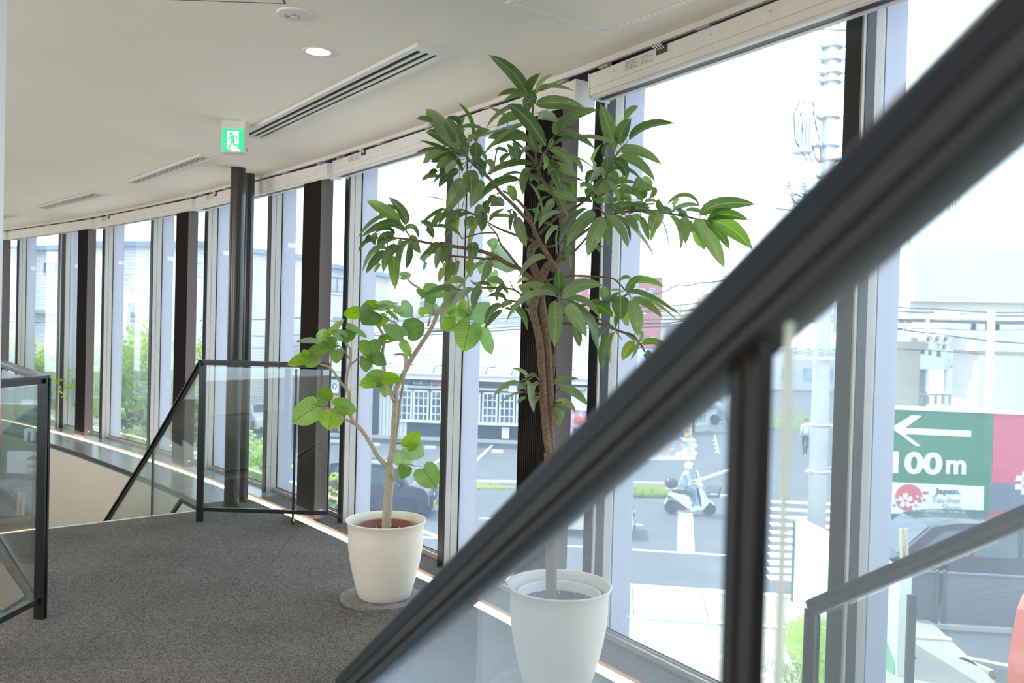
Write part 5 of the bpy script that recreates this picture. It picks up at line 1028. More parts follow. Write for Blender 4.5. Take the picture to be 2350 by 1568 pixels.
# tiled house and cream block behind the shop
t = thing('tiled_house', 'house with grey-blue checkered tile roof rising behind the noodle shop', 'building', (-2, 62, ZG))
H3 = VPl((-7.5, 60), (1, -.06)); b = MB(); H3.box(b, 0, 11.5, 0, 8, ZG, 1.0); b.build('wall', mat('stucco_grey', (.55, .54, .55), .8), t)
TILEB = brick_mat('checker_tile', (.38, .40, .47), (.52, .50, .55), (.30, .31, .36), .45, .22)
for i in range(9): b = MB(); H3.box(b, -.5+i*.18, 12-i*.18, -.8+.45*i, -.3+.45*i, .9+.27*i, 1.2+.27*i); b.build('tile_course', TILEB, t)
b = MB(); H3.box(b, 1.2, 10.3, 3.3, 3.8, 3.3, 3.65); b.build('ridge', TILEB, t)
t = thing('cream_building', 'cream apartment block with a purple shop sign behind the noodle shop roof', 'building', (-12, 75, ZG))
CRM = mat('cream_render', (.72, .70, .64), .85, noise=.04, nscale=.4)
K4 = VPl(Vector((at(835, 700, 74).x, 74)), (1, .10)); b = MB(); uu = K4.pick(1135, 700)[0]; um = K4.pick(945, 700)[0]; K4.box(b, 0, uu, 0, 9, ZG, K4.pick(1000, 622)[1]); K4.box(b, 0, um, .4, 9, ZG, K4.pick(880, 596)[1]); b.build('wall', CRM, t)
win(t, K4, 964, 692, 977, 707, 0, FRAMEB, WGLS); win(t, K4, 905, 694, 913, 707, 0, FRAMEB, WGLS); win(t, K4, 1020, 660, 1040, 678, 0, FRAMEB, WGLS, 2)
b = MB(); K4.pbox(b, 958, 612, 985, 622, .5, 3); b.build('roof_unit', mat('unit_grey', (.40, .45, .5), .6), t)
b = MB(); K4.pbox(b, 850, 640, 886, 667, -.4, -.1); sb = b.build('sign_board', mat('sign_purple', (.22, .22, .34), .6), t); text('ナール', K4, 858, 646, 884, 660, -.4, LW, sb)

# ------------------------------------------------------------------ brick apartment house, far left
t = thing('brick_apartments', 'pale brick apartment house with blue-grey eaves beyond the trees', 'building', (-18, 48, ZG))
cA = at(457, 700, 42); lA = at(-60, 700, 50.5); rB = at(895, 700, 66)
PA_ = VPl(cA, cA-lA); PB_ = VPl(cA, rB-cA)
zt = cA.z*0+at(457, 562, 42).z; La = (lA-cA).xy.length; Lb = (rB-cA).xy.length
b = MB(); PA_.box(b, -La, 0, 0, 8, ZG, zt-.1); PB_.box(b, 0, Lb, 0, 8, ZG, zt-.1); b.build('wall', BRICKP, t)
b = MB(); PA_.box(b, -La-.4, .3, -.6, 8, zt-.1, zt+.16); PB_.box(b, -.3, Lb+.4, -.6, 8, zt-.12, zt+.16); b.build('eaves', mat('eaves_blue', (.22, .30, .38), .6), t)
for x0, y0, x1, y1, vp, n in ((103, 603, 130, 636, PA_, 2), (215, 601, 236, 634, PA_, 2), (303, 600, 347, 634, PA_, 1), (372, 600, 400, 634, PA_, 2), (579, 617, 614, 658, PB_, 2), (757, 637, 789, 673, PB_, 2), (588, 781, 616, 801, PB_, 1), (660, 630, 690, 668, PB_, 2)):
    win(t, vp, x0, y0, x1, y1, -.02, FRAMEB, WGLS, n, 1, .08)
b = MB(); PA_.pbox(b, -20, 634, 390, 714, -1.1, -.9); b.build('balcony_parapet', BRICKP, t)
b = MB(); u0, u1, z0, z1 = PA_.rc(-20, 714, 390, 722); PA_.box(b, u0, u1, -1.1, 0, z0, z1); b.build('balcony_slab', mat('slab_shade', (.34, .34, .36), .8), t)
b = MB(); u0, u1, z0, z1 = PA_.rc(-20, 630, 390, 632); PA_.box(b, u0, u1, -1.02, -.98, z0, z1)
for i in range(30): u = u0+(u1-u0)*i/29; PA_.box(b, u-.02, u+.02, -1.02, -.98, z0-.25, z1)
b.build('balcony_rail', STEELW, t)
for x in (293, 320): win(t, PA_, x-12, 744, x+10, 760, -.02, FRAMEB, WGLS)
b = MB(); u0, u1, z0, z1 = PB_.rc(500, 663, 860, 667); PB_.box(b, u0, u1, -.12, 0, z0, z1); b.build('band_course', CRM, t)
b = MB()
for i in range(9): PA_.pbox(b, 452, 592+5*i, 470, 594+5*i, -.1, 0)
b.build('louvre_vent', WTRIM, t)
# white ventilation duct in front of it
t = thing('ventilation_duct', 'white ventilation duct and post in front of the brick apartments', 'duct', at(286, 760, 26))
V5 = VPl((at(286, 700, 26).x, 26), (1, .12))
for nm, x0, y0, x1, y1, v0, v1 in (('post', 278, 660, 294, 800, 0, .22), ('cap', 276, 657, 296, 661, -.04, .26), ('cross_pipe', 296, 683, 480, 695, .02, .18), ('frame_leg', 452, 640, 457, 780, 0, .1), ('frame_leg', 464, 640, 468, 780, 0, .1)):
    b = MB(); u0_, u1_, z0_, z1_ = V5.rc(x0, y0, x1, y1); V5.box(b, u0_, u1_, v0, v1, ZG if nm in ('post', 'frame_leg') else z0_, z1_); b.build(nm, STEELW, t, bevel=.02)
for i in range(5):
    y0, y1 = 628+i*34, 628+(i+1)*34; b = MB(); sh = (6-3*i) if i < 2 else 0; V5.pbox(b, 318-sh+4*i, y0+2, 402+sh-4*i, y1, -.4, .9); V5.pbox(b, 315-sh+4*i, y0, 405+sh-4*i, y0+3, -.45, .95); b.build('duct_section', STEELW, t)
b = MB(); u, z = V5.pick(303, 687); b.lathe([(.001, -.1), (.14, -.1), (.16, 0), (.16, .08), (.001, .08)], (0,0,0), 20); b.v = [tuple(V5.P(u+x, zz_, z+y)) for x, y, zz_ in b.v]; b.build('flange', STEELW, t)
# ------------------------------------------------------------------ street trees
LEAFT = leaf_mat('street_tree_leaf', (.27, .40, .07), (.33, .46, .09), (.36, .46, .14), .5, 6, .04, .5, .1, .0)
TBARK = mat('street_bark', (.16, .13, .11), .9, noise=.3, nscale=20)
def tree(pos, ztop, zlow, rad, n, label, seed, group='street trees outside the windows'):
    t = thing('street_tree', label, 'tree', (pos.x, pos.y, ZG), group); rg = random.Random(seed); zc = (ztop+zlow)/2; hh = (ztop-zlow)/2
    b, Q = branch_mesh([(pos.x, pos.y, ZG), (pos.x+.05, pos.y, (ZG+zlow)/2), (pos.x-.04, pos.y, zlow+.2), (pos.x+.03, pos.y+.05, zc)], .09, .035, 8); b.build('trunk', TBARK, t, smooth=True)
    cl = []
    for k in range(22):
        while True:
            v = Vector((rg.uniform(-1, 1), rg.uniform(-1, 1), rg.uniform(-1, 1)))
            if v.length < 1: break
        c = Vector((pos.x+v.x*rad*.85, pos.y+v.y*rad*.85, zc+v.z*hh*.85)); cl.append(c)
        m = Vector((pos.x, pos.y, zlow+(c.z-zlow)*.35)); b = MB(); b.tube([m, m.lerp(c, .5)+Vector((0,0,.08)), c], [.026, .014, .006], 5); b.build('branch', TBARK, t)
    b = MB(); uvs = []
    for i in range(n):
        c = cl[i % len(cl)]; v = Vector((rg.gauss(0, .17), rg.gauss(0, .17), rg.gauss(0, .15)))*(rad/.9); p = c+v
        L = rg.uniform(.055, .10); d = Vector((rg.uniform(-1, 1), rg.uniform(-1, 1), rg.uniform(-.9, .3))).normalized(); sd = d.orthogonal().normalized(); sd = (sd+d.cross(sd)*rg.uniform(-1, 1)).normalized()*L*.24
        b.v += [tuple(p), tuple(p+d*L*.5+sd), tuple(p+d*L), tuple(p+d*L*.5-sd)]; o = 4*i; b.f.append((o, o+1, o+2, o+3)); b.m.append(0); uvs += [(.5, 0), (1, .5), (.5, 1), (0, .5)]
    o = b.build('foliage', LEAFT, t); uvset(o.data, uvs); o['kind'] = 'stuff'
tree(at(98, 850, 12.5), at(98, 722, 12.5).z, at(98, 1000, 12.5).z, .72, 6500, 'street tree with a bare forked trunk, seen left of the first brown blind stack', 1)
tree(at(20, 850, 14.5), at(20, 735, 14.5).z, at(20, 1000, 14.5).z, .8, 4000, 'street tree mostly behind the white wall edge', 2)
tree(at(308, 870, 11.2), at(308, 756, 11.2).z, at(308, 1050, 11.2).z, .85, 8000, 'bright green street tree between the two left blind stacks', 3)
tree(at(436, 850, 12.2), at(436, 742, 12.2).z, at(436, 1050, 12.2).z, .72, 6500, 'street tree behind the sloping glass guard and the second blind stack', 4)
tree(at(212, 880, 12.6), at(212, 752, 12.6).z, at(212, 1010, 12.6).z, .65, 5000, 'street tree glimpsed beside the first brown blind stack', 5)
tree(at(585, 1060, 10.2), at(585, 985, 10.2).z, at(585, 1170, 10.2).z, .42, 1800, 'low leafy tree top at the foot of the window behind the black columns', 6)
tree(at(768, 1130, 9.0), at(768, 1085, 9).z, at(768, 1180, 9).z, .17, 160, 'sparse tree tip behind the end of the glass guardrail', 7)
def shrub(name, label, cat, c, rad, h, n, seed, blade=False, m_=LEAFT):
    rg = random.Random(seed); b = MB(); uvs = []
    for i in range(n):
        a, r = rg.uniform(0, 6.28), sqrt(rg.random()); p = Vector((c.x+rad[0]*r*cos(a), c.y+rad[1]*r*sin(a), c.z+(0 if blade else h*rg.random()*(1-r*r*.6))))
        if blade: L = h*rg.uniform(.5, 1)*(1-.5*r); d = Vector((rg.gauss(0, .35), rg.gauss(0, .35), 1)).normalized(); w = .025
        else: L = rg.uniform(.07, .13); d = Vector((rg.uniform(-1, 1), rg.uniform(-1, 1), rg.uniform(-.3, .9))).normalized(); w = L*.26
        sd = d.orthogonal().normalized()*w
        b.v += [tuple(p-(sd if blade else sd*0)), tuple(p+d*L*.5+sd), tuple(p+d*L), tuple(p+d*L*.5-sd)]; o = 4*i; b.f.append((o, o+1, o+2, o+3)); b.m.append(0); uvs += [(.5, 0), (1, .5), (.5, 1), (0, .5)]
    o = b.build(name, m_); uvset(o.data, uvs); return tag(o, label, cat, None, 'stuff')
GRASSM = leaf_mat('verge_grass_leaf', (.27, .36, .11), (.30, .38, .13), (.32, .38, .16), .4, 6, .04, .6, .0, 0)
v0 = onz(1470, 1146, ZG); shrub('verge_grass', 'long unmown grass on the verge behind the scooter', 'grass', v0+Vector((-.3, .8, 0)), (2.4, .55), .55, 2600, 3, True, GRASSM)
v0 = onz(1120, 1130, ZG); shrub('verge_grass', 'dry low grass strip seen left of the tall plant stack', 'grass', v0+Vector((-2, .8, 0)), (3.0, .4), .22, 1200, 4, True, GRASSM)
p = onz(1865, 1500, ZG); shrub('garden_shrub', 'bright green shrub at the foot of the white wall outside', 'shrub', Vector((p.x-.15, 14.6, ZG)), (.5, 1.5), .95, 2600, 8)
shrub('garden_grass', 'sunlit grass in front of the white wall, right of the near handrail post', 'grass', Vector((5.0, 13.6, ZG)), (.7, 1.6), .35, 2400, 9, True, GRASSM)
p = onz(1800, 985, ZG); shrub('clipped_hedge', 'clipped hedge across the street left of the utility pole', 'hedge', Vector((p.x, p.y, ZG)), (2.6, 1.2), 1.3, 1800, 10)

# ------------------------------------------------------------------ vehicles
CARGL = mat('car_glass', (.07, .10, .12), .12, spec=.4, noise=.3, nscale=2)
HLAMP = mat('headlamp', (.75, .78, .80), .1, spec=.9); TLAMP = mat('tail_lamp', (.55, .04, .03), .25); CHR = MATS['chrome']; BLKP = mat('black_plastic', (.03, .03, .033), .5)
YPL = mat('yellow_plate', (.80, .58, .06), .5); WPL = mat('white_plate', (.75, .77, .74), .5); PINK = mat('plate_ink', (.04, .05, .04), .6)
def car(label, pos, ang, L, Wd, Hh, prof, glassp, col, plate=None, name='car', group=None, wx=(.2, .8), wr=.28, belt=.9, metal=.4, rough=.25, tum=.14):
    """prof: body outline (x along length from the rear, z); glassp: list of side window outlines"""
    t = thing(name, label, 'car', pos, group); ca, sa = cos(ang), sin(ang)
    def Wp(x, y, z): return Vector((pos[0]+(x-L/2)*ca-y*sa, pos[1]+(x-L/2)*sa+y*ca, pos[2]+z))
    def hw(z, x): 
        k = max(0, (z-belt)/(Hh-belt)); e = min(1, max(0, min(x, L-x)/.35)); return Wd/2*(.90+.10*sqrt(e))-tum*k-(.03 if z < .35 else 0)
    PT = car_paint(col, metal, rough)
    n = len(prof); b = MB(); ys = (-1, -.9, 0, .9, 1)
    for j in ys:
        for x, z in prof:
            ed = .0 if abs(j) < 1 else -.02; b.v.append(tuple(Wp(x, j*hw(z, x), z+ed*(1 if z > .5 else 0))))
    for j in range(4):
        for i in range(n): b.f.append((j*n+i, j*n+(i+1) % n, (j+1)*n+(i+1) % n, (j+1)*n+i)); b.m.append(0)
    b.f += [tuple(range(n))[::-1], tuple(range(4*n, 5*n))]; b.m += [0, 0]
    o = b.build('body', PT, t); smooth_angle(o, 40); bm = bmesh.new(); bm.from_mesh(o.data); bmesh.ops.recalc_face_normals(bm, faces=bm.faces); bm.to_mesh(o.data); bm.free()
    for gp in glassp['side']:
        for sd in (-1, 1):
            b = MB(); q = [Wp(x, sd*(hw(z, x)+.006), z) for x, z in gp]; b.poly(q if sd < 0 else q[::-1]); b.poly([v-Vector((-sa*sd*.02, ca*sd*.02, 0)) for v in (q[::-1] if sd < 0 else q)]); b.build('side_window', CARGL, t)
    for nm, (xa, za, xb, zb2) in glassp['end'].items():
        b = MB(); nx_, nz_ = -(zb2-za), (xb-xa); l = hypot(nx_, nz_); s_ = 1 if nm == 'windscreen' else -1; nx_, nz_ = nx_/l*.012, nz_/l*.012
        if nz_ < 0: nx_, nz_ = -nx_, -nz_
        q = [Wp(xa+nx_, -hw(za, xa)*.90, za+nz_), Wp(xa+nx_, hw(za, xa)*.90, za+nz_), Wp(xb+nx_, hw(zb2, xb)*.86, zb2+nz_), Wp(xb+nx_, -hw(zb2, xb)*.86, zb2+nz_)]
        b.hexa([v-Vector((0,0,.02)) for v in q]+q); b.build(nm, CARGL, t)
    for fx in wx:
        for sd in (-1, 1):
            c = Wp(fx*L, sd*(Wd/2-.09), wr); R = Matrix.Rotation(ang, 4, 'Z') @ Matrix.Rotation(pi/2, 4, 'X')
            b = MB(); b.lathe([(wr*.62, -.08), (wr*.95, -.085), (wr, -.06), (wr, .06), (wr*.95, .085), (wr*.62, .08)], c, 22, R); w = b.build('wheel', RUBB, t, smooth=True)
            b = MB(); b.lathe([(.02, -.07), (wr*.55, -.082), (wr*.64, -.078), (wr*.64, .078), (wr*.55, .082), (.02, .07)], c, 20, R); b.build('hubcap', ALLOY, w, smooth=True)
            b = MB(); c2 = Wp(fx*L, sd*(Wd/2-.085), wr); b.lathe([(wr*1.02, -.09), (wr*1.16, -.092), (wr*1.16, .092), (wr*1.02, .09)], c2+Vector((0,0,.01)), 20, R); b.build('wheel_arch', BLKP, t)
    for sd in (-1, 1):
        b = MB(); b.ball(Wp(L-.16, sd*Wd*.36, .70), .15, 12, 8, (.8, .75, .9), Matrix.Rotation(ang, 4, 'Z')); b.build('headlight', HLAMP, t, smooth=True)
        b = MB(); b.ball(Wp(.06, sd*Wd*.42, .85), .12, 8, 6, (.5, .5, 1.2), Matrix.Rotation(ang, 4, 'Z')); b.build('tail_light', TLAMP, t, smooth=True)
        xm = glassp['end']['windscreen'][0]-.25; b = MB(); b.ball(Wp(xm, sd*(Wd/2+.07), belt+.08), .09, 8, 6, (.6, 1, .8), Matrix.Rotation(ang, 4, 'Z')); b.build('wing_mirror', PT, t, smooth=True)
        for k in (.42, .62):
            b = MB(); b.bar(Wp(k*L-.09, sd*(Wd/2+.012), belt-.10), Wp(k*L+.09, sd*(Wd/2+.012), belt-.10), .02, .025); b.build('door_handle', CHR, t)
    b = MB(); b.bar(Wp(L-.02, -Wd*.27, .55), Wp(L-.02, Wd*.27, .55), .06, .20); b.build('grille', BLKP, t)
    b = MB(); b.bar(Wp(L+.01, -Wd*.36, .30), Wp(L+.01, Wd*.36, .30), .06, .12); b.build('lower_grille', BLKP, t)
    b = MB(); b.lathe([(.001, 0), (.06, 0), (.06, .02), (.001, .025)], Wp(L+.015, 0, .62), 14, Matrix.Rotation(ang, 4, 'Z') @ Matrix.Rotation(pi/2, 4, 'Y')); b.build('badge', CHR, t)
    if plate:
        b = MB(); b.bar(Wp(L+.05, -.19, .36), Wp(L+.05, .19, .36), .02, .18); pl_ = b.build('number_plate', plate, t)
        b = MB()
        for k in range(4): b.bar(Wp(L+.062, -.13+.075*k, .34), Wp(L+.062, -.09+.075*k, .34), .004, .07)
        b.bar(Wp(L+.062, -.10, .42), Wp(L+.062, .10, .42), .004, .025); b.build('plate_digits', PINK, pl_)
    return t
def car_paint(col, metal, rough): return mat('paint_%d_%d_%d' % tuple(int(c*999) for c in col), col, rough, metal=metal, spec=.6, coat=.6)
KEI = [(.02, .25), (0, .55), (.02, .95), (.10, 1.28), (.26, 1.56), (.60, 1.61), (1.9, 1.60), (2.32, 1.50), (2.78, 1.02), (3.22, .94), (3.36, .80), (3.40, .55), (3.38, .22), (3.05, .20), (.35, .20)]
KG = {'side': [[(.42, 1.0), (.42, 1.46), (1.16, 1.50), (1.20, 1.0)], [(1.28, 1.0), (1.26, 1.50), (1.86, 1.49), (2.10, 1.34), (2.10, 1.0)], [(2.16, 1.0), (2.16, 1.28), (2.52, 1.02)]], 'end': {'windscreen': (2.76, 1.04, 2.34, 1.48), 'rear_window': (.06, 1.02, .24, 1.50)}}
fr = onz(992, 1192, ZG); an = radians(-8)
car('dark navy boxy small car with a yellow number plate, behind the heart-leaved fig', (fr.x-1.7*cos(an)-.03, fr.y-1.7*sin(an)+.62, ZG), an, 3.4, 1.46, 1.62, KEI, KG, (.030, .036, .075), YPL)
HAT = [(.02, .25), (0, .60), (.10, .98), (.55, 1.42), (1.0, 1.53), (1.9, 1.53), (2.25, 1.46), (2.85, 1.02), (3.20, .88), (3.36, .70), (3.40, .45), (3.34, .22), (3.05, .20), (.35, .20)]
HG = {'side': [[(.60, 1.0), (.80, 1.36), (1.22, 1.44), (1.26, 1.0)], [(1.34, 1.0), (1.32, 1.45), (1.95, 1.43), (2.40, 1.06), (2.36, 1.0)]], 'end': {'windscreen': (2.82, 1.04, 2.28, 1.44), 'rear_window': (.14, 1.02, .52, 1.40)}}
fr = onz(1462, 1236, ZG)
car('pale cream small car passing behind the tall plant, its rounded front showing', (fr.x-1.72, fr.y+.75, ZG), radians(-6), 3.4, 1.48, 1.53, HAT, HG, (.70, .66, .62), WPL, metal=.1)
SED = [(.02, .28), (0, .75), (.12, .98), (.75, 1.05), (1.25, 1.40), (1.9, 1.47), (2.7, 1.44), (3.45, 1.0), (4.2, .88), (4.48, .70), (4.5, .40), (4.42, .24), (4.0, .22), (.45, .22)]
SG = {'side': [[(1.05, 1.02), (1.4, 1.36), (1.95, 1.40), (1.98, 1.02)], [(2.06, 1.02), (2.04, 1.40), (2.62, 1.37), (3.16, 1.02)]], 'end': {'windscreen': (3.40, 1.04, 2.74, 1.40), 'rear_window': (.82, 1.06, 1.22, 1.37)}}
c_ = onz(588, 992, ZG)
car('white saloon car parked facing the windows, seen between the black columns and a mullion', (c_.x-.1, c_.y+1.6, ZG), radians(-62), 4.5, 1.75, 1.47, SED, SG, (.74, .76, .78), WPL, metal=.1)
VAN = [(.02, .30), (0, .80), (.06, 1.15), (.30, 1.72), (.7, 1.86), (2.8, 1.86), (3.35, 1.76), (4.15, 1.10), (4.62, .98), (4.80, .75), (4.82, .45), (4.75, .26), (4.3, .24), (.5, .24)]
VG = {'side': [[(.45, 1.14), (.55, 1.64), (1.45, 1.70), (1.45, 1.14)], [(1.55, 1.14), (1.55, 1.71), (2.45, 1.71), (2.50, 1.14)], [(2.60, 1.14), (2.56, 1.70), (3.12, 1.66), (3.78, 1.16)]], 'end': {'windscreen': (4.10, 1.14, 3.40, 1.73), 'rear_window': (.08, 1.16, .28, 1.66)}}
xl = at(1975, 1250, 18.9).x
car('black people carrier behind the slatted grey fence, below the green sign', (xl+2.41, 19.3, ZG), radians(180-2), 4.82, 1.8, 1.86, VAN, VG, (.020, .026, .036), None)
p = at(2302, 1420, 13.0)
rh = radians(50)
RED = car('orange-red van at the bottom right corner, only its end in view', (p.x+2.2*cos(rh)+.85*sin(rh), 13.0+2.2*sin(rh)-.85*cos(rh), ZG), rh, 4.4, 1.7, 1.82, [(x*4.4/4.82, z) for x, z in VAN], {'side': [[(x*4.4/4.82, z) for x, z in g_] for g_ in VG['side']], 'end': {'windscreen': (3.74, 1.14, 3.10, 1.70), 'rear_window': (.07, 1.10, .27, 1.66)}}, (.62, .085, .03), WPL, metal=.15)

# ------------------------------------------------------------------ people (skin-modifier bodies)
SKIN = mat('skin', (.48, .30, .22), .6)
def body(name, J, E_, R, m_, parent, sub=1):
    ks = list(J); me = bpy.data.meshes.new(name); me.from_pydata([J[k] for k in ks], [(ks.index(a_), ks.index(b_)) for a_, b_ in E_], [])
    o = bpy.data.objects.new(name, me); COL.objects.link(o); sk = o.modifiers.new('skin', 'SKIN'); sk.use_smooth_shade = True
    for i, k in enumerate(ks): me.skin_vertices[0].data[i].radius = R[k] if isinstance(R[k], tuple) else (R[k], R[k])
    me.skin_vertices[0].data[0].use_root = True
    s_ = o.modifiers.new('sub', 'SUBSURF'); s_.levels = s_.render_levels = sub
    me.materials.append(m_)
    if parent: o.parent = parent; o.matrix_parent_inverse = Matrix.Translation(-parent.location)
    return o
def hand(parent, p, fwd, up, m_):
    f = Vector(fwd).normalized(); u = Vector(up).normalized(); s_ = f.cross(u); b = MB(); p = Vector(p)
    b.ball(p, .042, 8, 6, (1, 1, .6))
    for i, l in enumerate((.06, .07, .075, .065)):
        q = p+s_*(-.027+.018*i)+f*.03; b.tube([q, q+f*l*.5+u*.004, q+f*l*.8-u*.03, q+f*l*.6-u*.05], [.010, .010, .009, .008], 6)
    q = p-s_*.035; b.tube([q, q+f*.02-s_*.018, q+f*.045-s_*.012-u*.02], [.011, .010, .009], 6)
    o = b.build('hand', m_, parent, smooth=True); return o
# scooter: local x forward (to the right of the picture), z up
sp = onz(1583, 1181, ZG); SA_ = radians(-5)
def Sw(x, y, z): return Vector((sp.x+x*cos(SA_)-y*sin(SA_), sp.y+x*sin(SA_)+y*cos(SA_), ZG+z))
SCW = mat('scooter_white', (.80, .81, .80), .3, coat=.4)
t = thing('scooter', 'white scooter with dark top box, windshield and front basket', 'scooter', Sw(0, 0, 0))
def sprism(nm, pts, hw_, m_, par=None, bevel=.012):
    b = MB(); b.prism([Sw(x, -hw_, z) for x, z in pts], Sw(0, hw_*2, 0)-Sw(0, 0, 0)); return b.build(nm, m_, par or t, bevel=bevel)
RW = Matrix.Rotation(SA_, 4, 'Z') @ Matrix.Rotation(pi/2, 4, 'X')
for x in (-.60, .60):
    b = MB(); b.lathe([(.16, -.035), (.205, -.048), (.222, -.03), (.226, 0), (.222, .03), (.205, .048), (.16, .035)], Sw(x, 0, .226), 24, RW); w = b.build('wheel', RUBB, t, smooth=True)
    b = MB(); b.lathe([(.145, -.03), (.165, -.03), (.165, .03), (.145, .03), (.145, -.03)], Sw(x, 0, .226), 22, RW)
    for k in range(6): a_ = k*pi/3; b.bar(Sw(x, 0, .226), Sw(x+.15*cos(a_), 0, .226+.15*sin(a_)), .03, .03)
    b.build('rim', ALLOY, w)
sprism('rear_cowl', [(-.72, .62), (-.60, .72), (-.30, .66), (-.02, .56), (.02, .30), (-.10, .22), (-.30, .36), (-.52, .52)], .13, SCW)
sprism('engine', [(-.62, .18), (-.60, .34), (-.36, .42), (-.12, .30), (-.10, .16), (-.40, .14)], .10, BLKP)
sprism('floorboard', [(-.06, .20), (-.04, .29), (.36, .29), (.44, .34), (.46, .22), (.36, .18)], .15, SCW)
sprism('leg_shield', [(.36, .26), (.30, .62), (.24, .88), (.30, .92), (.44, .74), (.56, .52), (.60, .46), (.50, .30)], .16, SCW)
sprism('inner_shield', [(.33, .28), (.24, .60), (.20, .84), (.25, .88), (.31, .62), (.38, .30)], .13, BLKP)
sprism('front_fender', [(.42, .42), (.50, .50), (.66, .48), (.78, .36), (.76, .32), (.62, .42), (.50, .38)], .07, SCW)
sprism('seat', [(-.60, .73), (-.56, .80), (-.20, .78), (.02, .72), (.04, .64), (-.28, .67)], .12, mat('seat_vinyl', (.05, .06, .08), .5))
b = MB(); b.tube([Sw(.60, .09, .226), Sw(.46, .09, .62)], .022, 6); b.tube([Sw(.60, -.09, .226), Sw(.46, -.09, .62)], .022, 6); b.build('front_fork', BLKP, t)
b = MB(); b.ball(Sw(.27, 0, .96), .13, 12, 8, (1, 1.3, .8)); b.build('handlebar_cowl', SCW, t, smooth=True)
b = MB(); b.tube([Sw(.22, -.34, 1.0), Sw(.28, -.12, .97), Sw(.28, .12, .97), Sw(.22, .34, 1.0)], .016, 6); b.build('handlebar', BLKP, t)
for sd in (-1, 1):
    b = MB(); b.tube([Sw(.25, sd*.20, 1.0), Sw(.22, sd*.28, 1.18)], .008, 5); b.ball(Sw(.22, sd*.29, 1.22), .055, 8, 6, (.3, 1, .7)); b.build('mirror', BLKP, t)
b = MB(); b.hexa([Sw(.30, -.20, 1.0), Sw(.30, .20, 1.0), Sw(.32, .20, 1.0), Sw(.32, -.20, 1.0), Sw(.19, -.16, 1.42), Sw(.19, .16, 1.42), Sw(.205, .16, 1.42), Sw(.205, -.16, 1.42)]); b.build('windshield', glass('scooter_screen', (.9, .93, .93), .08, .7, haze=.35, hcol=(.9, .9, .88)), t)
b = MB(); b.ball(Sw(-.62, 0, 1.0), .21, 16, 10, (1.05, 1.0, .86)); b.build('top_box', mat('box_black', (.045, .055, .075), .3), t, smooth=True)
b = MB(); b.bar(Sw(-.80, 0, 1.02), Sw(-.74, 0, 1.06), .3, .05); b.build('box_reflector', TLAMP, t)
b = MB(); b.bar(Sw(-.80, 0, .80), Sw(-.45, 0, .80), .16, .03); b.build('rack', ALLOY, t)
BASK = mat('basket_wire', (.10, .11, .13), .5)
b = MB()
for i in range(8):
    for (xa, za, xb, zb_) in ((.52, .64, .90, .64),): pass
    k = i/7; b.tube([Sw(.50+.03*0, -.15+.30*k, .60), Sw(.90, -.15+.30*k, .62), Sw(.95, -.17+.34*k, .94)], .006, 3)
for i in range(9):
    k = i/8
    for sd in (-1, 1): b.tube([Sw(.50+.40*k, sd*.15, .60), Sw(.52+.44*k, sd*.17, .92)], .006, 3)
for z, e in ((.60, 0), (.70, .01), (.81, .015), (.93, .02)):
    b.tube([Sw(.50, -.15-e, z), Sw(.90+e*2, -.15-e, z), Sw(.90+e*2, .15+e, z), Sw(.50, .15+e, z), Sw(.50, -.15-e, z)], .009, 4)
b.build('front_basket', BASK, t)
b = MB(); b.bar(Sw(-.02, -.17, .32), Sw(.08, -.17, .40), .03, .14); b.build('side_bag', SCW, t)
b = MB(); b.hexa([Sw(-.82, -.08, .30), Sw(-.82, .08, .30), Sw(-.80, .08, .30), Sw(-.80, -.08, .30), Sw(-.74, -.08, .52), Sw(-.74, .08, .52), Sw(-.72, .08, .52), Sw(-.72, -.08, .52)]); b.build('mudguard', WPL, t)
# the rider
SHIRT = mat('pale_blue_shirt', (.42, .50, .58), .85); JEAN = mat('blue_jeans', (.12, .20, .36), .85); SHOE = mat('white_shoe', (.75, .76, .76), .6); GLOVE = mat('white_glove', (.78, .78, .76), .8)
pr_ = thing('person', 'person in a pale blue shirt, jeans and white helmet riding the scooter', 'person', Sw(-.2, 0, .8))
J = {'pel': Sw(-.20, 0, .86), 'ab': Sw(-.22, 0, 1.02), 'ch': Sw(-.18, 0, 1.22), 'sh': Sw(-.15, 0, 1.33), 'nk': Sw(-.11, 0, 1.42), 'hd': Sw(-.06, 0, 1.52)}; E_ = [('pel', 'ab'), ('ab', 'ch'), ('ch', 'sh'), ('sh', 'nk'), ('nk', 'hd')]; R = {'pel': (.13, .15), 'ab': (.12, .14), 'ch': (.13, .17), 'sh': (.09, .14), 'nk': .05, 'hd': .075}
for s_, y in (('l', 1), ('r', -1)):
    J['s'+s_] = Sw(-.14, y*.18, 1.31); J['e'+s_] = Sw(-.04, y*.25, 1.06); J['w'+s_] = Sw(.16, y*.28, 1.02); E_ += [('sh', 's'+s_), ('s'+s_, 'e'+s_), ('e'+s_, 'w'+s_)]; R['s'+s_] = .068; R['e'+s_] = .05; R['w'+s_] = .032
torso = body('body', J, E_, R, SHIRT, pr_)
b = MB(); b.ball(Sw(-.04, 0, 1.525), .082, 12, 9, (1.05, .86, 1.2)); b.ball(Sw(.052, 0, 1.515), .018, 6, 5, (1.2, .8, 1)); b.ball(Sw(.045, 0, 1.475), .02, 6, 4, (.5, 1.3, .3)); b.tube([Sw(-.10, 0, 1.40), Sw(-.06, 0, 1.50)], .05, 8); b.build('face', SKIN, pr_, smooth=True)
b = MB(); b.ball(Sw(-.08, 0, 1.575), .145, 18, 12, (1.08, .92, .95)); b.v = [v for v in b.v]; b.build('helmet', mat('helmet_white', (.82, .83, .83), .25, coat=.5), pr_, smooth=True)
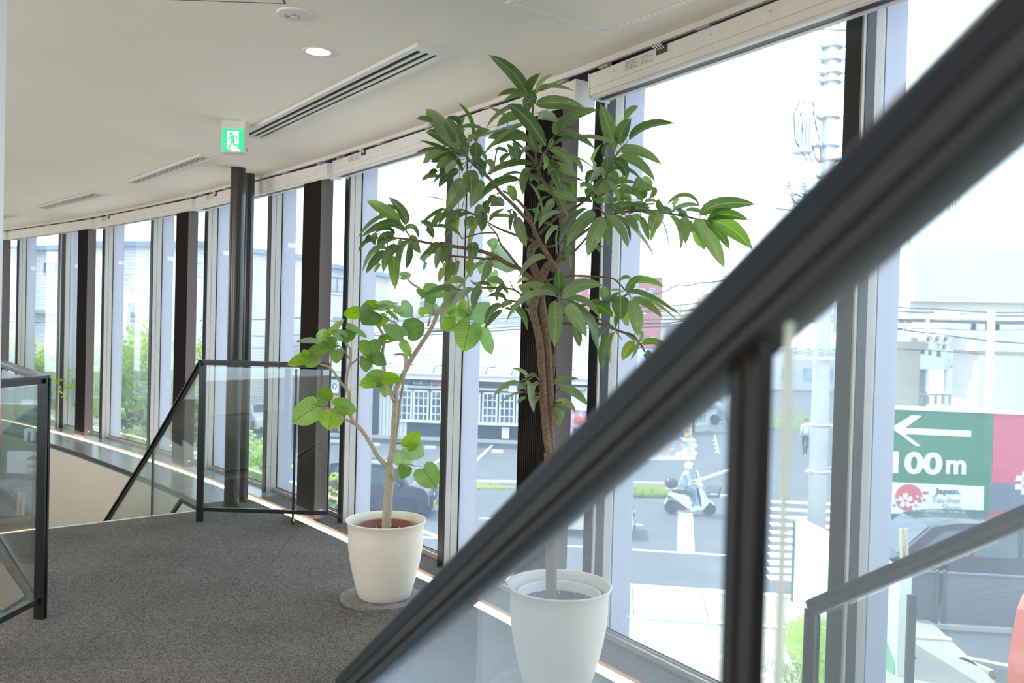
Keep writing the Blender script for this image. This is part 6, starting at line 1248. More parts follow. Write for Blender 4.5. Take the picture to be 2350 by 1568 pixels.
b = MB(); b.ball(Sw(.045, 0, 1.575), .085, 12, 8, (.55, 1.25, .8)); b.build('visor', CARGL, pr_, smooth=True)
for s_, y in (('l', 1), ('r', -1)):
    JL = {'hip': Sw(-.18, y*.09, .84), 'th': Sw(-.02, y*.12, .80), 'kn': Sw(.14, y*.14, .70), 'sn': Sw(.10, y*.15, .50), 'an': Sw(.04, y*.15, .26) if y < 0 else Sw(.12, y*.13, .36)}
    body('trouser_leg', JL, [('hip', 'th'), ('th', 'kn'), ('kn', 'sn'), ('sn', 'an')], {'hip': .10, 'th': .088, 'kn': .068, 'sn': .058, 'an': .046}, JEAN, pr_)
    f = JL['an']; b = MB(); b.ball(f+Vector((.05, 0, -.10 if y < 0 else -.03)), .06, 10, 6, (2.0, .8, .75)); b.tube([f, f+Vector((0, 0, -.10 if y < 0 else -.03))], .04, 8); b.build('shoe', SHOE, pr_, smooth=True)
    fa = Sw(.06, y*.265, 1.04); b = MB(); b.tube([fa, Sw(.20, y*.29, 1.01)], [.038, .03], 8); b.build('forearm', SKIN, pr_, smooth=True)
    hand(pr_, Sw(.215, y*.295, 1.005), (cos(SA_), sin(SA_), -.1), (0, 0, 1), GLOVE)

# pedestrian by the pole
pp_ = onz(1847, 1041, ZG); px_ = lambda x, y, z: Vector((pp_.x+x, pp_.y+y, ZG+z))
pd = thing('person', 'pedestrian in a white top and dark trousers walking left of the utility pole', 'person', pp_)
J = {'pel': px_(0, 0, .95), 'ab': px_(0, 0, 1.1), 'ch': px_(.02, 0, 1.30), 'sh': px_(.02, 0, 1.42), 'nk': px_(.03, 0, 1.50), 'hd': px_(.04, 0, 1.58)}; E_ = [('pel', 'ab'), ('ab', 'ch'), ('ch', 'sh'), ('sh', 'nk'), ('nk', 'hd')]; R = {'pel': (.13, .13), 'ab': .12, 'ch': (.15, .12), 'sh': (.13, .09), 'nk': .05, 'hd': .06}
for s_, y in (('l', 1), ('r', -1)): J['s'+s_] = px_(y*.17, 0, 1.40); J['e'+s_] = px_(y*.22, .05*y, 1.14); J['w'+s_] = px_(y*.21, -.10*y, .92); E_ += [('sh', 's'+s_), ('s'+s_, 'e'+s_), ('e'+s_, 'w'+s_)]; R['s'+s_] = .06; R['e'+s_] = .045; R['w'+s_] = .03
body('body', J, E_, R, mat('white_top', (.75, .76, .78), .85), pd)
b = MB(); b.ball(px_(.04, 0, 1.62), .095, 12, 9, (.95, 1, 1.2)); b.ball(px_(.04, -.10, 1.61), .018, 6, 4); b.build('head', SKIN, pd, smooth=True)
b = MB(); b.ball(px_(.04, .02, 1.66), .105, 12, 8, (.95, 1, .9)); b.build('hair', mat('dark_hair', (.03, .025, .02), .6), pd, smooth=True)
for y in (1, -1):
    body('trouser_leg', {'hip': px_(y*.07, 0, .93), 'kn': px_(y*.08, -.08*y, .50), 'an': px_(y*.08, .10*y, .08)}, [('hip', 'kn'), ('kn', 'an')], {'hip': .095, 'kn': .065, 'an': .045}, mat('dark_trousers', (.05, .06, .09), .85), pd)
    hand(pd, px_(y*.21, -.12*y, .88), (0, 0, -1), (0, 1, 0), SKIN); b = MB(); b.ball(px_(y*.08, .06*y, .045), .05, 8, 5, (.8, 1.9, .8)); b.build('shoe', BLKP, pd, smooth=True)
# bicycle
bp_ = onz(1660, 976, ZG); t = thing('bicycle', 'dark bicycle parked across the street beyond the scooter', 'bicycle', bp_); Bq = lambda x, z: Vector((bp_.x+x, bp_.y-.05*x, ZG+z))
for x in (-.55, .55):
    b = MB(); b.lathe([(.29, -.018), (.32, -.02), (.335, 0), (.32, .02), (.29, .018)], Bq(x, .335), 22, Matrix.Rotation(pi/2, 4, 'X')); w = b.build('wheel', RUBB, t); b = MB()
    for k in range(10): b.tube([Bq(x, .335), Bq(x+.3*cos(k*pi/5), .335+.3*sin(k*pi/5))], .005, 3)
    b.build('spoke', ALLOY, w)
b = MB()
for p, q in (((-.55, .335), (-.12, .30)), ((-.12, .30), (.38, .75)), ((-.12, .30), (-.25, .82)), ((-.55, .335), (-.22, .72)), ((.55, .335), (.36, .92)), ((-.22, .72), (.37, .85))): b.tube([Bq(*p), Bq(*q)], .022, 6)
b.build('frame', mat('bike_frame', (.10, .10, .13), .4), t); b = MB(); b.ball(Bq(-.26, .88), .09, 8, 5, (1.4, .8, .4)); b.build('saddle', BLKP, t); b = MB(); b.tube([Bq(.36, .92), Bq(.34, 1.02), Bq(.22, 1.06)], .016, 6); b.build('handlebar', ALLOY, t)
b = MB(); b.bar(Bq(.45, .85), Bq(.75, .85), .25, .22); b.build('carrier_basket', BASK, t)
# ------------------------------------------------------------------ utility pole and its gear
PD = 19.0
def pxy(px, py, y=PD): return at(px, py, y)
base = Vector((at(1880, 1000, PD).x, PD, ZG)); topz = 10.2
POLEM = mat('pole_concrete', (.60, .62, .63), .8, noise=.06, nscale=3)
t = thing('utility_pole', 'pale concrete utility pole with transformer and crossarms outside the large window', 'utility pole', base)
b = MB(); b.lathe([(.21, ZG), (.14, topz)], (base.x, base.y, 0), 26); b.build('shaft', POLEM, t, smooth=True)
zy = lambda py: at(1885, py, PD).z
for i, y_ in enumerate((108, 138, 168, 188, 270, 335, 368, 405, 975, 1082)):
    z = zy(y_); b = MB(); b.lathe([(.20, z-.035), (.235, z-.03), (.235, z+.03), (.20, z+.035)], (base.x, base.y, 0), 22); bd = b.build('band', STEELM, t, smooth=True)
    b = MB(); b.bar(Vector((base.x-.33, base.y-.1, z)), Vector((base.x+.33, base.y-.1, z)), .06, .05); b.ball((base.x-.3, base.y-.14, z), .04, 6, 4); b.build('bolt_bracket', STEELM, bd)
for i in range(16):
    z = ZG+2.2+.75*i; b = MB(); sd = 1 if i % 2 else -1; b.tube([Vector((base.x+sd*.15, base.y-.1, z)), Vector((base.x+sd*.36, base.y-.12, z)), Vector((base.x+sd*.36, base.y-.12, z+.05))], .011, 5); b.build('step_bolt', STEELM, t)
TRF = mat('transformer_grey', (.66, .69, .71), .4)
tx = at(1842, 300, PD); b = MB(); b.lathe([(.001, tx.z-.52), (.20, tx.z-.52), (.235, tx.z-.46), (.235, tx.z+.38), (.25, tx.z+.42), (.25, tx.z+.46), (.10, tx.z+.52), (.001, tx.z+.53)], (tx.x, PD-.05, 0), 26); tr = b.build('transformer', TRF, t, smooth=True)
for k in range(7): a_ = -pi/2+(k-3)*.28; b = MB(); b.bar(Vector((tx.x+.27*cos(a_), PD-.05+.27*sin(a_), tx.z-.38)), Vector((tx.x+.27*cos(a_), PD-.05+.27*sin(a_), tx.z+.25)), .05, .012); b.build('cooling_fin', TRF, tr)
for dx in (-.14, 0, .14): b = MB(); b.lathe([(.025, 0), (.05, .02), (.03, .05), (.05, .08), (.03, .11), (.04, .14), (.02, .20)], (tx.x+dx, PD-.1, tx.z+.46), 10); b.build('bushing', WTRIM, tr)
b = MB(); b.bar(tx+Vector((.2, 0, -.35)), Vector((base.x, PD, tx.z-.35)), .08, .08); b.bar(tx+Vector((.2, 0, .30)), Vector((base.x, PD, tx.z+.30)), .08, .08); b.build('hanger', STEELM, t)
b = MB()
for k in range(4): p = tx+Vector((-.14+.1*k, -.15, .62)); b.tube([p, p+Vector((-.16+.05*k, -.12, -.35)), p+Vector((-.10+.08*k, -.1, -.9)), p+Vector((.2, -.05, -1.35))], .012, 4)
b.build('lead_wire', CABLEM, t)
bx_ = at(1928, 730, PD+.2); b = MB(); b.box(bx_.x-.20, bx_.x+.10, PD-.15, PD+.1, bx_.z-.32, bx_.z+.32); b.build('control_box', TRF, t, bevel=.02)
INS = mat('insulator', (.34, .42, .55), .4)
for y_, x0, x1 in ((60, 1755, 1990), (440, 1800, 1960), (462, 1810, 1950), (820, 1816, 1950)):
    p, q = at(x0, y_, PD-.25), at(x1, y_, PD-.25); q.z = p.z; b = MB(); b.bar(p, q, .09, .09); arm = b.build('crossarm', STEELM, t)
    for k in range(5):
        c = p.lerp(q, .06+.22*k); b = MB(); b.lathe([(.02, .04), (.06, .06), (.03, .10), (.065, .13), (.03, .17), (.055, .20), (.02, .25)], c, 10); b.build('insulator', INS, arm)
b = MB(); b.bar(at(1765, 90, PD-.2), at(1795, 75, PD-.2), .16, .14); b.bar(at(1846, 62, PD-.2), at(1862, 45, PD-.2), .07, .06); b.bar(at(1834, 74, PD-.2), at(1846, 50, PD-.2), .06, .05); b.build('switch_gear', INS, t)
b = MB(); rg = random.Random(6)
for k in range(16):
    p = at(1812+rg.uniform(0, 110), 445+rg.uniform(-6, 34), PD-.3); b.tube([p, p+Vector((rg.uniform(-.2, .2), 0, -rg.uniform(.05, .25))), p+Vector((rg.uniform(-.5, .5), .1, rg.uniform(-.1, .1)))], .014, 4)
b.build('wire_cluster', CABLEM, t)
# overhead cables: ends by photograph position and distance
def cable(pts, r, label, wob=0):
    P = [at(x, y, d) for x, y, d in pts]; Q = []
    for i in range(len(P)-1):
        for k in range(6):
            s_ = k/6; q = P[i].lerp(P[i+1], s_); q.z -= .25*4*s_*(1-s_)*(P[i+1]-P[i]).length/20+wob*sin(9*(i+s_)); Q.append(q)
    Q.append(P[-1]); b = MB(); b.tube(Q, r, 5); tag(b.build('power_cable', CABLEM, None, smooth=True), label, 'cable', 'overhead cables across the street')
cable([(1300, 690, 30), (1470, 682, 28), (1560, 655, 26), (1640, 645, 24), (1880, 610, 19)], .022, 'thick twisted overhead cable rising from the dark sleeve towards the pole', .03)
cable([(1280, 704, 30), (1500, 703, 27), (1640, 690, 24), (1880, 668, 19)], .014, 'thin overhead cable just below the dark sleeve cable')
cable([(1280, 716, 30), (1520, 708, 27), (1600, 712, 25), (1660, 690, 23), (1880, 690, 19)], .016, 'looping overhead cable in front of the red brick building', .05)
cable([(850, 770, 34), (1180, 756, 32), (1470, 742, 28), (1640, 728, 24), (1880, 705, 19)], .026, 'straight thick overhead cable crossing the red brick building low down')
cable([(500, 733, 32), (700, 729, 33), (1000, 755, 34), (1200, 748, 32), (1880, 722, 19)], .022, 'overhead cable across the brick apartments and shop roof')
cable([(20, 738, 30), (300, 737, 30), (500, 733, 32)], .022, 'overhead cable crossing before the brick apartments at left')
cable([(560, 770, 36), (650, 772, 36), (1000, 722, 36), (1240, 708, 34), (1880, 690, 19)], .02, 'upper overhead cable across the shop roof ridge')
cable([(560, 800, 37), (700, 792, 37), (1000, 735, 37), (1240, 724, 34), (1880, 712, 19)], .014, 'thin overhead cable below the one along the roof ridge')
for i, (y0, y1, r, lb) in enumerate(((695, 715, .018, 'topmost overhead cable right of the last mullion'), (705, 722, .018, 'second overhead cable down right of the last mullion'), (728, 735, .026, 'thick overhead cable passing the white signal head'), (735, 790, .024, 'overhead cable slanting down behind the signal head'), (748, 752, .012, 'pale thin overhead cable level with the signal arm'), (790, 812, .014, 'low thin overhead cable above the concrete piers'))):
    cable([(1940, y0-6, 24), (2150, (y0+y1)/2+4, 27), (2420, y1, 30)], r, lb)
b = MB(); p, q = at(1440, 689, 27.5), at(1505, 677, 27); b.tube([p, p.lerp(q, .03), p.lerp(q, .97), q], [.06, .17, .17, .06], 12); tag(b.build('cable_sleeve', mat('sleeve_grey', (.12, .14, .17), .6)), 'dark grey cable sleeve hanging on the wires before the red building', 'cable box')

# ------------------------------------------------------------------ green direction board
SG_ = VPl((at(2040, 1060, 24).x, 24.0), (1, -.035))
t = thing('direction_board', 'big green roadside board with white arrow reading 100m and a tax-free panel', 'sign', SG_.P(2, 0, ZG))
GREEN = mat('board_green', (.018, .17, .085), .6, spec=.2); PINKR = mat('board_red', (.60, .075, .13), .6, spec=.2); SLATE = mat('board_slate', (.10, .12, .17), .55); BW = mat('board_white', (.80, .82, .82), .55)
def pq(pts, v, dv=.02):
    b = MB(); q = [SG_.P(*(lambda a_: (a_[0], v, a_[1]))(SG_.pick(x, y))) for x, y in pts]; b.prism(q, SG_.n*-dv); return b
pq([(1990, 940), (1990, 1200), (2470, 1220), (2470, 958)], .10, .10).build('back_panel', mat('board_grey', (.4, .4, .4), .6), t)
pq([(1990, 937), (1990, 1197), (2268, 1207), (2280, 946)], 0).build('green_field', GREEN, t)
pq([(2280, 946), (2275, 1108), (2470, 1114), (2470, 955)], 0).build('red_field', PINKR, t)
pq([(2275, 1108), (2268, 1208), (2470, 1216), (2470, 1114)], 0).build('slate_field', SLATE, t)
b = pq([(1988, 928), (1988, 937), (2470, 957), (2470, 947)], -.02, .06); b.build('top_frame', BW, t)
b = pq([(1988, 1194), (1988, 1203), (2470, 1222), (2470, 1212)], -.02, .06); b.build('bottom_frame', BW, t)
for x in (2010, 2200, 2400): b = MB(); u = SG_.pick(x, 1100)[0]; SG_.box(b, u-.06, u+.06, .12, .24, ZG, SG_.pick(x, 945)[1]); b.build('post', STEELM, t)
pq([(2044, 981.5), (2091, 953), (2114, 954.5), (2076, 982), (2227, 988.6), (2227, 1002.5), (2076, 996), (2112, 1023.5), (2100, 1023.5)][::-1], -.02).build('arrow', BW, t)
text('100', SG_, 2046, 1037, 2161, 1088, -.02, BW, t, 'distance_figures', bold=.035); text('m', SG_, 2169, 1056, 2215, 1088, -.02, BW, t, 'distance_unit', bold=.03)
pl = pq([(2037, 1106), (2037, 1178), (2255, 1185.5), (2257, 1116.5)], -.02); pl = pl.build('tax_free_panel', BW, t)
text('Japan.', SG_, 2144, 1120, 2202, 1137, -.04, SLATE, pl, bold=.02); text('Tax-free', SG_, 2137, 1139, 2202, 1154, -.04, mat('text_grey', (.42, .42, .46), .6), pl); text('Shop', SG_, 2160, 1157, 2203, 1174, -.04, MATS['text_grey'], pl)
RS = mat('emblem_red', (.60, .10, .12), .55)
def ell(cx, cy, r, n=28, ry=None, rot=0): return [(cx+r*cos(2*pi*i/n)*cos(rot)-(ry or r)*sin(2*pi*i/n)*sin(rot), cy+r*cos(2*pi*i/n)*sin(rot)+(ry or r)*sin(2*pi*i/n)*cos(rot)) for i in range(n)]
em = pq(ell(2084, 1141.5, 31)[::-1], -.042).build('red_disc', RS, pl)
def blossom(cx, cy, r):
    for k in range(5):
        a_ = -pi/2+k*2*pi/5; c_, s_ = cos(a_), sin(a_)
        pts = [(.12, 0), (.5, -.30), (.92, -.20), (.82, 0), (.92, .20), (.5, .30)]
        pq([(cx+r*(x*c_-y*s_), cy+r*(x*s_+y*c_)) for x, y in pts][::-1], -.062).build('petal', BW, em)
blossom(2075, 1148, 19); blossom(2099, 1160, 13)
for cx, cy, r_, ro, m_ in ((2122, 1130, 6.5, 0, RS), (2119, 1146, 5, .4, RS), (2112, 1143, 4, 1.2, BW), (2103, 1139, 4, 1.5, BW), (2050, 1159, 4.5, .5, RS), (2055, 1146, 3.5, 1.4, BW)):
    pq(ell(cx, cy, r_, 12, r_*.5, ro)[::-1], -.064).build('loose_petal', m_, em)
for pts in ([(2328, 1104), (2332, 1092), (2370, 1093), (2370, 1104)], [(2328, 1112), (2368, 1108), (2368, 1120), (2328, 1124)], [(2345, 1083), (2356, 1083), (2352, 1135), (2342, 1135)], [(2372, 1085), (2400, 1085), (2400, 1130), (2390, 1130), (2390, 1095), (2372, 1095)]): pq(pts[::-1], -.02).build('character_stroke', BW, t)

# ------------------------------------------------------------------ white wall, fence, gate, wheel stop
t = thing('sign_wall', 'white free-standing wall outside, running towards the building past the last mullions', 'wall', (6.4, 16, ZG))
p0, p1 = at(1826, 1195, 18.1), at(2066, 1311, 14.3); d = Vector((p1.x-p0.x, p1.y-p0.y, 0)).normalized(); n_ = Vector((-d.y, d.x, 0)); n_ = n_ if n_.x > 0 else -n_
p0.z = 0; p1.z = 0; zt_ = -2.585
WW = mat('white_wall_panel', (.74, .80, .78), .5)
for k in range(3):
    a_, c_ = p0.lerp(p1, k/3)+d*.006, p0.lerp(p1, (k+1)/3)-d*.006; b = MB(); b.hexa([Vector((*v.xy, ZG)) for v in (a_, c_, c_+n_*.22, a_+n_*.22)]+[Vector((*v.xy, zt_)) for v in (a_, c_, c_+n_*.22, a_+n_*.22)]); b.build('wall_panel', WW, t)
b = MB(); a_ = p0-d*.02; b.hexa([Vector((*v.xy, ZG)) for v in (a_-d*.10, a_, a_+n_*.24, a_-d*.10+n_*.24)]+[Vector((*v.xy, zt_-.05)) for v in (a_-d*.10, a_, a_+n_*.24, a_-d*.10+n_*.24)]); b.build('end_strip', mat('strip_green', (.03, .12, .10), .5), t)
b = MB(); a_ = p1-d*.9-n_*.008; pts = [Vector((*(a_+d*.85).xy, ZG+.05)), Vector((*(a_+d*.85).xy, ZG+.32)), Vector((*(a_+d*.45).xy, ZG+.75)), Vector((*(a_+d*.05).xy, ZG+.85)), Vector((*a_.xy, ZG+.05))]; b.prism(pts, -n_*.006); b.build('green_print', mat('print_green', (.20, .50, .33), .6), t)
FNC = mat('fence_grey', (.11, .13, .16), .5); f0, f1 = onz(2060, 1436, ZG), onz(2330, 1452, ZG)
FV = VPl(f0, f1-f0); LF = (f1-f0).length; zf_ = at(2200, 1316, 17.1).z
t = thing('slatted_fence', 'dark grey horizontal slat fence along the car park, before the black people carrier', 'fence', FV.P(1, 0, ZG))
mid = FV.pick(2158, 1380)[0]
for u0, u1 in ((0, mid-.10), (mid+.10, LF+1.2)):
    for k in range(19):
        z = ZG+.10+(zf_-ZG-.12)*k/19; b = MB(); h = (zf_-ZG)/19; b.hexa([FV.P(u0,0,z), FV.P(u1,0,z), FV.P(u1,.03,z+.01), FV.P(u0,.03,z+.01), FV.P(u0,.02,z+h*.72), FV.P(u1,.02,z+h*.72), FV.P(u1,.045,z+h*.75), FV.P(u0,.045,z+h*.75)]); b.build('slat', FNC, t)
for u in (0, mid-.07, mid+.07, LF+1.2): b = MB(); FV.box(b, u-.035, u+.035, -.02, .07, ZG, zf_+.03); b.build('post', FNC, t)
b = MB(); FV.box(b, -.05, LF+1.2, -.03, .08, zf_-.03, zf_); b.build('top_rail', FNC, t)
b = MB(); FV.box(b, -.3, LF+1.4, -.08, .14, ZG, ZG+.09); b.build('footing', CONCL, t)
t = thing('folded_gate', 'folded dark metal gate standing at the near end of the white wall', 'gate', (6.9, 13.7, ZG))
for k in range(3): p = at(2087+8.5*k, 1366+k, 13.8); b = MB(); b.box(p.x-.022, p.x+.022, 13.78+.03*k, 13.84+.03*k, ZG, p.z); b.build('gate_bar', BLACKM, t)
b = MB(); p, q = at(2085, 1400, 13.85), at(2106, 1400, 13.9); b.bar(p, q, .02, .04); b.bar(p-Vector((0,0,.8)), q-Vector((0,0,.8)), .02, .04); b.build('gate_tie', BLACKM, t)
STK = mat('stake_wood', (.52, .44, .28), .7)
for k, (x, lb) in enumerate(((2067, 'left one of two pale wooden stakes before the black people carrier'), (2079, 'right one of two pale wooden stakes before the black people carrier'))):
    p = at(x, 1213, 17.6); b = MB(); b.bar(Vector((p.x+.08, 17.5, ZG)), Vector((p.x, 17.6, p.z)), .055, .055); tag(b.build('wooden_stake', STK), lb, 'stake')
p = onz(2275, 1556, ZG); b = MB(); d = Vector((.45, -1, 0)).normalized(); s_ = Vector((1, .45, 0)).normalized()
b.prism([p-s_*.09, p+s_*.09, p+s_*.06+Vector((0,0,.13)), p-s_*.06+Vector((0,0,.13))], -d*.62); tag(b.build('wheel_stop', CONCL), 'concrete wheel stop beside the orange-red van', 'wheel stop')

# ------------------------------------------------------------------ viaduct, piers, house under it, signals
VIA = mat('viaduct_concrete', (.66, .62, .54), .85, noise=.06, nscale=.3)
t = thing('railway_viaduct', 'long pale concrete viaduct crossing behind the street at the right', 'bridge', (30, 62, ZG))
va, vb = Vector((14, 120, 0)), Vector((60, 50, 0)); VV = VPl(va, vb-va); LV = (vb-va).length
def vbx(nm, u0, u1, v0, v1, z0, z1, m_=VIA): b = MB(); VV.box(b, u0, u1, v0, v1, z0, z1); return b.build(nm, m_, t)
for k in range(6): vbx('deck_span', LV*k/6+.1, LV*(k+1)/6-.1, 0, 9, 3.0, 4.6); vbx('parapet', LV*k/6+.1, LV*(k+1)/6-.1, -.3, 0, 3.6, 6.2)
for k in range(40): vbx('parapet_rib', LV*k/40, LV*k/40+.25, -.42, -.3, 3.6, 6.3)
for k in range(14): vbx('mast', LV*k/14, LV*k/14+.12, 1, 1.12, 4.6, 9+((k*5) % 3)*.4, STEELW)
vbx('catenary_beam', 0, LV, 1, 1.1, 8.2, 8.32, STEELW)
for x0, x1, y0, dd, lb in ((2046, 2110, 800, 46, 0), (2243, 2420, 806, 40, 1)):
    p, q = at(x0, 900, dd), at(x1, 900, dd); zt_ = at(x0, y0, dd).z; b = MB(); b.box(p.x, q.x, dd, dd+2.4, ZG, zt_); o = b.build('pier', VIA, t, bevel=.06)
    b = MB(); b.box(p.x-.3, q.x+.3, dd-.2, dd+2.6, zt_, zt_+.6); b.build('pier_cap', VIA, t)
p, q = at(1990, 745, 47), at(2500, 745, 44); b = MB(); b.hexa([Vector((p.x, 42, 2.35)), Vector((q.x, 39, 2.35)), Vector((q.x, 50, 2.35)), Vector((p.x, 52, 2.35)), Vector((p.x, 42, 3.2)), Vector((q.x, 39, 3.2)), Vector((q.x, 50, 3.2)), Vector((p.x, 52, 3.2))]); b.build('near_deck', VIA, t)
b = MB(); b.hexa([Vector((p.x, 41.6, 3.2)), Vector((q.x, 38.6, 3.2)), Vector((q.x, 39, 3.2)), Vector((p.x, 42, 3.2)), Vector((p.x, 41.6, 5.9)), Vector((q.x, 38.6, 5.9)), Vector((q.x, 39, 5.9)), Vector((p.x, 42, 5.9))]); b.build('near_parapet', VIA, t)
for k in range(9): u = k/8; c_ = Vector((p.x+(q.x-p.x)*u, 42.3-3*u, 5.9)); b = MB(); b.bar(c_, c_+Vector((0,0,1.0)), .08, .08); b.build('parapet_post', STEELW, t)
mst = at(2193, 470, 43); b = MB()
for dx in (-.16, .16):
    for dy in (0, .32): b.bar(Vector((mst.x+dx, 43+dy, 5.9)), Vector((mst.x+dx, 43+dy, 13)), .06, .06)
for k in range(16): b.bar(Vector((mst.x-.16, 43, 6+.43*k)), Vector((mst.x+.16, 43, 6.43+.43*k)), .04, .04)
b.build('lattice_mast', STEELW, t)
t = thing('white_house', 'white two-storey house with outdoor stairs between the viaduct piers', 'building', (23, 56, ZG))
W9 = VPl((at(2110, 850, 56).x, 56), (1, 0)); b = MB(); u0, u1, z0, z1 = W9.rc(2090, 772, 2182, 848); W9.box(b, u0, u1, 0, 6, z0, z1); b.build('upper_storey', mat('house_white', (.74, .76, .77), .8), t)
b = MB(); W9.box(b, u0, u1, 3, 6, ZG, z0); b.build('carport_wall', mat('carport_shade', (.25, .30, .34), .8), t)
for x in (2129, 2171): b = MB(); W9.pbox(b, x, 848, x+5, 900, .1, .3); b.build('post', WTRIM, t)
for x0, y0, x1, y1 in ((2112, 788, 2122, 812), (2131, 803, 2137, 814), (2150, 806, 2158, 818)): win(t, W9, x0, y0, x1, y1, 0, FRAMEB, WGLS)
STB = mat('stair_blue_steel', (.26, .36, .44), .5)
for k in range(12): b = MB(); W9.pbox(b, 2186+2.2*k, 842-5.6*k, 2196+2.2*k, 844-5.6*k, -.6, .5); b.build('stair_tread', STB, t)
b = MB()
for x in (2184, 2204, 2232): W9.pbox(b, x, 772, x+2, 900, -.5, -.4)
for y in (775, 790, 848): W9.pbox(b, 2184, y, 2234, y+1.6, -.5, -.4)
b.build('stair_frame', STB, t)
p = onz(2150, 905, ZG); shrub('potted_bushes', 'dark green bushes before the white house carport', 'shrub', Vector((at(2152, 900, 52).x, 52, ZG)), (1.3, .5), 1.7, 700, 21)
shrub('pale_bush', 'light green bush beside the right viaduct pier', 'shrub', Vector((at(2236, 880, 50).x, 50, ZG+1.2)), (.5, .4), 1.6, 350, 22)
t = thing('low_railing', 'low concrete railing in front of the white house', 'railing', (22, 48, ZG)); RL = VPl((at(2110, 915, 47).x, 47), (1, -.02))
b = MB(); RL.pbox(b, 2108, 905, 2242, 909, 0, .2); b.build('top_rail', CONCL, t)
for k in range(8): b = MB(); RL.pbox(b, 2112+17*k, 909, 2117+17*k, 928, 0, .15); b.build('post', CONCL, t)
t = thing('beige_block', 'beige block with small windows behind the overhead cables at far right', 'building', (36, 72, ZG))
W10 = VPl((at(2180, 770, 70).x, 70), (1, 0)); b = MB(); u0, u1, z0, z1 = W10.rc(2170, 732, 2420, 800); W10.box(b, u0, u1, 0, 6, ZG, z1); b.build('wall', CRM, t)
for x in (2228, 2262, 2282): win(t, W10, x, 738, x+12, 758, 0, FRAMEB, WGLS)
t = thing('traffic_signal', 'white traffic signal head with three hoods seen side-on at the right', 'traffic light', at(2140, 780, 26))
SGN = VPl((at(2140, 780, 26).x, 26), (1, 0))
for x0, y0, x1, y1, n in ((2112, 768, 2170, 786, 3), (2150, 789, 2164, 801, 1)):
    b = MB(); SGN.pbox(b, x0, y0, x1, y1, 0, .22); hd = b.build('housing', STEELW, t, bevel=.05)
    for k in range(n):
        u, z = SGN.pick(x0+(x1-x0)*(k+.5)/n, (y0+y1)/2+2); b = MB(); b.lathe([(.10, 0), (.115, -.26), (.125, -.26), (.11, 0)], (0,0,0), 16); b.v = [tuple(SGN.P(u+x+.04, zz_, z+y)) for x, y, zz_ in b.v]; b.build('hood', STEELW, hd, smooth=True)
        b = MB(); b.lathe([(.001, -.02), (.09, -.02), (.10, 0), (.001, .0)], (0,0,0), 14); b.v = [tuple(SGN.P(u+x+.04, zz_-.01, z+y)) for x, y, zz_ in b.v]; b.build('lens', [mat('lens_green', (.08, .30, .26), .3), mat('lens_amber', (.40, .22, .08), .3), mat('lens_red', (.40, .08, .07), .3)][k], hd)
b = MB(); b.bar(SGN.P(SGN.pick(2055, 727)[0], .3, SGN.pick(2055, 727)[1]), SGN.P(SGN.pick(2290, 725)[0], .3, SGN.pick(2290, 725)[1]), .10, .10); b.bar(SGN.P(SGN.pick(2140, 727)[0], .3, SGN.pick(2140, 770)[1]), SGN.P(SGN.pick(2140, 727)[0], .3, SGN.pick(2140, 725)[1]), .08, .08); b.bar(SGN.P(SGN.pick(2288, 727)[0], .3, ZG), SGN.P(SGN.pick(2288, 727)[0], .3, SGN.pick(2288, 715)[1]), .16, .16); b.build('signal_arm', STEELW, t)
b = MB(); SGN.pbox(b, 2160, 715, 2212, 735, .2, .5); b.build('camera_box', STEELW, t, bevel=.05)
t = thing('street_name_sign', 'white street sign plate hanging left of the signal head', 'sign', at(2070, 773, 27)); b = MB(); S11 = VPl((at(2070, 773, 27).x, 27), (1, 0)); S11.pbox(b, 2048, 764, 2091, 784, 0, .05); b.build('plate', BW, t); b = MB(); S11.pbox(b, 2060, 735, 2062, 764, 0, .05); S11.pbox(b, 2078, 735, 2080, 764, 0, .05); b.build('hanger', STEELM, t)

# ------------------------------------------------------------------ across the street, centre right
RB_ = brick_mat('red_brick', (.42, .17, .16), (.46, .20, .18), (.36, .20, .19), .5, .2)
t = thing('red_brick_building', 'red brick building seen between the tall plant and the near handrail', 'building', (9, 62, ZG)); R1 = VPl((at(1440, 740, 60).x, 60), (1, .05))
b = MB(); u0, u1, z0, z1 = R1.rc(1330, 636, 1517, 900); R1.box(b, u0, u1, 0, 8, ZG, z1); b.build('wall', RB_, t)
for x0 in (1468, 1491, 1380, 1352): win(t, R1, x0, 662, x0+11, 676, 0, WTRIM, WGLS, 1, 1, .05)
for x, y in ((1478, 718), (1496, 776)): b = MB(); R1.pbox(b, x-2, y-2, x+3, y+3, -.2, 0); b.build('wall_lamp', WTRIM, t)
b = MB(); R1.box(b, u0-.1, u1+.1, -.1, 8, z1, z1+.25); b.build('coping', CONCL, t)
t = thing('blue_roofed_house', 'small house with pale blue roof and white siding under the red brick building', 'building', (8, 52, ZG)); R2 = VPl((at(1450, 850, 57).x, 57), (1, 0))
b = MB(); u0, u1, z0, z1 = R2.rc(1437, 862, 1530, 960); R2.box(b, u0, u1, 0, 5, ZG, z1); b.build('wall', SID, t)
for k in range(8):
    y0, y1 = 862-k*7, 862-(k+1)*7; a0_, z0_ = R2.pick(1452, y0); a1_, z1_ = R2.pick(1532, y0); zb_ = R2.pick(1490, y1)[1]; b = MB(); v = .35*k
    b.hexa([R2.P(a0_,v-.2,z0_), R2.P(a1_,v-.2,z0_), R2.P(a1_,v+.3,zb_), R2.P(a0_,v+.3,zb_), R2.P(a0_,v-.2,z0_+.08), R2.P(a1_,v-.2,z0_+.08), R2.P(a1_,v+.3,zb_+.08), R2.P(a0_,v+.3,zb_+.08)]); b.build('roof_course', mat('roof_blue', (.40, .48, .58), .6), t)
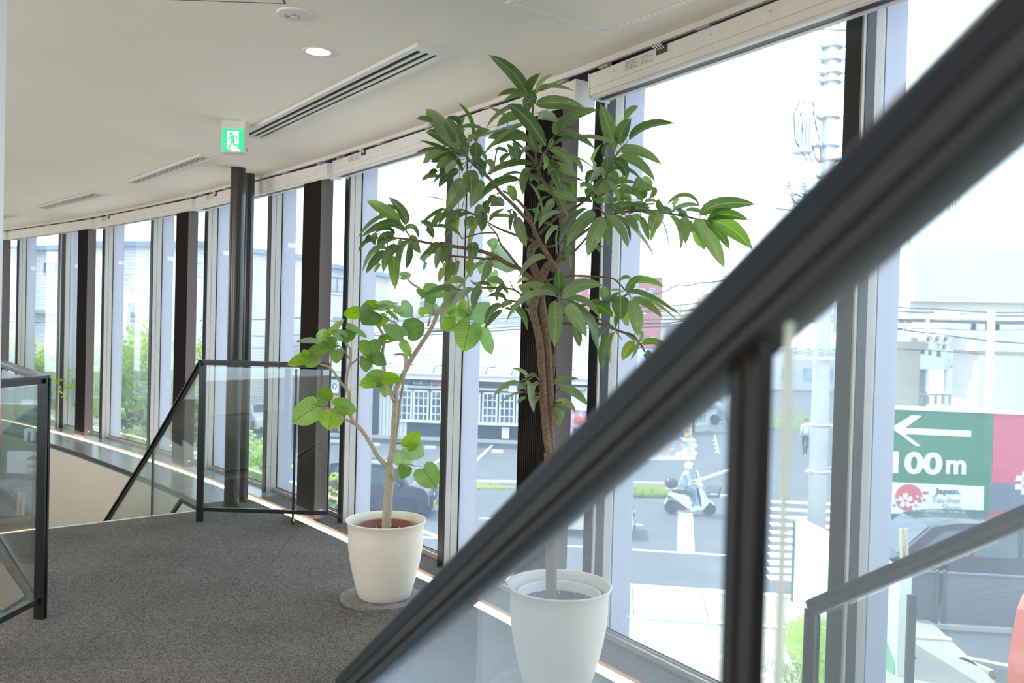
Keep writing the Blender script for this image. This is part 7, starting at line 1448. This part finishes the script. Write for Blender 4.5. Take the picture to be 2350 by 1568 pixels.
for k in range(9): b = MB(); R2.pbox(b, 1440, 806+6*k, 1456, 810.5+6*k, -.3, -.2); b.build('siding_board', SID, t)
t = thing('food_menu_stand', 'tall orange food menu banner on a stand beyond the scooter', 'sign', onz(1579, 1010, ZG)); M1 = VPl((onz(1579, 1010, ZG).x, 45.8), (1, 0))
b = MB(); M1.pbox(b, 1572, 950, 1588, 1008, 0, .08); bn = b.build('banner', mat('menu_peach', (.72, .55, .38), .6, noise=.15, nscale=2), t)
for x, y, r_, c_ in ((1578, 990, 4.5, (.6, .14, .1)), (1582, 1002, 4, (.24, .45, .1)), (1576, 1003, 3.4, (.6, .3, .1)), (1580, 965, 3.2, (.7, .66, .5)), (1582, 974, 3, (.6, .4, .25))):
    b = MB(); q = [M1.P(*(lambda w: (w[0], -.02, w[1]))(M1.pick(px_2, py_2))) for px_2, py_2 in ell(x, y, r_, 12)]; b.prism(q, (0, .02, 0)); b.build('dish_print', mat('dish_%d' % (x*y), c_, .6), bn)
b = MB(); M1.pbox(b, 1574, 954, 1586, 956.5, -.01, 0); M1.pbox(b, 1574, 979, 1585, 982, -.01, 0); b.build('menu_lines', mat('menu_brown', (.35, .16, .08), .6), bn)
b = MB(); M1.pbox(b, 1563, 1008, 1594, 1012, -.4, .5); b.build('foot', STEELW, t)
t = thing('glass_shopfront', 'pale glazed shop front behind the menu banner', 'shop front', (10, 50, ZG)); G1 = VPl((at(1560, 960, 49).x, 49), (.75, .66))
b = MB(); G1.pbox(b, 1585, 880, 1592, 998, -.05, .1); b.build('dark_post', NAVY, t); win(t, G1, 1594, 900, 1622, 975, 0, WTRIM, WGLS, 3, 3); b = MB(); G1.pbox(b, 1594, 975, 1624, 996, -.05, .15); b.build('base', CONC, t)
b = MB(); G1.pbox(b, 1500, 900, 1585, 1000, .1, 3); b.build('wall', mat('shop_wall_blue', (.30, .37, .43), .7), t)
p = onz(1545, 996, ZG)
for k, lb in enumerate(('left pale blue crate stack by the shop front', 'right pale blue crate stack by the shop front')): b = MB(); q = onz(1540+13*k, 996, ZG); b.box(q.x-.13, q.x+.13, q.y, q.y+.3, ZG, ZG+.55); b.box(q.x-.15, q.x+.15, q.y-.02, q.y+.32, ZG+.26, ZG+.31); b.box(q.x-.15, q.x+.15, q.y-.02, q.y+.32, ZG+.52, ZG+.57); tag(b.build('crate_stack', mat('crate_blue', (.30, .46, .56), .6)), lb, 'crate')
p = onz(1632, 970, ZG); b = MB(); b.lathe([(.30, ZG), (.34, ZG+.9)], (p.x, p.y, 0), 16); b.ball((p.x+.1, p.y, ZG+1.15), .45, 10, 7, (1.2, 1, .7)); tag(b.build('waste_bin', mat('bin_white', (.66, .72, .76), .6)), 'white bin with a full white bag left of the parked bicycle', 'bin')
p = onz(1619, 978, ZG); b = MB(); b.lathe([(.14, ZG), (.16, ZG+.75), (.17, ZG+.78), (.001, ZG+.82)], (p.x, p.y, 0), 14); tag(b.build('ash_stand', mat('stand_grey', (.30, .36, .40), .5)), 'short grey stand between the glass shop front and the bin', 'bin')
b = MB(); q = at(1678, 960, 53); b.lathe([(.20, ZG), (.17, at(1678, 850, 53).z)], (q.x, 53, 0), 16); tag(b.build('white_post', STEELW, None, smooth=True), 'plain white post behind the parked bicycle', 'post')
b = MB(); q = at(1690, 940, 52.5); b.box(q.x, q.x+.75, 52.5, 53.1, ZG, at(1690, 900, 52.5).z); tag(b.build('red_vending_machine', mat('vending_red', (.50, .06, .06), .4), bevel=.03), 'red vending machine at the edge of the near handrail post', 'vending machine')
for k in range(4):
    q = onz(1641+2*k, 1012+9*k, ZG); b = MB(); b.lathe([(.13, ZG), (.13, ZG+.02), (.05, ZG+.03), (.02, ZG+.32), (.001, ZG+.33)], (q.x, q.y, 0), 10); tag(b.build('small_cone', WTRIM), 'small white cone, number %s from the bottom of the row beyond the scooter' % ('four', 'three', 'two', 'one')[k], 'cone', 'small white cones on the asphalt')
FARM = mat('far_buildings', (.62, .63, .64), .9)
for x0, x1, y0, dd, lb in ((1530, 1600, 742, 120, 'low pale building far down the street'), (1605, 1705, 716, 125, 'taller pale building far down the street'), (1000, 1190, 668, 105, 'flat pale block behind the tiled house'), (1735, 1930, 800, 90, 'wide low building behind the utility pole')):
    t = thing('far_building', lb, 'building', (at(x0, 700, dd).x, dd, ZG)); VF = VPl((at(x0, 700, dd).x, dd), (1, 0)); u1 = VF.pick(x1, 760)[0]; z1 = VF.pick(x0, y0)[1]; b = MB(); VF.box(b, 0, u1, 0, 8, ZG, z1); b.build('wall', FARM, t)
    for k in range(4):
        for r_ in range(max(1, int((z1-ZG)/3.2))): b = MB(); u = u1*(k+.3)/4; VF.box(b, u, u+u1*.1, -.05, .02, ZG+1+3*r_, ZG+2.4+3*r_); b.build('window', WGLS, t)
